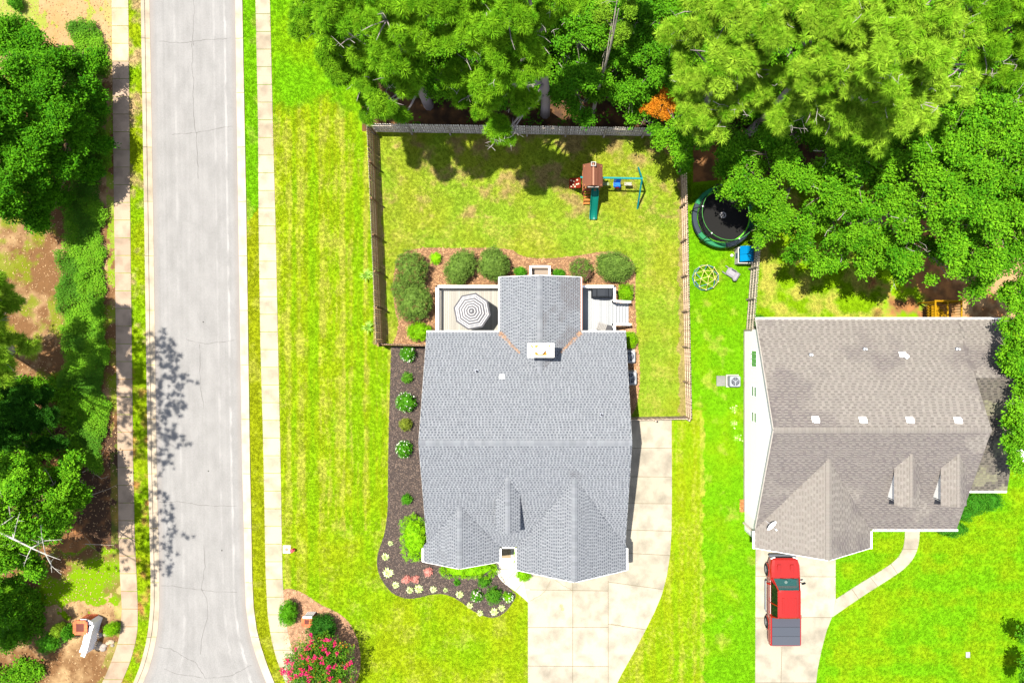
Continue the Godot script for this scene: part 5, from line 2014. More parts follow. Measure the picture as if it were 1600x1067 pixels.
func playhouse() -> void:
	var c := P(1160, 400, 0)
	var t := thing("toy_playhouse", "small plastic playhouse with white walls and bright blue roof", "playhouse", c)
	var x0 := P(1149.5, 0, 0.2).x
	var x1 := P(1172, 0, 0.2).x
	var z0 := P(0, 388, 0.2).z
	var z1 := P(0, 413, 0.2).z
	var white := Color(0.45, 0.42, 0.41)
	for w in [[x0, x0 + 0.05, z0, z1], [x1 - 0.05, x1, z0, z1], [x0 + 0.05, x1 - 0.05, z0, z0 + 0.05], [x0 + 0.05, x1 - 0.05, z1 - 0.05, z1]]:
		var mb := MB.new(c, white)
		mb.bx(w[0], w[1], 0.0, 0.8, w[2], w[3])
		part(t, "wall", mb.mesh(M.plastic))
	var win := MB.new(c, Color(0.03, 0.07, 0.16))
	win.bx(x0 - 0.01, x0 - 0.002, 0.3, 0.7, z0 + 0.35, z0 + 0.7)
	part(t, "window", win.mesh(M.plastic))
	var blue := Color(0.003, 0.15, 0.34)
	var xm := (x0 + x1) / 2 + 0.02
	var zz := [z0 - 0.06, (z0 + z1) / 2 - 0.03, z1 - 0.1]
	for i in 2:
		for s in 2:
			var rb := MB.new(c, blue * (0.95 if i == 0 else 1.05))
			var ex := (x0 + 0.12) if s == 0 else x1 + 0.06
			rb.slab([Vector3(ex, 0.82, zz[i]), Vector3(xm, 1.2, zz[i] + 0.01), Vector3(xm, 1.2, zz[i + 1] - 0.012), Vector3(ex, 0.82, zz[i + 1] - 0.012)], Vector3(0, -0.04, 0))
			part(t, "roof_panel", rb.mesh(M.plastic))
	# grey toddler ride-on
	var g := P(1142, 427, 0)
	var k := thing("toy_rocker", "pale grey plastic rocking seat on the side lawn", "rocking toy", g)
	var grey := Color(0.24, 0.235, 0.255)
	var tn := Basis(Vector3.UP, -0.55)
	var body := MB.new(g, grey)
	body.cbox(Transform3D(tn, g + Vector3(0, 0.26, 0)), Vector3(0.72, 0.34, 0.55), 0.12)
	body.cbox(Transform3D(tn, g + tn * Vector3(0.34, 0.42, 0.1)), Vector3(0.3, 0.3, 0.62), 0.1)
	part(k, "body", body.mesh(M.plastic))
	var sl := MB.new(g, Color(0.05, 0.05, 0.06))
	sl.box(Transform3D(tn, g + tn * Vector3(0.02, 0.432, -0.17)), Vector3(0.34, 0.012, 0.09))
	part(k, "hand_slot", sl.mesh(M.matte))
	for s in [-1.0, 1.0]:
		var rk := MB.new(g, grey * 0.9)
		var pts := []
		for i in 7:
			var a := (i - 3) / 3.0
			pts.append(g + tn * Vector3(a * 0.56, 0.05 + a * a * 0.12, s * 0.22))
		rk.tube(pts, fill(0.04, 7), 6)
		part(k, "rocker", rk.mesh(M.plastic))
	var ball := P(1144, 399, 0.1)
	var bt := thing("ball", "small white ball beside the blue roofed playhouse", "ball", Vector3(ball.x, 0, ball.z))
	var bb := MB.new(bt.position, Color(0.75, 0.75, 0.72))
	var pr := []
	for i in 13:
		pr.append(Vector2(sin(PI * i / 12.0) * 0.1, 0.1 - cos(PI * i / 12.0) * 0.1))
	bb.lathe(Transform3D(Basis(), bt.position), pr, 16)
	part(bt, "skin", bb.mesh(M.plastic))


func truck() -> void:
	# pickup parked nose to the garage; local axes: length along z (front at -z), width along x
	var z0 := 14.15
	var z1 := 19.92
	var xc := 16.1
	var o := Vector3(xc, 0.035, (z0 + z1) / 2)
	var t := thing("pickup_truck", "bright red crew cab pickup with grey bed cover on the driveway", "pickup truck", o)
	var red := Color(0.25, 0.010, 0.004)
	var blk := Color(0.015, 0.015, 0.018)
	# body side and hood as lofted sections: [z, half width, sill y, shoulder y, top y, top half width]
	var secs := [[z0 + 0.10, 0.72, 0.5, 0.80, 0.92, 0.60], [z0 + 0.2, 0.88, 0.42, 0.90, 1.02, 0.76], [z0 + 0.55, 0.98, 0.40, 0.98, 1.11, 0.84], [z0 + 0.95, 1.0, 0.40, 1.02, 1.16, 0.86], [z0 + 1.3, 1.0, 0.40, 1.05, 1.18, 0.86], [z0 + 1.42, 1.0, 0.40, 1.06, 1.12, 0.90], [z0 + 3.78, 1.0, 0.42, 1.08, 1.12, 0.92], [z0 + 3.86, 1.0, 0.42, 1.08, 1.2, 0.93], [z1 - 0.18, 0.99, 0.46, 1.08, 1.2, 0.93], [z1 - 0.05, 0.96, 0.5, 1.04, 1.17, 0.9]]
	var body := MB.new(o, red)
	var ring := func(s: Array) -> Array:
		var p := []
		for sg in [-1.0, 1.0]:
			var q := [Vector3(xc + sg * s[1] * 0.93, s[2], s[0]), Vector3(xc + sg * s[1], s[2] + 0.18, s[0]), Vector3(xc + sg * s[1], lerpf(s[2], s[3], 0.7), s[0]), Vector3(xc + sg * s[1] * 0.985, s[3], s[0]), Vector3(xc + sg * (s[5] + 0.06), s[4] - 0.025, s[0]), Vector3(xc + sg * s[5] * 0.85, s[4], s[0])]
			if sg > 0:
				q.reverse()
			p.append_array(q)
		return p
	for i in secs.size() - 1:
		var a: Array = ring.call(secs[i])
		var b: Array = ring.call(secs[i + 1])
		var mid := Vector3(xc, 0.8, (secs[i][0] + secs[i + 1][0]) / 2)
		for k in a.size() - 1:
			body.quad(a[k], a[k + 1], b[k + 1], b[k], (a[k] + b[k + 1]) / 2 - mid)
	for e in [0, secs.size() - 1]:
		var a: Array = ring.call(secs[e])
		for k in range(1, a.size() - 1):
			body.tri_out(a[0], a[k], a[k + 1], Vector3(0, 0, -1 if e == 0 else 1))
	# hood creases
	for s in [-0.42, 0.42]:
		body.cbox(Transform3D(Basis(Vector3.RIGHT, 0.045), Vector3(xc + s, 1.155, z0 + 0.85)), Vector3(0.22, 0.05, 0.8), 0.024)
	part(t, "body", body.mesh(M.car))
	# cab: greenhouse with slanted screens
	var roof_y := 1.83
	var fz := z0 + 1.92
	var rz := z0 + 3.62
	var roof := MB.new(o, red)
	var hw := 0.68
	var pr := []
	for s in 9:
		var f := s / 8.0 * 2.0 - 1.0
		pr.append(Vector2(f * hw, roof_y - 0.06 * f * f * f * f - 0.02 * f * f))
	for k in pr.size() - 1:
		roof.quad(Vector3(xc + pr[k].x, pr[k].y, fz + 0.1), Vector3(xc + pr[k + 1].x, pr[k + 1].y, fz + 0.1), Vector3(xc + pr[k + 1].x, pr[k + 1].y, rz), Vector3(xc + pr[k].x, pr[k].y, rz), Vector3.UP)
		roof.quad(Vector3(xc + pr[k].x, pr[k].y - 0.05, fz - 0.02), Vector3(xc + pr[k + 1].x, pr[k + 1].y - 0.05, fz - 0.02), Vector3(xc + pr[k + 1].x, pr[k + 1].y, fz + 0.1), Vector3(xc + pr[k].x, pr[k].y, fz + 0.1), Vector3(0, 1, -0.4))
		roof.quad(Vector3(xc + pr[k].x, pr[k].y, rz), Vector3(xc + pr[k + 1].x, pr[k + 1].y, rz), Vector3(xc + pr[k + 1].x, pr[k + 1].y - 0.08, rz + 0.1), Vector3(xc + pr[k].x, pr[k].y - 0.08, rz + 0.1), Vector3(0, 1, 0.6))
	for i in 4:
		roof.cbox(Transform3D(Basis(), Vector3(xc - 0.39 + i * 0.26, roof_y - 0.006, (fz + rz) / 2 + 0.1)), Vector3(0.14, 0.022, 1.0), 0.01)
	part(t, "cab_roof", roof.mesh(M.car))
	# pillars and door frames
	for s in [-1.0, 1.0]:
		var pl := MB.new(o, red)
		var bx: float = xc + s * 0.955
		var tx: float = xc + s * (hw + 0.01)
		pl.beam(Vector3(xc + s * 0.86, 1.13, z0 + 1.3), Vector3(tx, roof_y - 0.09, fz), 0.07, 0.09)
		pl.beam(Vector3(tx, roof_y - 0.08, fz), Vector3(tx, roof_y - 0.08, rz + 0.08), 0.09, 0.07)
		pl.beam(Vector3(bx, 1.1, rz - 0.7), Vector3(tx, roof_y - 0.09, rz - 0.7), 0.1, 0.06, Vector3(0, 0, 1))
		pl.beam(Vector3(bx, 1.1, rz + 0.14), Vector3(tx, roof_y - 0.09, rz + 0.06), 0.2, 0.06, Vector3(0, 0, 1))
		part(t, "pillar", pl.mesh(M.car))
		for w in [[z0 + 1.45, rz - 0.73, fz + 0.02], [rz - 0.66, rz + 0.06, rz - 0.66]]:
			var gl := MB.new(o, blk)
			gl.quad(Vector3(bx - s * 0.01, 1.11, w[0]), Vector3(bx - s * 0.01, 1.11, w[1]), Vector3(tx + s * 0.01, roof_y - 0.1, w[1]), Vector3(tx + s * 0.01, roof_y - 0.1, w[2]), Vector3(s, 0.4, 0))
			part(t, "side_window", gl.mesh(M.glass))
		# chrome strip below the windows, door handle, mirror
		var st := MB.new(o, Color(0.6, 0.6, 0.62))
		st.beam(Vector3(bx + s * 0.03, 1.1, z0 + 1.5), Vector3(bx + s * 0.03, 1.1, rz + 0.05), 0.02, 0.02)
		part(t, "belt_strip", st.mesh(M.metal))
		var mi := MB.new(o, red if s < 0 else blk)
		mi.cbox(Transform3D(Basis(Vector3.UP, s * 0.35), Vector3(xc + s * 1.14, 1.2, z0 + 1.66)), Vector3(0.28, 0.2, 0.09), 0.04)
		mi.bar(Vector3(xc + s * 0.93, 1.12, z0 + 1.6), Vector3(xc + s * 1.08, 1.16, z0 + 1.64), 0.025)
		part(t, "mirror", mi.mesh(M.plastic))
		for dz in [z0 + 1.5, rz - 0.7, rz + 0.16]:
			var seam := MB.new(o, Color(0.02, 0.005, 0.005))
			seam.bx(xc + s * 0.998, xc + s * 1.003, 0.5, 1.04, dz - 0.006, dz + 0.006)
			part(t, "door_seam", seam.mesh(M.matte))
		var sb := MB.new(o, Color(0.15, 0.17, 0.2))
		sb.tube([Vector3(xc + s * 1.0, 0.34, z0 + 1.7), Vector3(xc + s * 1.06, 0.36, z0 + 1.8), Vector3(xc + s * 1.06, 0.36, rz + 0.1), Vector3(xc + s * 1.0, 0.34, rz + 0.2)], fill(0.04, 4), 7)
		part(t, "running_board", sb.mesh(M.metal))
		for hz in [z0 + 2.75, rz - 0.05]:
			var dh := MB.new(o, red)
			dh.cbox(Transform3D(Basis(), Vector3(xc + s * 1.005, 0.98, hz)), Vector3(0.03, 0.04, 0.18), 0.012)
			part(t, "door_handle", dh.mesh(M.car))
		for wz in [z0 + 1.02, z1 - 1.28]:
			wheel(t, o, Vector3(xc + s * 0.92, 0.4, wz), s)
			# flared arch
			var ar := MB.new(o, red)
			var pts := []
			for i in 11:
				var a := PI * i / 10.0
				pts.append(Vector3(xc + s * 1.0, 0.42 + sin(a) * 0.45, wz - cos(a) * 0.45))
			ar.tube(pts, fill(0.035, 11), 6)
			part(t, "wheel_arch", ar.mesh(M.car))
		var hl := MB.new(o, Color(0.7, 0.72, 0.75))
		hl.cbox(Transform3D(Basis(Vector3.UP, s * -0.35), Vector3(xc + s * 0.72, 0.83, z0 + 0.15)), Vector3(0.32, 0.16, 0.12), 0.03)
		part(t, "headlight", hl.mesh(M.plastic))
		var tl := MB.new(o, Color(0.3, 0.01, 0.01))
		tl.cbox(Transform3D(Basis(), Vector3(xc + s * 0.9, 0.88, z1 - 0.06)), Vector3(0.14, 0.34, 0.1), 0.02)
		part(t, "tail_light", tl.mesh(M.plastic))
	var ws := MB.new(o, blk)
	ws.quad(Vector3(xc - 0.82, 1.15, z0 + 1.34), Vector3(xc + 0.82, 1.15, z0 + 1.34), Vector3(xc + 0.64, roof_y - 0.08, fz - 0.01), Vector3(xc - 0.64, roof_y - 0.08, fz - 0.01), Vector3(0, 1, -1))
	part(t, "windscreen", ws.mesh(M.pane))
	# dash and seats behind the glass
	var da := MB.new(o, Color(0.05, 0.06, 0.06))
	da.cbox(Transform3D(Basis(), Vector3(xc, 1.06, z0 + 1.62)), Vector3(1.5, 0.16, 0.5), 0.05)
	part(t, "dashboard", da.mesh(M.matte))
	for s in [-0.38, 0.38]:
		var sd := MB.new(o, Color(0.16, 0.18, 0.17))
		sd.cbox(Transform3D(Basis(), Vector3(xc + s, 1.25, z0 + 2.5)), Vector3(0.5, 0.8, 0.16), 0.06)
		part(t, "seat", sd.mesh(M.matte))
	var pap := MB.new(o, Color(0.7, 0.7, 0.66))
	pap.lathe(Transform3D(Basis(), Vector3(xc + 0.02, 1.15, z0 + 1.6)), [Vector2(0.1, 0), Vector2(0.09, 0.01), Vector2(0, 0.012)], 10)
	part(t, "dash_paper", pap.mesh(M.matte))
	for s in [-0.4, 0.3]:
		var wp := MB.new(o, Color(0.01, 0.01, 0.01))
		wp.beam(Vector3(xc + s, 1.18, z0 + 1.32), Vector3(xc + s + 0.5, 1.24, z0 + 1.42), 0.02, 0.02)
		part(t, "wiper", wp.mesh(M.rubber))
	var rw := MB.new(o, blk)
	rw.quad(Vector3(xc - 0.72, 1.2, rz + 0.2), Vector3(xc + 0.72, 1.2, rz + 0.2), Vector3(xc + 0.62, roof_y - 0.12, rz + 0.11), Vector3(xc - 0.62, roof_y - 0.12, rz + 0.11), Vector3(0, 0, 1))
	part(t, "rear_window", rw.mesh(M.glass))
	# grey folding cover over the bed, three panels
	for i in 3:
		var cv := MB.new(o, Color(0.056, 0.062, 0.082) * (1.0 + 0.04 * i))
		var za := z0 + 3.88 + i * (z1 - z0 - 3.98) / 3.0
		var zb := z0 + 3.88 + (i + 1) * (z1 - z0 - 3.98) / 3.0 - 0.008
		cv.cbox(Transform3D(Basis(), Vector3(xc, 1.225, (za + zb) / 2)), Vector3(1.82, 0.045, zb - za), 0.015)
		part(t, "bed_cover_panel", cv.mesh(M.rubber))
	for q in [[z0 + 0.07, 0.55, 1.8], [z1 + 0.0, 0.6, 1.86]]:
		var bu := MB.new(o, Color(0.10, 0.11, 0.13) if q[0] < z1 - 1 else Color(0.5, 0.5, 0.52))
		bu.cbox(Transform3D(Basis(), Vector3(xc, q[1], q[0])), Vector3(q[2], 0.26, 0.2), 0.07)
		part(t, "bumper", bu.mesh(M.metal))
	var gr := MB.new(o, blk)
	gr.cbox(Transform3D(Basis(), Vector3(xc, 0.8, z0 + 0.1)), Vector3(1.1, 0.24, 0.08), 0.03)
	part(t, "radiator_grille", gr.mesh(M.plastic))


func wheel(t: Node3D, o: Vector3, c: Vector3, s: float) -> void:
	var bs := Basis(Vector3(0, 0, 1), PI / 2 * -s)
	var ty := MB.new(o, Color(0.02, 0.02, 0.022))
	ty.lathe(Transform3D(bs, c), [Vector2(0.24, 0.12), Vector2(0.35, 0.125), Vector2(0.385, 0.1), Vector2(0.39, -0.1), Vector2(0.35, -0.125), Vector2(0.24, -0.12)], 24)
	var w := part(t, "wheel", ty.mesh(M.rubber))
	var ri := MB.new(o, Color(0.14, 0.145, 0.15))
	ri.lathe(Transform3D(bs, c), [Vector2(0.25, 0.11), Vector2(0.2, 0.06), Vector2(0.08, 0.07), Vector2(0.06, 0.1), Vector2(0, 0.1)], 20)
	part(w, "rim", ri.mesh(M.metal))


func street_things() -> void:
	ac_unit(P(984, 557, 0.8) * Vector3(1, 0, 1), "grey air conditioner beside the small round shrub and house wall", Color(0.22, 0.23, 0.245), 0.78)
	ac_unit(P(985.5, 591, 0.8) * Vector3(1, 0, 1), "grey air conditioner on pine straw farther from the deck", Color(0.20, 0.21, 0.23), 0.84)
	# utility pad on the verge of the lawn
	var u := P(448, 858)
	var t := thing("utility_pad", "square white concrete pad with round brown lid by the pavement", "utility pad", u)
	var pb := MB.new(u, Color(0.62, 0.6, 0.56))
	pb.cbox(Transform3D(Basis(), u + Vector3(0, 0.03, 0)), Vector3(0.52, 0.09, 0.54), 0.02)
	part(t, "pad", pb.mesh(M.concrete))
	var lid := MB.new(u, Color(0.36, 0.2, 0.12))
	lid.lathe(Transform3D(Basis(), u + Vector3(0, 0.076, 0)), [Vector2(0.11, 0), Vector2(0.1, 0.012), Vector2(0, 0.014)], 16)
	part(t, "lid", lid.mesh(M.metal))
	var fb := P(459, 858)
	var f := thing("marker_post", "short red marker post beside the white utility pad", "post", fb)
	var fm := MB.new(fb, Color(0.5, 0.06, 0.07))
	fm.lathe(Transform3D(Basis(), fb), [Vector2(0.09, 0), Vector2(0.09, 0.35), Vector2(0.12, 0.37), Vector2(0.12, 0.43), Vector2(0.05, 0.5), Vector2(0, 0.51)], 12)
	part(f, "post_body", fm.mesh(M.paint))
	for s in [-1.0, 1.0]:
		var nz := MB.new(fb, Color(0.55, 0.12, 0.12))
		nz.lathe(Transform3D(Basis(Vector3(0, 0, 1), s * PI / 2), fb + Vector3(0, 0.3, 0)), [Vector2(0.05, 0.06), Vector2(0.05, 0.15), Vector2(0, 0.15)], 10)
		part(f, "nozzle", nz.mesh(M.paint))
	var w := P(1513, 1023)
	var wt := thing("meter_cover", "small grey meter cover set in the front lawn", "meter cover", w)
	var wb := MB.new(w, Color(0.35, 0.34, 0.4))
	wb.cbox(Transform3D(Basis(), w + Vector3(0, 0.02, 0)), Vector3(0.28, 0.05, 0.38), 0.015)
	part(wt, "frame", wb.mesh(M.concrete))
	var wl := MB.new(w, Color(0.5, 0.3, 0.3))
	wl.lathe(Transform3D(Basis(), w + Vector3(0, 0.046, 0)), [Vector2(0.08, 0), Vector2(0.075, 0.008), Vector2(0, 0.008)], 12)
	part(wt, "lid", wl.mesh(M.metal))
	# neighbourhood entrance: brick pillar and curved white fence, one each side of the street
	var pc := P(124, 981, 1.3)
	var base := Vector3(pc.x, 0, pc.z)
	brick_pillar(base, 0.72, 1.3, "red brick pillar at the end of the curved white fence")
	var curve := []
	for q in [[124, 970.5], [134, 971], [143, 976], [139, 987], [136, 1000], [133, 1013], [128, 1026]]:
		curve.append(P(q[0], q[1], 1.1))
	var cf := thing("white_fence", "curved white entrance fence with flat cap beside the brick pillar", "fence", Vector3(curve[3].x, 0, curve[3].z))
	var o := cf.position
	for i in curve.size() - 1:
		var a: Vector3 = curve[i]
		var b: Vector3 = curve[i + 1]
		var wall := MB.new(o, Color(0.66, 0.66, 0.70))
		var dir := (b - a).normalized()
		var sd := Vector3(-dir.z, 0, dir.x) * 0.13
		wall.slab([a - sd, a + sd, b + sd, b - sd], Vector3(0, -0.08, 0))
		part(cf, "cap", wall.mesh(M.paint))
		var n := 4
		for k in n:
			var p := a.lerp(b, (k + 0.5) / n)
			var pk := MB.new(o, Color(0.66, 0.66, 0.7))
			pk.box(Transform3D(Basis(dir, Vector3.UP, dir.cross(Vector3.UP)), Vector3(p.x, 0.52, p.z)), Vector3(0.09, 1.0, 0.03))
			part(cf, "picket", pk.mesh(M.paint))
		if i >= 3:
			# lower shelf on the garden side
			var lo := MB.new(o, Color(0.66, 0.66, 0.7))
			var off := sd.normalized() * 0.32
			if off.x > 0:
				off = -off
			lo.slab([a + off - sd - Vector3(0, 0.3, 0), a + off + sd - Vector3(0, 0.3, 0), b + off + sd - Vector3(0, 0.3, 0), b + off - sd - Vector3(0, 0.3, 0)], Vector3(0, -0.06, 0))
			part(cf, "ledge", lo.mesh(M.paint))
			for s in 2:
				var sp := a.lerp(b, s * 0.5 + 0.25) + off * 0.5 - Vector3(0, 0.1, 0)
				var br := MB.new(o, Color(0.66, 0.66, 0.7))
				br.beam(sp - off * 0.4, sp + off * 0.4 - Vector3(0, 0.2, 0), 0.05, 0.05)
				part(cf, "bracket", br.mesh(M.paint))
	var p2 := P(478, 973, 1.0)
	brick_pillar(Vector3(p2.x, 0, p2.z), 0.5, 0.9, "red brick pillar half hidden by the pink crape myrtle")
	var fa := P(473, 964.5, 0.9)
	var fbb := P(487, 964.5, 0.9)
	var sf := thing("white_fence", "short white fence panel behind the clipped round shrub", "fence", Vector3((fa.x + fbb.x) / 2, 0, fa.z))
	var sr := MB.new(sf.position, Color(0.7, 0.7, 0.72))
	sr.beam(fa, fbb, 0.13, 0.06)
	part(sf, "cap", sr.mesh(M.paint))
	for k in 5:
		var pk := MB.new(sf.position, Color(0.7, 0.7, 0.72))
		var p := fa.lerp(fbb, (k + 0.5) / 5)
		pk.bx(p.x - 0.04, p.x + 0.04, 0, 0.87, p.z - 0.02, p.z + 0.02)
		part(sf, "picket", pk.mesh(M.paint))
	# river stones by the left entrance
	for i in 26:
		var q := P(rng.randf_range(141, 178), rng.randf_range(990, 1014))
		if q.x > P(along(WALK_L0, 1005) - 5, 0).x:
			continue
		var s := thing("stone", "rounded tan and grey stone between entrance fence and pavement", "stone", q, "stones by the entrance fence")
		var sb := MB.new(q, Color(0.45, 0.35, 0.25).lerp(Color(0.3, 0.27, 0.27), rng.randf()) * rng.randf_range(0.7, 1.25))
		var k := rng.randf_range(0.08, 0.17)
		sb.blob(Transform3D(Basis(Vector3.UP, rng.randf() * TAU).scaled(Vector3(k * 1.3, k * 0.7, k)), q + Vector3(0, k * 0.3, 0)), 5, 8, noise(50 + i, 0.02, 2), 0.25)
		part(s, "boulder", sb.mesh(M.concrete))


func brick_pillar(base: Vector3, w: float, high: float, label: String) -> void:
	var t := thing("brick_pillar", label, "pillar", base)
	var core := MB.new(base, Color(0.36, 0.3, 0.26))
	core.bx(base.x - w / 2 + 0.02, base.x + w / 2 - 0.02, 0, high - 0.09, base.z - w / 2 + 0.02, base.z + w / 2 - 0.02)
	part(t, "mortar_core", core.mesh(M.concrete))
	var tones := []
	for k in 4:
		var m := BoxMesh.new()
		m.size = Vector3(0.205, 0.062, 0.1)
		var mm: StandardMaterial3D = M.concrete.duplicate()
		mm.vertex_color_use_as_albedo = false
		mm.albedo_color = lin(0.33 + 0.05 * k, 0.085 + 0.012 * k, 0.045)
		m.material = mm
		tones.append(m)
	var rows := int((high - 0.1) / 0.074)
	for r in rows:
		for side in 4:
			var n := int(w / 0.215)
			for i in n:
				var f := (i + 0.5 + (0.0 if r % 2 == 0 else 0.25)) / n - 0.5
				f = clampf(f, -0.5 + 0.1 / w, 0.5 - 0.1 / w)
				var bs := Basis(Vector3.UP, side * PI / 2)
				part(t, "brick", tones[rng.randi() % 4], "", Transform3D(bs, Vector3(0, 0.04 + r * 0.074, 0) + bs * Vector3(f * w, 0, w / 2 - 0.04)))
	# cap: a ring of brick on edge round a dark flat top
	var cap := MB.new(base, Color(0.12, 0.04, 0.035))
	cap.bx(base.x - w / 2 + 0.06, base.x + w / 2 - 0.06, high - 0.09, high - 0.01, base.z - w / 2 + 0.06, base.z + w / 2 - 0.06)
	part(t, "cap", cap.mesh(M.concrete))
	for side in 4:
		var n := int(w / 0.09)
		for i in n:
			var bs := Basis(Vector3.UP, side * PI / 2)
			var f := (float(i) + 0.5) / n - 0.5
			part(t, "brick", tones[rng.randi() % 4], "", Transform3D(bs * Basis(Vector3.UP, PI / 2), Vector3(0, high - 0.04, 0) + bs * Vector3(f * w, 0, w / 2 + 0.0)))


var leaf_mesh := []      # clusters of broad leaves, about 0.3 m in radius at scale 1
var small_mesh := []     # clusters of small leaves
var tuft_mesh := []      # pine tufts
var blade_mesh := []     # grass-like clumps


func make_foliage() -> void:
	for v in 3:
		var b := MB.new()
		for i in 15:
			var d := Vector3(rng.randfn(), rng.randfn() * 0.7, rng.randfn()).normalized()
			var p := d * rng.randf_range(0.08, 0.3)
			var dir := (d + Vector3(rng.randfn(), rng.randfn() * 0.5 - 0.2, rng.randfn()) * 0.6).normalized()
			var up := (Vector3.UP + Vector3(rng.randfn(), 0, rng.randfn()) * 0.55).normalized()
			var side := dir.cross(up).normalized()
			var l := rng.randf_range(0.12, 0.2)
			var w := l * 0.30
			var mid := p + dir * l * 0.5 + up * 0.012
			b.tri_out(p, mid + side * w, mid - side * w, up)
			b.tri_out(mid + side * w, p + dir * l - up * 0.015, mid - side * w, up)
		leaf_mesh.append(b.mesh(M.leaf))
	for v in 3:
		var b := MB.new()
		for i in 16:
			var d := Vector3(rng.randfn(), rng.randfn() * 0.7 + 0.3, rng.randfn()).normalized()
			var p := d * rng.randf_range(0.02, 0.11)
			var dir := (d + Vector3(rng.randfn(), rng.randfn(), rng.randfn()) * 0.5).normalized()
			var up := (Vector3.UP + Vector3(rng.randfn(), 0, rng.randfn()) * 0.6).normalized()
			var side := dir.cross(up).normalized()
			var l := rng.randf_range(0.045, 0.075)
			var mid := p + dir * l * 0.5
			b.tri_out(p, mid + side * l * 0.3, mid - side * l * 0.3, up)
			b.tri_out(mid + side * l * 0.3, p + dir * l, mid - side * l * 0.3, up)
		small_mesh.append(b.mesh(M.leaf))
	for v in 3:
		var b := MB.new()
		for i in 64:
			var d := Vector3(rng.randfn(), absf(rng.randfn()) * 0.9 - 0.25, rng.randfn()).normalized()
			var l := rng.randf_range(0.2, 0.32)
			var side := d.cross(Vector3(rng.randfn(), rng.randfn(), rng.randfn())).normalized() * rng.randf_range(0.010, 0.016)
			b.tri_out(d * 0.02 - side, d * 0.02 + side, d * l + Vector3(0, -0.03, 0), Vector3.UP)
		tuft_mesh.append(b.mesh(M.needle))
	for v in 2:
		var b := MB.new()
		for i in 26:
			var a := rng.randf() * TAU
			var l := rng.randf_range(0.6, 1.0)
			var e := Vector3(cos(a), 0, sin(a))
			var s := Vector3(-sin(a), 0, cos(a)) * 0.05
			var k := e * l * 0.45 + Vector3(0, 0.55 * l, 0)
			b.quad(e * 0.05 - s, e * 0.05 + s, k + s, k - s, Vector3.UP)
			b.tri_out(k - s, k + s, e * l + Vector3(0, 0.4 * l, 0), Vector3.UP)
		blade_mesh.append(b.mesh(M.leaf))


# lobe: ball of foliage seen at a pixel of the photograph, at height h, with a radius in pixels
func L(px: float, py: float, h: float, rpx: float, squash := 0.75) -> Array:
	var c := P(px, py, h)
	var r := rpx * (H - h) / F
	return [c, Vector3(r, r * squash, r)]


func rand_tone(a: Color, b: Color) -> Color:
	var c := a.lerp(b, rng.randf())
	return c * rng.randf_range(0.85, 1.15)


func tree(called: String, label: String, base: Vector3, lobes: Array, kind: String, a: Color, b: Color, density := 1.0, trunk_r := 0.2, bark := Color(0.3, 0.25, 0.21), group := "", twigs := 0) -> Node3D:
	var t := thing(called, label, "tree", base, group)
	var top := Vector3.ZERO
	var hi := 0.0
	for l in lobes:
		if l[0].y > hi:
			hi = l[0].y
			top = l[0]
	var wood := MB.new(base, bark)
	var spine := []
	var rad := []
	var tip := Vector3(lerpf(base.x, top.x, 0.5), hi, lerpf(base.z, top.z, 0.5))
	for i in 9:
		var f := i / 8.0
		var wob := Vector3(sin(f * 5.0 + base.x), 0, cos(f * 4.0 + base.z)) * 0.12 * f
		spine.append(base + (tip - base) * Vector3(f * f, f, f * f) + wob)
		rad.append(lerpf(trunk_r * 1.15, trunk_r * 0.25, f))
	spine[0].y = -0.05
	wood.tube(spine, rad, 8)
	for l in lobes:
		var c: Vector3 = l[0]
		var dist := Vector2(c.x - base.x, c.z - base.z).length()
		var f := clampf((c.y - 0.45 * dist) / hi, 0.12, 0.95)
		var s: Vector3 = spine[int(f * 8)]
		var m := s.lerp(c, 0.55) + Vector3(rng.randfn(), 0.6, rng.randfn()) * 0.12 * dist * 0.3
		var rr := clampf(trunk_r * 0.3, 0.03, 0.09)
		wood.tube([s, m, c], [rr, rr * 0.7, rr * 0.35], 5, false)
		for k in 3:
			var e: Vector3 = c + Vector3(rng.randfn(), rng.randfn() * 0.4, rng.randfn()).normalized() * l[1] * 0.8
			wood.tube([c.lerp(m, 0.2), c.lerp(e, 0.6) + Vector3(0, 0.05, 0), e], [rr * 0.4, rr * 0.3, 0.008], 4, false)
	part(t, "trunk", wood.mesh(M.bark))
	if twigs > 0:
		var tw := MB.new(base, Color(0.50, 0.47, 0.42))
		for i in twigs:
			var l: Array = lobes[rng.randi() % lobes.size()]
			var d := Vector3(rng.randfn(), absf(rng.randfn()) + 0.6, rng.randfn()).normalized()
			var s: Vector3 = l[0] + d * l[1] * 0.75
			var e := s + Vector3(rng.randfn(), 0.4, rng.randfn()).normalized() * rng.randf_range(0.3, 0.8)
			var m := s.lerp(e, 0.5) + Vector3(rng.randfn(), rng.randfn(), rng.randfn()) * 0.06
			tw.tube([s, m, e], [0.016, 0.012, 0.005], 4, false)
			tw.tube([m, m.lerp(e, 0.5) + Vector3(rng.randfn(), rng.randfn(), rng.randfn()) * 0.12], [0.01, 0.004], 4, false)
		part(t, "dead_twig", tw.mesh(M.bark), "stuff")
	crown(t, base, lobes, kind, a, b, density)
	return t


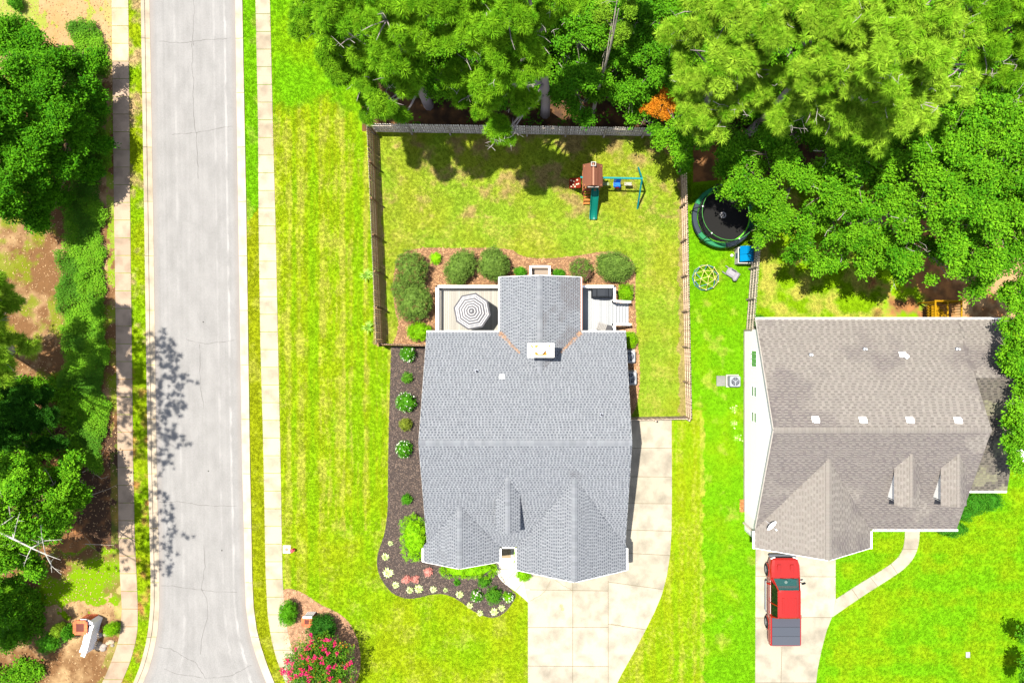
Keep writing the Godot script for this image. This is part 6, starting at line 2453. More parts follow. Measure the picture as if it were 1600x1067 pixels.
func crown(t: Node3D, base: Vector3, lobes: Array, kind: String, a: Color, b: Color, density: float) -> void:
	var set_: Array = {"leaf": leaf_mesh, "small": small_mesh, "pine": tuft_mesh}[kind]
	var sub_r: float = {"leaf": 0.46, "small": 0.32, "pine": 0.38}[kind]
	var per: float = {"leaf": 20.0, "small": 36.0, "pine": 11.0}[kind]
	var size: float = {"leaf": 0.82, "small": 1.25, "pine": 1.15}[kind]
	var places := []
	var tones := []
	for l in lobes:
		var c: Vector3 = l[0]
		var r: Vector3 = l[1]
		# a lobe is a handful of boughs, a bough a handful of sprays
		var boughs := []
		for j in maxi(3, int(3.4 * r.x * r.z)):
			var d := Vector3(rng.randfn(), rng.randfn() * 0.9 + 0.45, rng.randfn()).normalized()
			boughs.append(c + d * r * Vector3(1, 1.4, 1) * rng.randf_range(0.45, 0.9))
		var br := clampf(r.x * 0.40, 0.22, 0.62)
		var subs := int(1.75 * r.x * r.z / (sub_r * sub_r) * density) + 2
		for j in subs:
			var d := Vector3(rng.randfn(), rng.randfn() + 0.5, rng.randfn()).normalized()
			var sc: Vector3 = boughs[rng.randi() % boughs.size()] + d * br * Vector3(1, 0.7, 1) * pow(rng.randf(), 0.4)
			var rr := sub_r * rng.randf_range(0.65, 1.2)
			var shift := rng.randf_range(-0.3, 0.3)
			var n := int(per * rng.randf_range(0.7, 1.3)) + 1
			for i in n:
				var e := Vector3(rng.randfn(), rng.randfn() * 0.7 + 0.3, rng.randfn()).normalized()
				var p: Vector3 = sc + e * rr * pow(rng.randf(), 0.5) * Vector3(1, 0.6, 1)
				if p.y < 0.1:
					continue
				var s := size * rng.randf_range(0.75, 1.3)
				var bs := Basis(Vector3.UP, rng.randf() * TAU)
				if kind == "pine":
					bs = Basis(Quaternion(Vector3.UP, Vector3(e.x, 1.1, e.z).normalized())) * bs
				else:
					bs = Basis.from_euler(Vector3(rng.randfn() * 0.35, rng.randf() * TAU, rng.randfn() * 0.35))
				places.append(Transform3D(bs.scaled(Vector3(s, s, s)), p - base))
				tones.append(a.lerp(b, clampf(rng.randf() + shift, 0, 1)) * rng.randf_range(0.85, 1.15))
	copies(t, "crown", set_[rng.randi() % 3], places, tones, "stuff")


# clipped or natural shrub; the outline in pixels, its height in metres
func shrub(called: String, label: String, px: float, py: float, high: float, rx: float, rz: float, a: Color, b: Color, opts := {}) -> Node3D:
	var c := P(px, py, high * 0.55)
	var k := (H - high * 0.55) / F
	var base := Vector3(c.x, 0, c.z)
	var t := thing(called, label, opts.get("category", "shrub"), base, opts.get("group", ""))
	var r := Vector3(rx * k, high * 0.62, rz * k)
	var turn := Basis(Vector3.UP, opts.get("turn", 0.0))
	var nz := noise(int(px * 3 + py), 0.012, 2)
	var core := MB.new(base, a.lerp(b, 0.35))
	core.blob(Transform3D(turn.scaled_local(r * 0.78), c), 7, 14, nz, 0.2, -0.85)
	part(t, "inner_foliage", core.mesh(M.leaf))
	var places := []
	var tones := []
	var scale: float = opts.get("leaf", 1.0)
	var n := int(opts.get("n", 1.0) * 150.0 * (r.x + r.y) * (r.z + r.y) / (scale * scale)) + 10
	var brown: Color = opts.get("brown", Color(0.12, 0.075, 0.03))
	var brown_share: float = opts.get("brown_share", 0.0)
	for i in n:
		var d := Vector3(rng.randfn(), rng.randfn() + 0.25, rng.randfn()).normalized()
		var sq: float = opts.get("square", 0.0)
		if sq > 0.0:
			var m := maxf(absf(d.x), maxf(absf(d.y), absf(d.z)))
			d = d.lerp(d / m, sq)
		var p: Vector3 = c + turn * (d * r * (0.84 + 0.2 * nz.get_noise_3dv(d * 100.0 + c * 37.0) + rng.randf_range(-0.05, 0.12) * opts.get("loose", 1.0)))
		if p.y < 0.03:
			continue
		var s := scale * rng.randf_range(0.7, 1.25)
		places.append(Transform3D(Basis.from_euler(Vector3(rng.randfn() * 0.4, rng.randf() * TAU, rng.randfn() * 0.4)).scaled(Vector3(s, s, s)), p - base))
		var col := rand_tone(a, b)
		if brown_share > 0.0 and nz.get_noise_3dv(p * 260.0) + rng.randf_range(-0.15, 0.15) > 0.45 - brown_share:
			col = rand_tone(brown, brown * 1.5)
		tones.append(col)
	copies(t, "foliage", small_mesh[rng.randi() % 3], places, tones, "stuff")
	if opts.has("flowers"):
		var fm := MB.new()
		for i in 5:
			var a2 := TAU * i / 5
			fm.tri_out(Vector3(0, 0, 0), Vector3(cos(a2), 0.3, sin(a2)), Vector3(cos(a2 + 1.2), 0.3, sin(a2 + 1.2)), Vector3.UP)
		var fp := []
		var ft := []
		for i in opts.flower_n:
			var d := Vector3(rng.randfn(), absf(rng.randfn()) * 0.7 + 0.05, rng.randfn()).normalized()
			if opts.has("flower_dir"):
				d = (d + opts.flower_dir).normalized()
			var s: float = opts.get("flower_size", 0.05) * rng.randf_range(0.7, 1.3)
			fp.append(Transform3D(Basis.from_euler(Vector3(rng.randfn() * 0.3, rng.randf() * TAU, rng.randfn() * 0.3)).scaled(Vector3(s, s, s)), c + d * r * 1.06 - base))
			ft.append(opts.flowers * rng.randf_range(0.85, 1.1))
		copies(t, "blossom", fm.mesh(M.petal), fp, ft, "stuff")
	return t


func hosta(label: String, px: float, py: float, rpx: float, a: Color, b: Color) -> void:
	var at := P(px, py, 0.1)
	at.y = 0.0
	var t := thing("hosta", label, "plant", at, "pale hostas edging the mulch bed" if label.begins_with("cream") else "")
	var r := rpx * H / F
	var n := 22
	for i in n:
		var ang := TAU * i * 0.382 + rng.randf() * 0.3
		var f := sqrt((i + 0.5) / n)
		var e := Vector3(cos(ang), 0, sin(ang))
		var s := Vector3(-sin(ang), 0, cos(ang))
		var l := r * lerpf(0.45, 1.05, f)
		var w := l * 0.19
		var y := lerpf(0.26, 0.12, f)
		var mb := MB.new(at, rand_tone(a, b))
		var p0 := at + Vector3(0, 0.04, 0)
		var p1 := at + e * l * 0.5 + Vector3(0, y + 0.05, 0)
		var p2 := at + e * l + Vector3(0, y - 0.06, 0)
		mb.tri_out(p0, p1 + s * w + Vector3(0, 0.02, 0), p1, Vector3.UP)
		mb.tri_out(p0, p1, p1 - s * w + Vector3(0, 0.02, 0), Vector3.UP)
		mb.tri_out(p1 + s * w + Vector3(0, 0.02, 0), p2, p1, Vector3.UP)
		mb.tri_out(p1, p2, p1 - s * w + Vector3(0, 0.02, 0), Vector3.UP)
		part(t, "leaf", mb.mesh(M.leaf))


func shrubs() -> void:
	var dk := Color(0.06, 0.12, 0.018)
	var dk2 := Color(0.15, 0.245, 0.042)
	var lime := Color(0.10, 0.30, 0.004)
	var lime2 := Color(0.21, 0.42, 0.006)
	var mid := Color(0.03, 0.15, 0.006)
	var mid2 := Color(0.09, 0.28, 0.012)
	var hb := {"brown_share": 0.04}
	shrub("round_shrub", "large clipped olive shrub with brown gaps by the side fence", 642, 421, 1.7, 27, 31, dk, dk2, {"brown_share": 0.12})
	shrub("round_shrub", "large clipped olive shrub touching the deck railing corner", 645, 471, 1.7, 29, 33, dk, dk2, hb)
	shrub("round_shrub", "small olive side bulge of the clipped shrub by the deck railing", 626, 452, 1.2, 15, 17, dk, dk2, hb)
	shrub("round_shrub", "tilted oval olive shrub beside the bright lime plant", 719, 417, 1.5, 22, 31, dk, dk2, {"turn": -0.6})
	shrub("round_shrub", "round clipped olive shrub left of the garden steps", 771, 412, 1.6, 25.5, 27, dk, dk2, {})
	shrub("round_shrub", "small brownish round shrub between the garden steps and the grill deck", 907, 421, 1.2, 18.5, 19, dk, dk2, {"brown_share": 0.38, "brown": Color(0.13, 0.07, 0.05)})
	shrub("round_shrub", "wide clipped olive shrub behind the grill deck", 960, 416, 1.5, 32, 25, dk, dk2, {"turn": -0.25})
	shrub("boxwood", "bright green cube shaped shrub beside the deck steps", 977.5, 457, 0.9, 11.5, 12.5, lime * 0.8, lime2 * 0.9, {"square": 0.6})
	shrub("boxwood", "bright green shrub below the clipped pair by the short fence", 654, 518, 0.8, 20, 15, lime * 0.8, lime2, {})
	shrub("lime_shrub", "small bright lime plant in the pine straw", 681, 403, 0.5, 9, 9, lime * 1.2, lime2 * 1.2, {"loose": 1.8})
	shrub("boxwood", "small green shrub at the street side of the garden steps", 813, 425, 0.6, 10, 8, mid, mid2, {})
	shrub("boxwood", "small green shrub at the grill side of the garden steps", 873, 427, 0.6, 10, 7, mid, mid2, {})
	shrub("boxwood", "round green shrub at the house corner above the air conditioners", 985, 531, 0.9, 11, 13, lime * 0.6, lime2 * 0.9, {})
	# along the street wall of the house
	var wht := Color(0.55, 0.6, 0.5)
	shrub("hydrangea", "white flowering green shrub next to the short fence", 637, 553, 0.8, 10, 12, mid, mid2, {"flowers": wht, "flower_n": 26, "flower_size": 0.035, "flower_dir": Vector3(0, 0, 0.5), "loose": 2.0})
	shrub("hydrangea", "largest white edged green shrub in the dark mulch strip", 634.5, 628.5, 0.9, 15, 15, mid, mid2, {"flowers": wht, "flower_n": 34, "flower_size": 0.032, "loose": 1.6})
	shrub("hydrangea", "white dotted green shrub in the dark mulch beside the roof ridge end", 631, 702, 0.8, 12, 13, mid, mid2, {"flowers": wht, "flower_n": 44, "flower_size": 0.032, "flower_dir": Vector3(-0.3, 0, -0.4), "loose": 1.6})
	shrub("small_shrub", "small olive shrub between the two upper white flowered shrubs", 636, 590, 0.5, 7.5, 8, dk * 1.2, mid2, {"loose": 2.0})
	shrub("small_shrub", "small yellowish shrub between the two lower white flowered shrubs", 633, 663, 0.6, 9, 9.5, Color(0.09, 0.13, 0.01), Color(0.2, 0.24, 0.03), {"loose": 2.0})
	shrub("small_shrub", "small green ball shrub alone in the dark mulch strip", 635, 780, 0.5, 8, 8, mid, mid2, {})
	var hg := shrub("hedge", "loose bright lime hedge against the street corner of the house", 647, 840, 1.1, 19, 34, lime * 1.05, lime2 * 1.1, {"loose": 2.5, "square": 0.35, "turn": 0.1})
	hg.set_meta("category", "hedge")
	var hf := shrub("hedge", "low bright hedge below the front gable beside the hostas", 731, 889, 0.8, 45, 14, lime, lime2, {"square": 0.7, "category": "hedge"})
	shrub("boxwood", "small lime shrub where the front path meets the driveway", 818, 898, 0.6, 12, 10, lime, lime2, {"loose": 1.5})
	shrub("boxwood", "thin upright green plant strip beside the front step", 807, 874, 0.6, 2.5, 16, lime * 0.9, lime2, {})
	# mulch bed plants
	var ca := Color(0.35, 0.46, 0.13)
	var cb := Color(0.66, 0.74, 0.42)
	for q in [[610, 849, 5], [602, 870, 7], [606, 895, 9.5], [618, 914, 6.5], [640, 922, 6.5], [654, 920, 8], [677, 921, 6.5], [696, 922, 4.5], [718, 929, 7], [734, 946, 6], [750, 958, 6], [772, 956, 7.5], [784, 950, 6.5]]:
		hosta("cream edged hosta rosette at the rim of the dark mulch bed", q[0], q[1], q[2], ca, cb)
	for q in [[634, 906, 6], [649, 905, 5], [668.5, 893, 6]]:
		shrub("pink_flower", "low salmon pink flowering plant in the dark mulch bed", q[0], q[1], 0.3, q[2], q[2], Color(0.5, 0.15, 0.13), Color(0.68, 0.32, 0.27), {"category": "plant", "group": "salmon pink plants in the mulch", "loose": 2.0})
	hosta("dark green leafy plant with pointed leaves below the low hedge end", 714, 910, 7, Color(0.02, 0.10, 0.006), Color(0.06, 0.2, 0.015))
	shrub("leafy_plant", "dark green plant with yellow tips beside the front path", 756, 909, 0.6, 9, 8, Color(0.02, 0.11, 0.005), Color(0.1, 0.28, 0.02), {"loose": 3.0, "category": "plant"})
	shrub("leafy_plant", "green and maroon mottled plant among the hostas", 745, 931, 0.5, 8.5, 9, mid, mid2, {"flowers": Color(0.45, 0.42, 0.38), "flower_n": 20, "flower_size": 0.05, "category": "plant", "loose": 2.0})
	shrub("leafy_plant", "round spiky dark green plant near the front path", 771, 931, 0.7, 12, 12, Color(0.025, 0.13, 0.006), Color(0.09, 0.24, 0.015), {"loose": 2.5, "category": "plant"})
	shrub("leafy_plant", "green plant with white flowers at the tip of the mulch bed", 794, 933, 0.4, 7.5, 7, mid * 1.3, lime2, {"flowers": wht, "flower_n": 16, "flower_size": 0.05, "category": "plant", "loose": 2.0})
	# street corner
	shrub("round_shrub", "bright green flat topped clipped shrub at the pavement edge", 450, 958, 1.1, 13, 19, Color(0.05, 0.2, 0.006), Color(0.1, 0.3, 0.01), {"square": 0.4})
	shrub("round_shrub", "dark green shrub behind the pink crape myrtle", 503, 980, 1.1, 24, 20, Color(0.012, 0.07, 0.006), Color(0.04, 0.15, 0.012), {})
	# entrance across the street
	shrub("small_shrub", "yellow green shrub beside the brick entrance pillar", 92, 984, 0.9, 10, 11, Color(0.1, 0.19, 0.008), Color(0.2, 0.32, 0.02), {})
	shrub("small_shrub", "dark green shrub touching the brick entrance pillar", 107, 988, 0.9, 9, 12, mid, mid2, {})
	shrub("small_shrub", "dark spreading shrub below the pair at the entrance pillar", 76, 1004, 0.9, 17, 15, mid, mid2, {"loose": 2.0})
	shrub("small_shrub", "bright round shrub between the white entrance fence and pavement", 175, 983, 0.8, 11, 11, lime * 0.8, lime2, {})
	shrub("small_shrub", "dark green shrub at the wood edge above the entrance", 15, 985, 1.2, 22, 26, mid, mid2, {"loose": 2.0})
	shrub("small_shrub", "small green shrub in the sunny straw by the wood corner", 24, 4, 0.8, 10, 12, mid, mid2, {})
	# beside the second house
	for q in [[1506, 800, 16, 14], [1524, 787, 18, 17], [1548, 783, 17, 15], [1488, 826, 24, 12]]:
		shrub("foundation_shrub", "deep green shrub in the row round the second house corner", q[0], q[1], 0.9, q[2], q[3], Color(0.02, 0.12, 0.006), Color(0.06, 0.22, 0.012), {"group": "shrubs round the second house corner", "loose": 1.6})
	shrub("foundation_shrub", "deep green shrub between grey fence end and white wall", 1184, 499, 0.7, 12, 7, Color(0.02, 0.12, 0.006), Color(0.08, 0.24, 0.012), {"loose": 2.0})
	for q in [[1147, 640, 7, 9], [1146, 661, 7, 9], [1151, 684, 7, 7]]:
		white_clump(P(q[0], q[1]), q[2] * 0.0425)
	for q in [[574, 431], [577, 512], [588, 428]]:
		var at := P(q[0], q[1])
		var g := thing("tall_grass", "wispy pale green grass clump against the side fence", "plant", at, "grass clumps by the side fence")
		var o := part(g, "blades", blade_mesh[0])
		o.scale = Vector3(0.55, 0.8, 0.55)
		o.material_override = tinted_leaf(Color(0.2, 0.36, 0.06))
	crape_myrtle()


var tint_cache := {}
func tinted_leaf(c: Color) -> StandardMaterial3D:
	if not tint_cache.has(c):
		var m := leaf_material()
		m.vertex_color_use_as_albedo = false
		m.albedo_color = lin(c.r, c.g, c.b)
		tint_cache[c] = m
	return tint_cache[c]


func white_clump(at: Vector3, r: float) -> void:
	var t := thing("white_lily", "pale flowering clump in the side lawn near the white wall", "plant", at, "pale clumps by the white wall")
	var o := part(t, "blades", blade_mesh[1])
	o.scale = Vector3(r, 0.3, r)
	o.material_override = tinted_leaf(Color(0.2, 0.4, 0.05))
	var fm := MB.new()
	for i in 5:
		var a2 := TAU * i / 5
		fm.tri_out(Vector3(0, 0, 0), Vector3(cos(a2), 0.3, sin(a2)), Vector3(cos(a2 + 1.2), 0.3, sin(a2 + 1.2)), Vector3.UP)
	var fp := []
	var ft := []
	for i in 8:
		var d := Vector3(rng.randfn(), 0, rng.randfn()) * r * 0.5
		fp.append(Transform3D(Basis(Vector3.UP, rng.randf() * TAU).scaled(Vector3(0.05, 0.05, 0.05)), d + Vector3(0, 0.3, 0)))
		ft.append(Color(0.4, 0.5, 0.2) * rng.randf_range(0.8, 1.2))
	copies(t, "blossom", fm.mesh(M.petal), fp, ft, "stuff")


func crape_myrtle() -> void:
	var base := P(515, 1020)
	var t := thing("crape_myrtle", "crape myrtle covered in pink blossom at the street corner", "tree", base)
	var wood := MB.new(base, Color(0.36, 0.28, 0.2))
	var places := []
	var tones := []
	var pl := []
	var ptone := []
	for i in 150:
		var ang := TAU * i * 0.382
		var f := sqrt((i + 0.5) / 150.0)
		var rr := 2.35 * f
		var tipy := lerpf(3.9, 2.3, f * f) + rng.randf_range(-0.4, 0.3)
		var tip := base + Vector3(cos(ang) * rr, tipy, sin(ang) * rr)
		if i % 3 == 0:
			var m := base + Vector3(cos(ang) * rr * 0.35, tipy * 0.55, sin(ang) * rr * 0.35)
			wood.tube([base + Vector3(cos(ang) * 0.15, 0, sin(ang) * 0.15), m, tip], [0.05, 0.03, 0.01], 5, false)
		for k in 22:
			var g := pow(rng.randf(), 0.7)
			var p := base.lerp(tip, lerpf(0.45, 1.0, g)) + Vector3(rng.randfn(), rng.randfn() * 0.6, rng.randfn()) * 0.14
			p.y = maxf(p.y, 0.5)
			var s := rng.randf_range(0.35, 0.55)
			places.append(Transform3D(Basis.from_euler(Vector3(rng.randfn() * 0.4, rng.randf() * TAU, rng.randfn() * 0.4)).scaled(Vector3(s, s, s)), p - base))
			tones.append(rand_tone(Color(0.02, 0.12, 0.006), Color(0.12, 0.26, 0.015)) if rng.randf() > 0.06 else Color(0.4, 0.17, 0.02))
		if rng.randf() < 0.5:
			var n := 5 + rng.randi() % 6
			for k in n:
				pl.append(Transform3D(Basis.from_euler(Vector3(rng.randfn(), rng.randf() * TAU, rng.randfn())).scaled(Vector3.ONE * rng.randf_range(0.055, 0.095)), tip - base + Vector3(rng.randfn() * 0.07, 0.08 + rng.randf() * 0.16, rng.randfn() * 0.07)))
				ptone.append(Color(0.55, 0.03, 0.075).lerp(Color(0.6, 0.02, 0.17), rng.randf()) * rng.randf_range(0.85, 1.15))
	part(t, "trunk", wood.mesh(M.bark))
	copies(t, "crown", leaf_mesh[0], places, tones, "stuff")
	var fm := MB.new()
	for i in 7:
		var d := Vector3(rng.randfn(), rng.randfn(), rng.randfn()).normalized()
		var s := d.cross(Vector3(0.3, 0.9, 0.2)).normalized()
		fm.tri_out(d * 0.1, d + s * 0.5, d - s * 0.5, d)
		fm.tri_out(d + s * 0.5, d - s * 0.5, d * 1.3, d)
	copies(t, "blossom", fm.mesh(M.petal), pl, ptone, "stuff")


func ground_cover() -> void:
	# the ivy band across the street
	var t := thing("ivy_bank", "thick band of bright green ground cover beside the wooded pavement", "ground cover", P(135, 400))
	t.set_meta("kind", "stuff")
	var poly := PackedVector2Array()
	for q in [[119, 45], [132, 33], [150, 36], [160, 55], [162, 110], [168, 180], [166, 260], [160, 330], [160, 420], [166, 500], [170, 600], [170, 690], [160, 740], [130, 720], [108, 690], [100, 600], [100, 500], [98, 420], [102, 350], [112, 300], [118, 240], [110, 160], [116, 100]]:
		poly.append(pv(q[0], q[1]))
	var places := []
	var tones := []
	var nz := noise(61, 0.35, 3)
	var lo := Vector2(-32, -22)
	var hi := Vector2(-27, 10)
	var count := 0
	while count < 9000:
		var p := Vector2(rng.randf_range(lo.x, hi.x), rng.randf_range(lo.y, hi.y))
		var e := nz.get_noise_2d(p.x, p.y)
		if not Geometry2D.is_point_in_polygon(p + Vector2(e, e) * 0.7, poly):
			continue
		count += 1
		var s := rng.randf_range(0.4, 0.65)
		var y := 0.12 + maxf(0.0, nz.get_noise_2d(p.x * 2, p.y * 2)) * 0.7 + rng.randf() * 0.12
		places.append(Transform3D(Basis(Vector3.UP, rng.randf() * TAU).scaled(Vector3(s, s, s)), Vector3(p.x, y, p.y) - t.position))
		tones.append(rand_tone(Color(0.06, 0.20, 0.006), Color(0.15, 0.33, 0.015)).lerp(Color(0.03, 0.11, 0.01), clampf(e * 1.5 + 0.2, 0, 0.7)))
	copies(t, "ivy", leaf_mesh[1], places, tones, "stuff")
	# litter of fallen leaves and white petals across the street
	var lt := thing("leaf_litter", "scattered dry leaves on the ground across the street", "leaf litter", P(100, 500))
	lt.set_meta("kind", "stuff")
	var lm := MB.new()
	lm.quad(Vector3(-1, 0, 0), Vector3(0, 0.15, 0.5), Vector3(1, 0, 0), Vector3(0, 0.15, -0.5), Vector3.UP)
	var lp := []
	var lc := []
	for i in 9000:
		var q := P(rng.randf_range(-10, 182), rng.randf_range(0, 1067))
		var s := rng.randf_range(0.03, 0.07)
		lp.append(Transform3D(Basis.from_euler(Vector3(rng.randfn() * 0.3, rng.randf() * TAU, rng.randfn() * 0.3)).scaled(Vector3(s, s, s)), q + Vector3(0, 0.02, 0) - lt.position))
		lc.append(rand_tone(Color(0.16, 0.075, 0.03), Color(0.48, 0.33, 0.18)))
	copies(lt, "leaf", lm.mesh(M.matte), lp, lc, "stuff")
	# short grass standing on the lawns
	var gt := thing("grass", "short mown grass blades standing on the lawns", "grass", Vector3.ZERO)
	gt.set_meta("kind", "stuff")
	var bm := MB.new()
	for i in 9:
		var a := rng.randf() * TAU
		var e := Vector3(cos(a), 0, sin(a))
		var s := Vector3(-sin(a), 0, cos(a)) * 0.009
		var o := Vector3(rng.randfn(), 0, rng.randfn()) * 0.05
		var l := rng.randf_range(0.035, 0.07)
		bm.tri_out(o - s, o + s, o + e * l * 0.9 + Vector3(0, l, 0), Vector3.UP)
	for r in [[-6.6, 5.2, -0.2, 12.0], [-6.8, 2.7, -3.8, 0.5], [2.7, 6.1, -3.4, 0.0], [13.7, 28.8, -0.7, 11.6]]:
		hard.append(PackedVector2Array([Vector2(r[0], r[2]), Vector2(r[1], r[2]), Vector2(r[1], r[3]), Vector2(r[0], r[3])]))
	for p in hard:
		var bb := Rect2(p[0], Vector2.ZERO)
		for q in p:
			bb = bb.expand(q)
		hard_box.append(bb)
	var gp := []
	var gc := []
	var tries := 0
	while gp.size() < GRASS and tries < GRASS * 4:
		tries += 1
		var px := rng.randf_range(-5, 1605)
		var py := rng.randf_range(-5, 1072)
		if not grassy(px, py):
			continue
		var q := P(px, py)
		var s := rng.randf_range(0.8, 1.5)
		gp.append(Transform3D(Basis(Vector3.UP, rng.randf() * TAU).scaled(Vector3(s, s, s)), q))
		gc.append(ground_tone(q) * rng.randf_range(0.92, 1.2))
	copies(gt, "blades", bm.mesh(M.grass), gp, gc, "stuff")


var hard_box: Array[Rect2] = []
const GRASS := 120000

func grassy(px: float, py: float) -> bool:
	if px < along(WALK_L1, py):
		return false
	if px < along(KERB_L0, py):
		return true
	if px < along(KERB_R1, py):
		return false
	if px < along(WALK_R0, py):
		return true
	if px < along(WALK_R1, py):
		return false
	if py < 206 and px > 560:
		return false
	if px > 1083 and py < 290:
		return false
	if px > 1380 and py < 500:
		return false
	var w := pv(px, py)
	for i in hard.size():
		if hard_box[i].has_point(w) and Geometry2D.is_point_in_polygon(w, hard[i]):
			return false
	return true


func trees() -> void:
	var pa := Color(0.07, 0.215, 0.005)
	var pb := Color(0.185, 0.385, 0.012)
	var pc := Color(0.265, 0.435, 0.028)
	var da := Color(0.03, 0.13, 0.004)
	var db := Color(0.09, 0.26, 0.007)
	var la := Color(0.033, 0.14, 0.003)
	var lb := Color(0.115, 0.29, 0.008)
	var grey := Color(0.42, 0.36, 0.36)
	tree("pine_tree", "tall pine at the fence corner beside the street lawn", P(670, 165), [
		L(500, 40, 9, 40), L(486, 8, 9, 36), L(528, 92, 9, 42), L(566, 132, 8.5, 40), L(604, 158, 8, 34), L(556, 52, 12, 55), L(616, 96, 11.5, 50), L(604, 30, 14, 55), L(654, 46, 13, 45),
		L(540, -10, 12, 50), L(590, -40, 14, 60), L(660, -10, 14, 55), L(628, 186, 6, 17), L(585, 170, 6, 22), L(690, 10, 12, 40), L(640, 140, 8, 20), L(520, 60, 10, 36)], "pine", pa, pb, 1.0, 0.3, grey, "", 60)
	tree("pine_tree", "tall pine leaning over the middle of the grey board fence", P(852, 178), [
		L(726, 46, 13, 42), L(790, 36, 14.5, 55), L(762, 104, 12, 46), L(812, 112, 12, 42), L(838, 60, 13, 42), L(722, 112, 10, 32), L(786, 152, 9.5, 36), L(742, 0, 13, 45), L(866, 14, 13, 42), L(800, -20, 15, 60),
		L(780, 218, 7.5, 30), L(800, 205, 7.5, 26), L(758, 148, 9, 28), L(730, 150, 8.5, 24), L(826, 150, 9, 24)], "pine", pa, pb, 1.0, 0.3, grey, "", 60)
	tree("understory_tree", "dark leafed tree between the leaning pine and the vine wrapped trunk", P(900, 150), [
		L(900, 60, 7, 42), L(880, 108, 6, 32), L(912, 124, 6, 38), L(892, 12, 7.5, 45), L(885, 160, 4, 24), L(925, 30, 7, 32), L(910, 168, 4, 22)], "leaf", da, db, 1.0, 0.14, Color(0.3, 0.26, 0.22), "", 14)
	tree("vine_wrapped_tree", "slender tree wrapped in light green vine behind the grey board fence", P(926, 180), [
		L(936, 146, 3.5, 13), L(942, 112, 5.5, 19), L(948, 74, 7, 24), L(956, 36, 8.5, 28), L(964, -4, 10, 32), L(975, -40, 11, 36)], "small", Color(0.10, 0.23, 0.01), Color(0.19, 0.35, 0.02), 0.8, 0.12, Color(0.4, 0.36, 0.3))
	tree("understory_tree", "dark shaded tree behind the orange leafed sapling", P(985, 130), [
		L(1004, 60, 6.5, 40), L(1018, 112, 6, 40), L(986, 152, 5, 30), L(1034, 24, 7.5, 40), L(996, 4, 7.5, 40), L(972, 100, 5, 26), L(1010, 180, 4, 26), L(1045, 80, 7, 36), L(1040, 130, 6, 34)], "leaf", da, db, 1.0, 0.15, Color(0.3, 0.26, 0.22), "", 12)
	tree("orange_sapling", "sapling with orange leaves beside the fence corner", P(1026, 188), [L(1030, 168, 5.5, 8), L(1046, 152, 5.7, 7), L(1018, 174, 5.2, 6), L(1040, 176, 5, 6), L(1026, 158, 5.4, 5), L(1050, 162, 5.3, 5), L(1036, 150, 5.6, 5), L(1012, 168, 5, 4)], "small", Color(0.46, 0.13, 0.006), Color(0.6, 0.26, 0.02), 0.8, 0.06)
	tree("corner_tree", "light green tree overhanging the back fence corner", P(1074, 226), [
		L(1046, 212, 5, 22), L(1060, 244, 5, 16), L(1064, 262, 4.5, 9), L(1082, 214, 5, 28), L(1050, 186, 5.5, 26), L(1088, 184, 5, 26)], "leaf", la, lb, 1.0, 0.12, Color(0.33, 0.28, 0.22))
	tree("pine_tree", "broad pine beside the orange leafed sapling", P(1076, 196), [
		L(1090, 12, 13, 46), L(1142, 24, 14, 54), L(1112, 82, 13, 50), L(1072, 112, 11, 34), L(1104, 150, 11, 44), L(1152, 104, 13, 52), L(1064, 52, 11, 34), L(1136, 176, 11, 38), L(1092, 196, 9, 28), L(1188, 52, 14, 46), L(1170, 150, 11, 40), L(1118, -30, 14, 55), L(1076, 146, 10, 26)], "pine", pa.lerp(pb, 0.3), pc, 1.0, 0.28, grey, "", 40)
	tree("pine_tree", "tall pine over the trampoline side of the wood", P(1172, 206), [
		L(1232, 24, 14, 48), L(1290, 26, 15, 52), L(1262, 92, 14, 50), L(1312, 106, 14, 46), L(1272, 168, 12, 40), L(1232, 186, 11, 34), L(1304, 182, 12, 38), L(1340, 56, 14, 46), L(1250, -24, 14, 50), L(1210, 110, 12, 36), L(1248, 140, 12, 36)], "pine", pa.lerp(pb, 0.3), pc, 1.0, 0.28, grey, "", 40)
	tree("pine_tree", "tallest pale green pine in the wood behind the second house", P(1230, 224), [
		L(1372, 26, 16, 58), L(1434, 16, 16, 58), L(1402, 88, 16.5, 58), L(1352, 116, 15, 46), L(1450, 96, 15, 48), L(1382, 158, 14, 46), L(1432, 160, 14, 44), L(1322, 196, 12, 34), L(1358, 204, 12, 34), L(1484, 60, 14, 44), L(1410, -30, 16, 60), L(1476, 130, 13, 38)], "pine", pa.lerp(pb, 0.5), pc * 1.12, 1.0, 0.3, grey, "", 50)
	tree("pine_tree", "pine at the far right edge of the wood", P(1345, 180), [
		L(1520, 16, 13, 44), L(1572, 24, 13, 48), L(1542, 84, 12, 40), L(1594, 92, 11, 38), L(1560, 120, 10, 30), L(1610, 30, 12, 46), L(1600, 160, 9, 32), L(1540, -30, 13, 50)], "pine", pa, pb, 0.9, 0.25, grey, "", 40)
	tree("oak_tree", "leafy tree hanging over the trampoline", P(1192, 322), [
		L(1180, 288, 5.5, 36), L(1196, 236, 6, 40), L(1212, 336, 5, 34), L(1160, 256, 5, 34), L(1240, 280, 6.5, 40), L(1228, 360, 4.5, 24), L(1150, 300, 4, 20), L(1148, 226, 5, 26), L(1190, 355, 4, 22), L(1135, 250, 4, 22)], "leaf", la, lb, 1.15, 0.18, Color(0.3, 0.25, 0.2), "", 12)
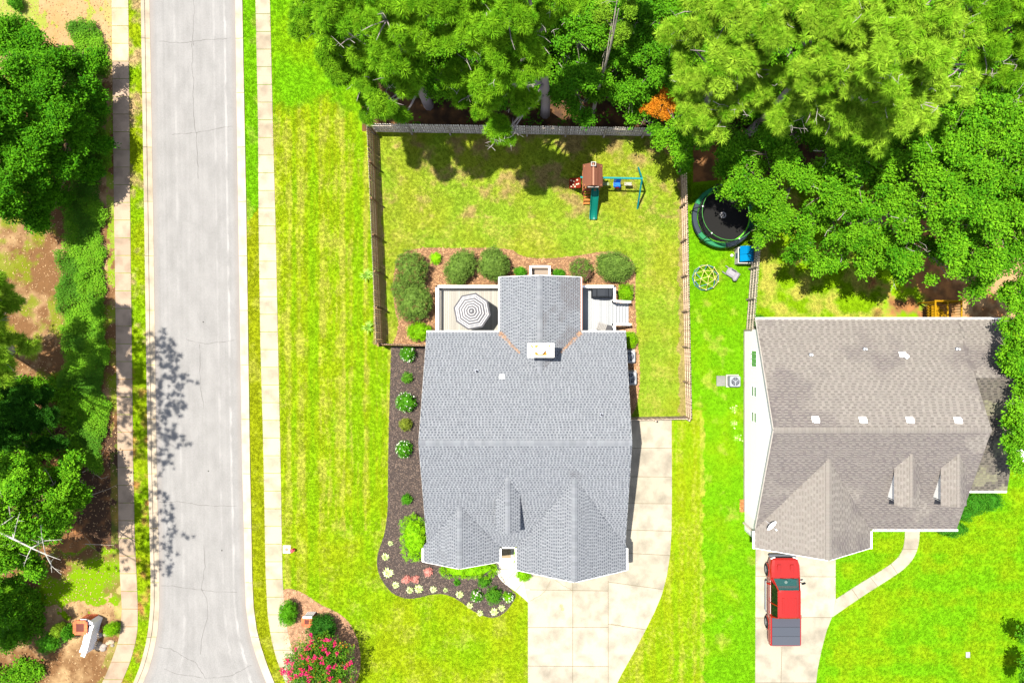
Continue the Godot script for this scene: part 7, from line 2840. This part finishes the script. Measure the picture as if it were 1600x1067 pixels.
	tree("oak_tree", "broad leafy tree shading the grass behind the second house", P(1270, 345), [
		L(1290, 300, 7, 50), L(1340, 280, 8, 50), L(1270, 352, 6, 40), L(1330, 350, 7, 50), L(1300, 396, 5, 34), L(1360, 400, 5.5, 36), L(1252, 392, 4.5, 24), L(1390, 330, 8, 46), L(1290, 240, 7.5, 45), L(1360, 238, 8, 45)], "leaf", la, lb, 1.0, 0.24, Color(0.3, 0.25, 0.2), "", 16)
	tree("oak_tree", "wide crowned leafy tree beside the bare clay patch", P(1345, 350), [
		L(1440, 310, 9, 55), L(1490, 350, 8, 50), L(1420, 380, 7, 46), L(1470, 410, 6, 40), L(1530, 400, 7, 44), L(1450, 250, 9, 50), L(1510, 290, 9, 55), L(1560, 350, 8, 50), L(1400, 425, 5, 22), L(1520, 440, 5, 22), L(1580, 400, 7, 40)], "leaf", la * 1.05, lb * 1.05, 1.0, 0.28, Color(0.3, 0.25, 0.2), "", 16)
	tree("oak_tree", "dense leafy tree below the pine at the wood's right edge", P(1420, 280), [
		L(1490, 200, 9, 50), L(1540, 170, 9, 48), L(1550, 240, 9, 55), L(1590, 290, 8.5, 50), L(1500, 240, 9, 48), L(1600, 210, 8.5, 48), L(1580, 150, 8, 40), L(1560, 300, 7, 50), L(1605, 300, 7, 45), L(1530, 330, 6, 40), L(1610, 350, 8, 46)], "leaf", la, lb * 1.05, 1.0, 0.28, Color(0.3, 0.25, 0.2), "", 16)
	tree("yard_tree", "bright leafy tree overhanging the brown roof's right end", Vector3(31.4, 0, 1.2), [
		L(1596, 460, 5, 30), L(1584, 500, 5, 22), L(1572, 545, 5.5, 26), L(1602, 545, 5.5, 36), L(1594, 600, 5.5, 24), L(1588, 640, 5.5, 24), L(1576, 682, 5.2, 24), L(1604, 680, 5.5, 30), L(1592, 722, 4.5, 18), L(1610, 480, 5, 36), L(1590, 572, 5, 20)], "leaf", la * 1.1, lb * 1.15, 1.1, 0.2, Color(0.3, 0.25, 0.2))
	tree("lawn_tree", "tree whose dark boughs reach over the front lawn's right corner", Vector3(34.0, 0, 19.6), [
		L(1604, 994, 2.4, 7), L(1612, 1044, 2.4, 15), L(1598, 1066, 2.2, 7), L(1630, 1000, 2.8, 16)], "leaf", da, db, 1.0, 0.15, Color(0.3, 0.25, 0.2))
	# deeper in the wood, closing the gaps with shade
	for q in [[700, 70, 6], [620, 120, 5], [1230, 150, 6], [1130, 120, 6], [780, 80, 5], [1330, 160, 6], [860, 40, 6], [560, 60, 5], [640, 60, 6], [740, 150, 3], [800, 150, 4], [1050, 150, 5], [980, 60, 6], [1100, 60, 7], [1180, 100, 6], [1280, 110, 6], [1160, 180, 5], [1220, 210, 5], [1290, 215, 5], [700, 140, 4], [760, 30, 6], [1380, 200, 6], [950, 150, 4], [920, 90, 5]]:
		var b := P(q[0], q[1])
		var lb2 := []
		for k in 6:
			var a := TAU * k / 6
			lb2.append([b + Vector3(cos(a) * 1.3, q[2] * 0.6 + (k % 3) * 0.6, sin(a) * 1.3), Vector3(1.0, 0.8, 1.0)])
		tree("understory_tree", "shaded understory tree among the pine trunks", b, lb2, "leaf", la, lb, 0.8, 0.1, Color(0.25, 0.2, 0.17), "understory trees among the pines")
	# undergrowth on the floor of the wood
	var ug := thing("undergrowth", "dark leafy undergrowth covering the floor of the wood", "undergrowth", P(1000, 100))
	ug.set_meta("kind", "stuff")
	var up := []
	var ut := []
	while up.size() < 10000:
		var px := rng.randf_range(560, 1660)
		var py := rng.randf_range(-60, 300 if px > 1380 else 205)
		if py > 150 and px < 1040 or py > 165 and px < 1150 and px > 1040:
			if rng.randf() < 0.96:
				continue
		if px < 640 and py > 110:
			continue
		var s := rng.randf_range(0.9, 1.6)
		up.append(Transform3D(Basis.from_euler(Vector3(rng.randfn() * 0.3, rng.randf() * TAU, rng.randfn() * 0.3)).scaled(Vector3(s, s, s)), P(px, py) + Vector3(0, rng.randf_range(0.2, 1.6), 0) - ug.position))
		ut.append(rand_tone(la, lb))
	copies(ug, "leaves", leaf_mesh[2], up, ut, "stuff")
	var ug2 := thing("undergrowth", "dark leafy undergrowth between the holly and the entrance across the street", "undergrowth", P(40, 800))
	ug2.set_meta("kind", "stuff")
	var up2 := []
	var ut2 := []
	var nz := noise(71, 0.3, 3)
	while up2.size() < 2600:
		var px := rng.randf_range(-20, 125)
		var py := rng.randf_range(590, 1067)
		var w := P(px, py)
		if nz.get_noise_2d(w.x, w.z) < (-0.1 if py < 760 else 0.08) or py > 860 and px > 70 or py > 760 and py < 860 and px > 100:
			continue
		var s := rng.randf_range(0.6, 1.1)
		up2.append(Transform3D(Basis.from_euler(Vector3(rng.randfn() * 0.3, rng.randf() * TAU, rng.randfn() * 0.3)).scaled(Vector3(s, s, s)), w + Vector3(0, rng.randf_range(0.1, 0.5), 0) - ug2.position))
		ut2.append(rand_tone(la, lb))
	copies(ug2, "leaves", leaf_mesh[2], up2, ut2, "stuff")
	# across the street
	tree("evergreen_tree", "dense dark conical evergreen beside the wooded pavement", Vector3(-31.2, 0, -11.6), [
		L(128, 100, 1.8, 28), L(142, 158, 1.6, 24), L(146, 214, 1.5, 22), L(130, 262, 1.4, 24), L(92, 300, 1.8, 32), L(40, 330, 2.2, 34), L(92, 92, 2.6, 32), L(52, 66, 3, 34), L(20, 60, 3.5, 34), L(108, 148, 3, 34), L(112, 210, 3, 34), L(84, 262, 3.2, 36), L(36, 288, 3.6, 40), L(70, 130, 4, 40), L(76, 196, 4.2, 42), L(34, 236, 4.8, 44), L(16, 120, 5.0, 36), L(16, 180, 5.4, 38), L(-20, 160, 6.4, 50), L(-20, 230, 6.2, 50), L(-10, 300, 5, 46)], "leaf", Color(0.022, 0.115, 0.003), Color(0.075, 0.24, 0.005), 3.3, 0.25, Color(0.22, 0.16, 0.12))
	tree("pine_tree", "pine with pale boughs over the bare straw across the street", Vector3(-35.0, 0, 0.6), [
		L(14, 452, 7, 24), L(26, 474, 6.8, 18), L(24, 536, 6.6, 22), L(4, 560, 7, 32), L(12, 592, 6.4, 20), L(-6, 500, 8, 34), L(-20, 540, 8.5, 40), L(-20, 450, 8, 36)], "pine", pa.lerp(pb, 0.3), pc, 1.0, 0.18, grey)
	# two tall pines whose crowns stand beyond the picture and shade the street
	for q in [[-29.0, 1.8, 14.0, 4.6, 150, "tall pine shading the street, nearer the dense evergreen"], [-28.9, 10.9, 12.5, 3.4, 60, "tall pine shading the street, nearer the entrance fence"]]:
		var b := Vector3(q[0] - 6.0, 0, q[1] - 1.0)
		var pt := thing("pine_tree", q[5], "tree", b)
		var wood := MB.new(b, grey)
		wood.tube([b, b + Vector3(0.4, q[2] * 0.6, 0.3), b + Vector3(1.0, q[2] + 1.5, 0.8)], [0.26, 0.18, 0.04], 8)
		var fp := []
		var ft := []
		for k in int(q[4]):
			var a := TAU * k * 0.382
			var f := sqrt((k + 0.5) / float(q[4]))
			var tip := Vector3(q[0] + cos(a) * 2.1 * f, q[2] + rng.randf_range(-1.6, 1.2), q[1] + sin(a) * q[3] * f)
			var from := b + Vector3(0.8, q[2] * 0.85, 0.5)
			if k % 9 == 0:
				wood.tube([from, from.lerp(tip, 0.5) + Vector3(0, 0.5, 0), tip], [0.04, 0.028, 0.012], 4, false)
			var dir := Vector3(rng.randfn(), rng.randfn() * 0.3, rng.randfn()).normalized()
			for i in 2 + rng.randi() % 5:
				var s := rng.randf_range(0.6, 1.15)
				fp.append(Transform3D(Basis(Vector3.UP, rng.randf() * TAU).scaled(Vector3(s, s, s)), tip + dir * 0.24 * i + Vector3(rng.randfn(), rng.randfn(), rng.randfn()) * 0.09 - b))
				ft.append(rand_tone(pa, pb))
		part(pt, "trunk", wood.mesh(M.bark))
		copies(pt, "crown", tuft_mesh[0], fp, ft, "stuff")
	# and broad trees farther back, beyond the picture, that shade the ivy
	for q in [[-34.2, 0.2, 11.0, "broad tree shading the ivy opposite the deck"], [-34.6, 5.6, 11.5, "broad tree shading the ivy opposite the house ridge"], [-35.6, 16.6, 10.0, "broad tree shading the entrance shrubs"]]:
		var b := Vector3(q[0] - 2.6, 0, q[1])
		var lob := []
		for k in 12:
			var a := TAU * k * 0.382
			var f := sqrt((k + 0.5) / 12.0)
			lob.append([Vector3(q[0] + cos(a) * 2.6 * f, q[2] + rng.randf_range(-1.2, 1.0), q[1] + sin(a) * 2.6 * f), Vector3(0.95, 0.7, 0.95)])
		tree("shade_tree", q[3], b, lob, "leaf", la, lb, 0.6, 0.22, grey)
	tree("holly_tree", "low dark holly below the pale pine across the street", Vector3(-33.4, 0, 4.6), [
		L(40, 634, 2.6, 36), L(16, 640, 3.2, 44), L(74, 650, 2, 28), L(24, 684, 2.6, 38), L(84, 684, 1.6, 22), L(-10, 670, 3, 44), L(60, 616, 1.8, 20)], "small", Color(0.010, 0.055, 0.005), Color(0.03, 0.12, 0.006), 1.3, 0.12, Color(0.2, 0.15, 0.12))
	var bt := tree("broadleaf_tree", "mid green tree with pale bare branches across the street", Vector3(-31.8, 0, 11.0), [
		L(40, 752, 4.6, 44), L(86, 752, 4, 34), L(62, 812, 4.6, 44), L(24, 850, 4.6, 38), L(104, 800, 3.4, 28), L(104, 738, 3, 26), L(8, 790, 5.4, 44), L(60, 872, 3.6, 28), L(8, 890, 3.8, 30), L(120, 770, 2.8, 18), L(30, 728, 4, 30)], "leaf", la * 1.1, lb * 1.1, 1.7, 0.2, Color(0.45, 0.4, 0.34))
	var br := MB.new(bt.position, Color(0.62, 0.6, 0.54))
	var main := [P(-10, 828, 6.6), P(20, 842, 6.4), P(48, 856, 6.2), P(70, 866, 6.0), P(94, 875, 5.7)]
	br.tube(main, [0.07, 0.06, 0.045, 0.035, 0.012], 6)
	for q in [[1, 30, 800, 6.6], [1, 12, 790, 6.4], [2, 60, 845, 6.4], [2, 96, 843, 6.0], [3, 62, 820, 6.3], [3, 80, 895, 5.8], [2, 36, 885, 6.0], [3, 95, 898, 5.7], [0, 22, 806, 6.6]]:
		var e := P(q[1], q[2], q[3])
		var s: Vector3 = main[q[0]]
		var m := s.lerp(e, 0.5) + Vector3(rng.randfn(), rng.randfn(), rng.randfn()) * 0.08
		br.tube([s, m, e], [0.03, 0.02, 0.007], 5, false)
		for k in 3:
			br.tube([m.lerp(e, k * 0.3), m.lerp(e, k * 0.3) + Vector3(rng.randfn(), 0.1, rng.randfn()) * 0.3], [0.011, 0.004], 4, false)
	part(bt, "bare_branch", br.mesh(M.bark))
	tree("small_tree", "small green tree at the wood edge above the entrance shrubs", Vector3(-35.2, 0, 17.0), [
		L(-10, 930, 3, 34), L(4, 962, 2.6, 30), L(-14, 1000, 2.6, 36), L(10, 905, 2.5, 20)], "leaf", da, db, 1.0, 0.12)
	# fallen branches in the litter
	for q in [[[128, 738], [150, 726], [163, 716]], [[122, 780], [146, 772], [172, 763]], [[132, 850], [156, 851], [178, 852]], [[116, 735], [124, 752], [134, 757]], [[140, 735], [158, 748], [170, 744]]]:
		var o := P(q[1][0], q[1][1])
		var fb := thing("fallen_branch", "bare grey branch lying in the litter across the street", "branch", o, "fallen branches in the litter")
		var m := MB.new(o, Color(0.45, 0.37, 0.28))
		var pts := []
		for p in q:
			pts.append(P(p[0], p[1], 0.12 + rng.randf() * 0.1))
		m.tube(pts, [0.035, 0.025, 0.01], 5)
		for k in 4:
			var s: Vector3 = pts[0].lerp(pts[2], rng.randf())
			m.tube([s, s + Vector3(rng.randfn() * 0.4, 0.05, rng.randfn() * 0.4)], [0.014, 0.005], 4, false)
		part(fb, "limb", m.mesh(M.bark))
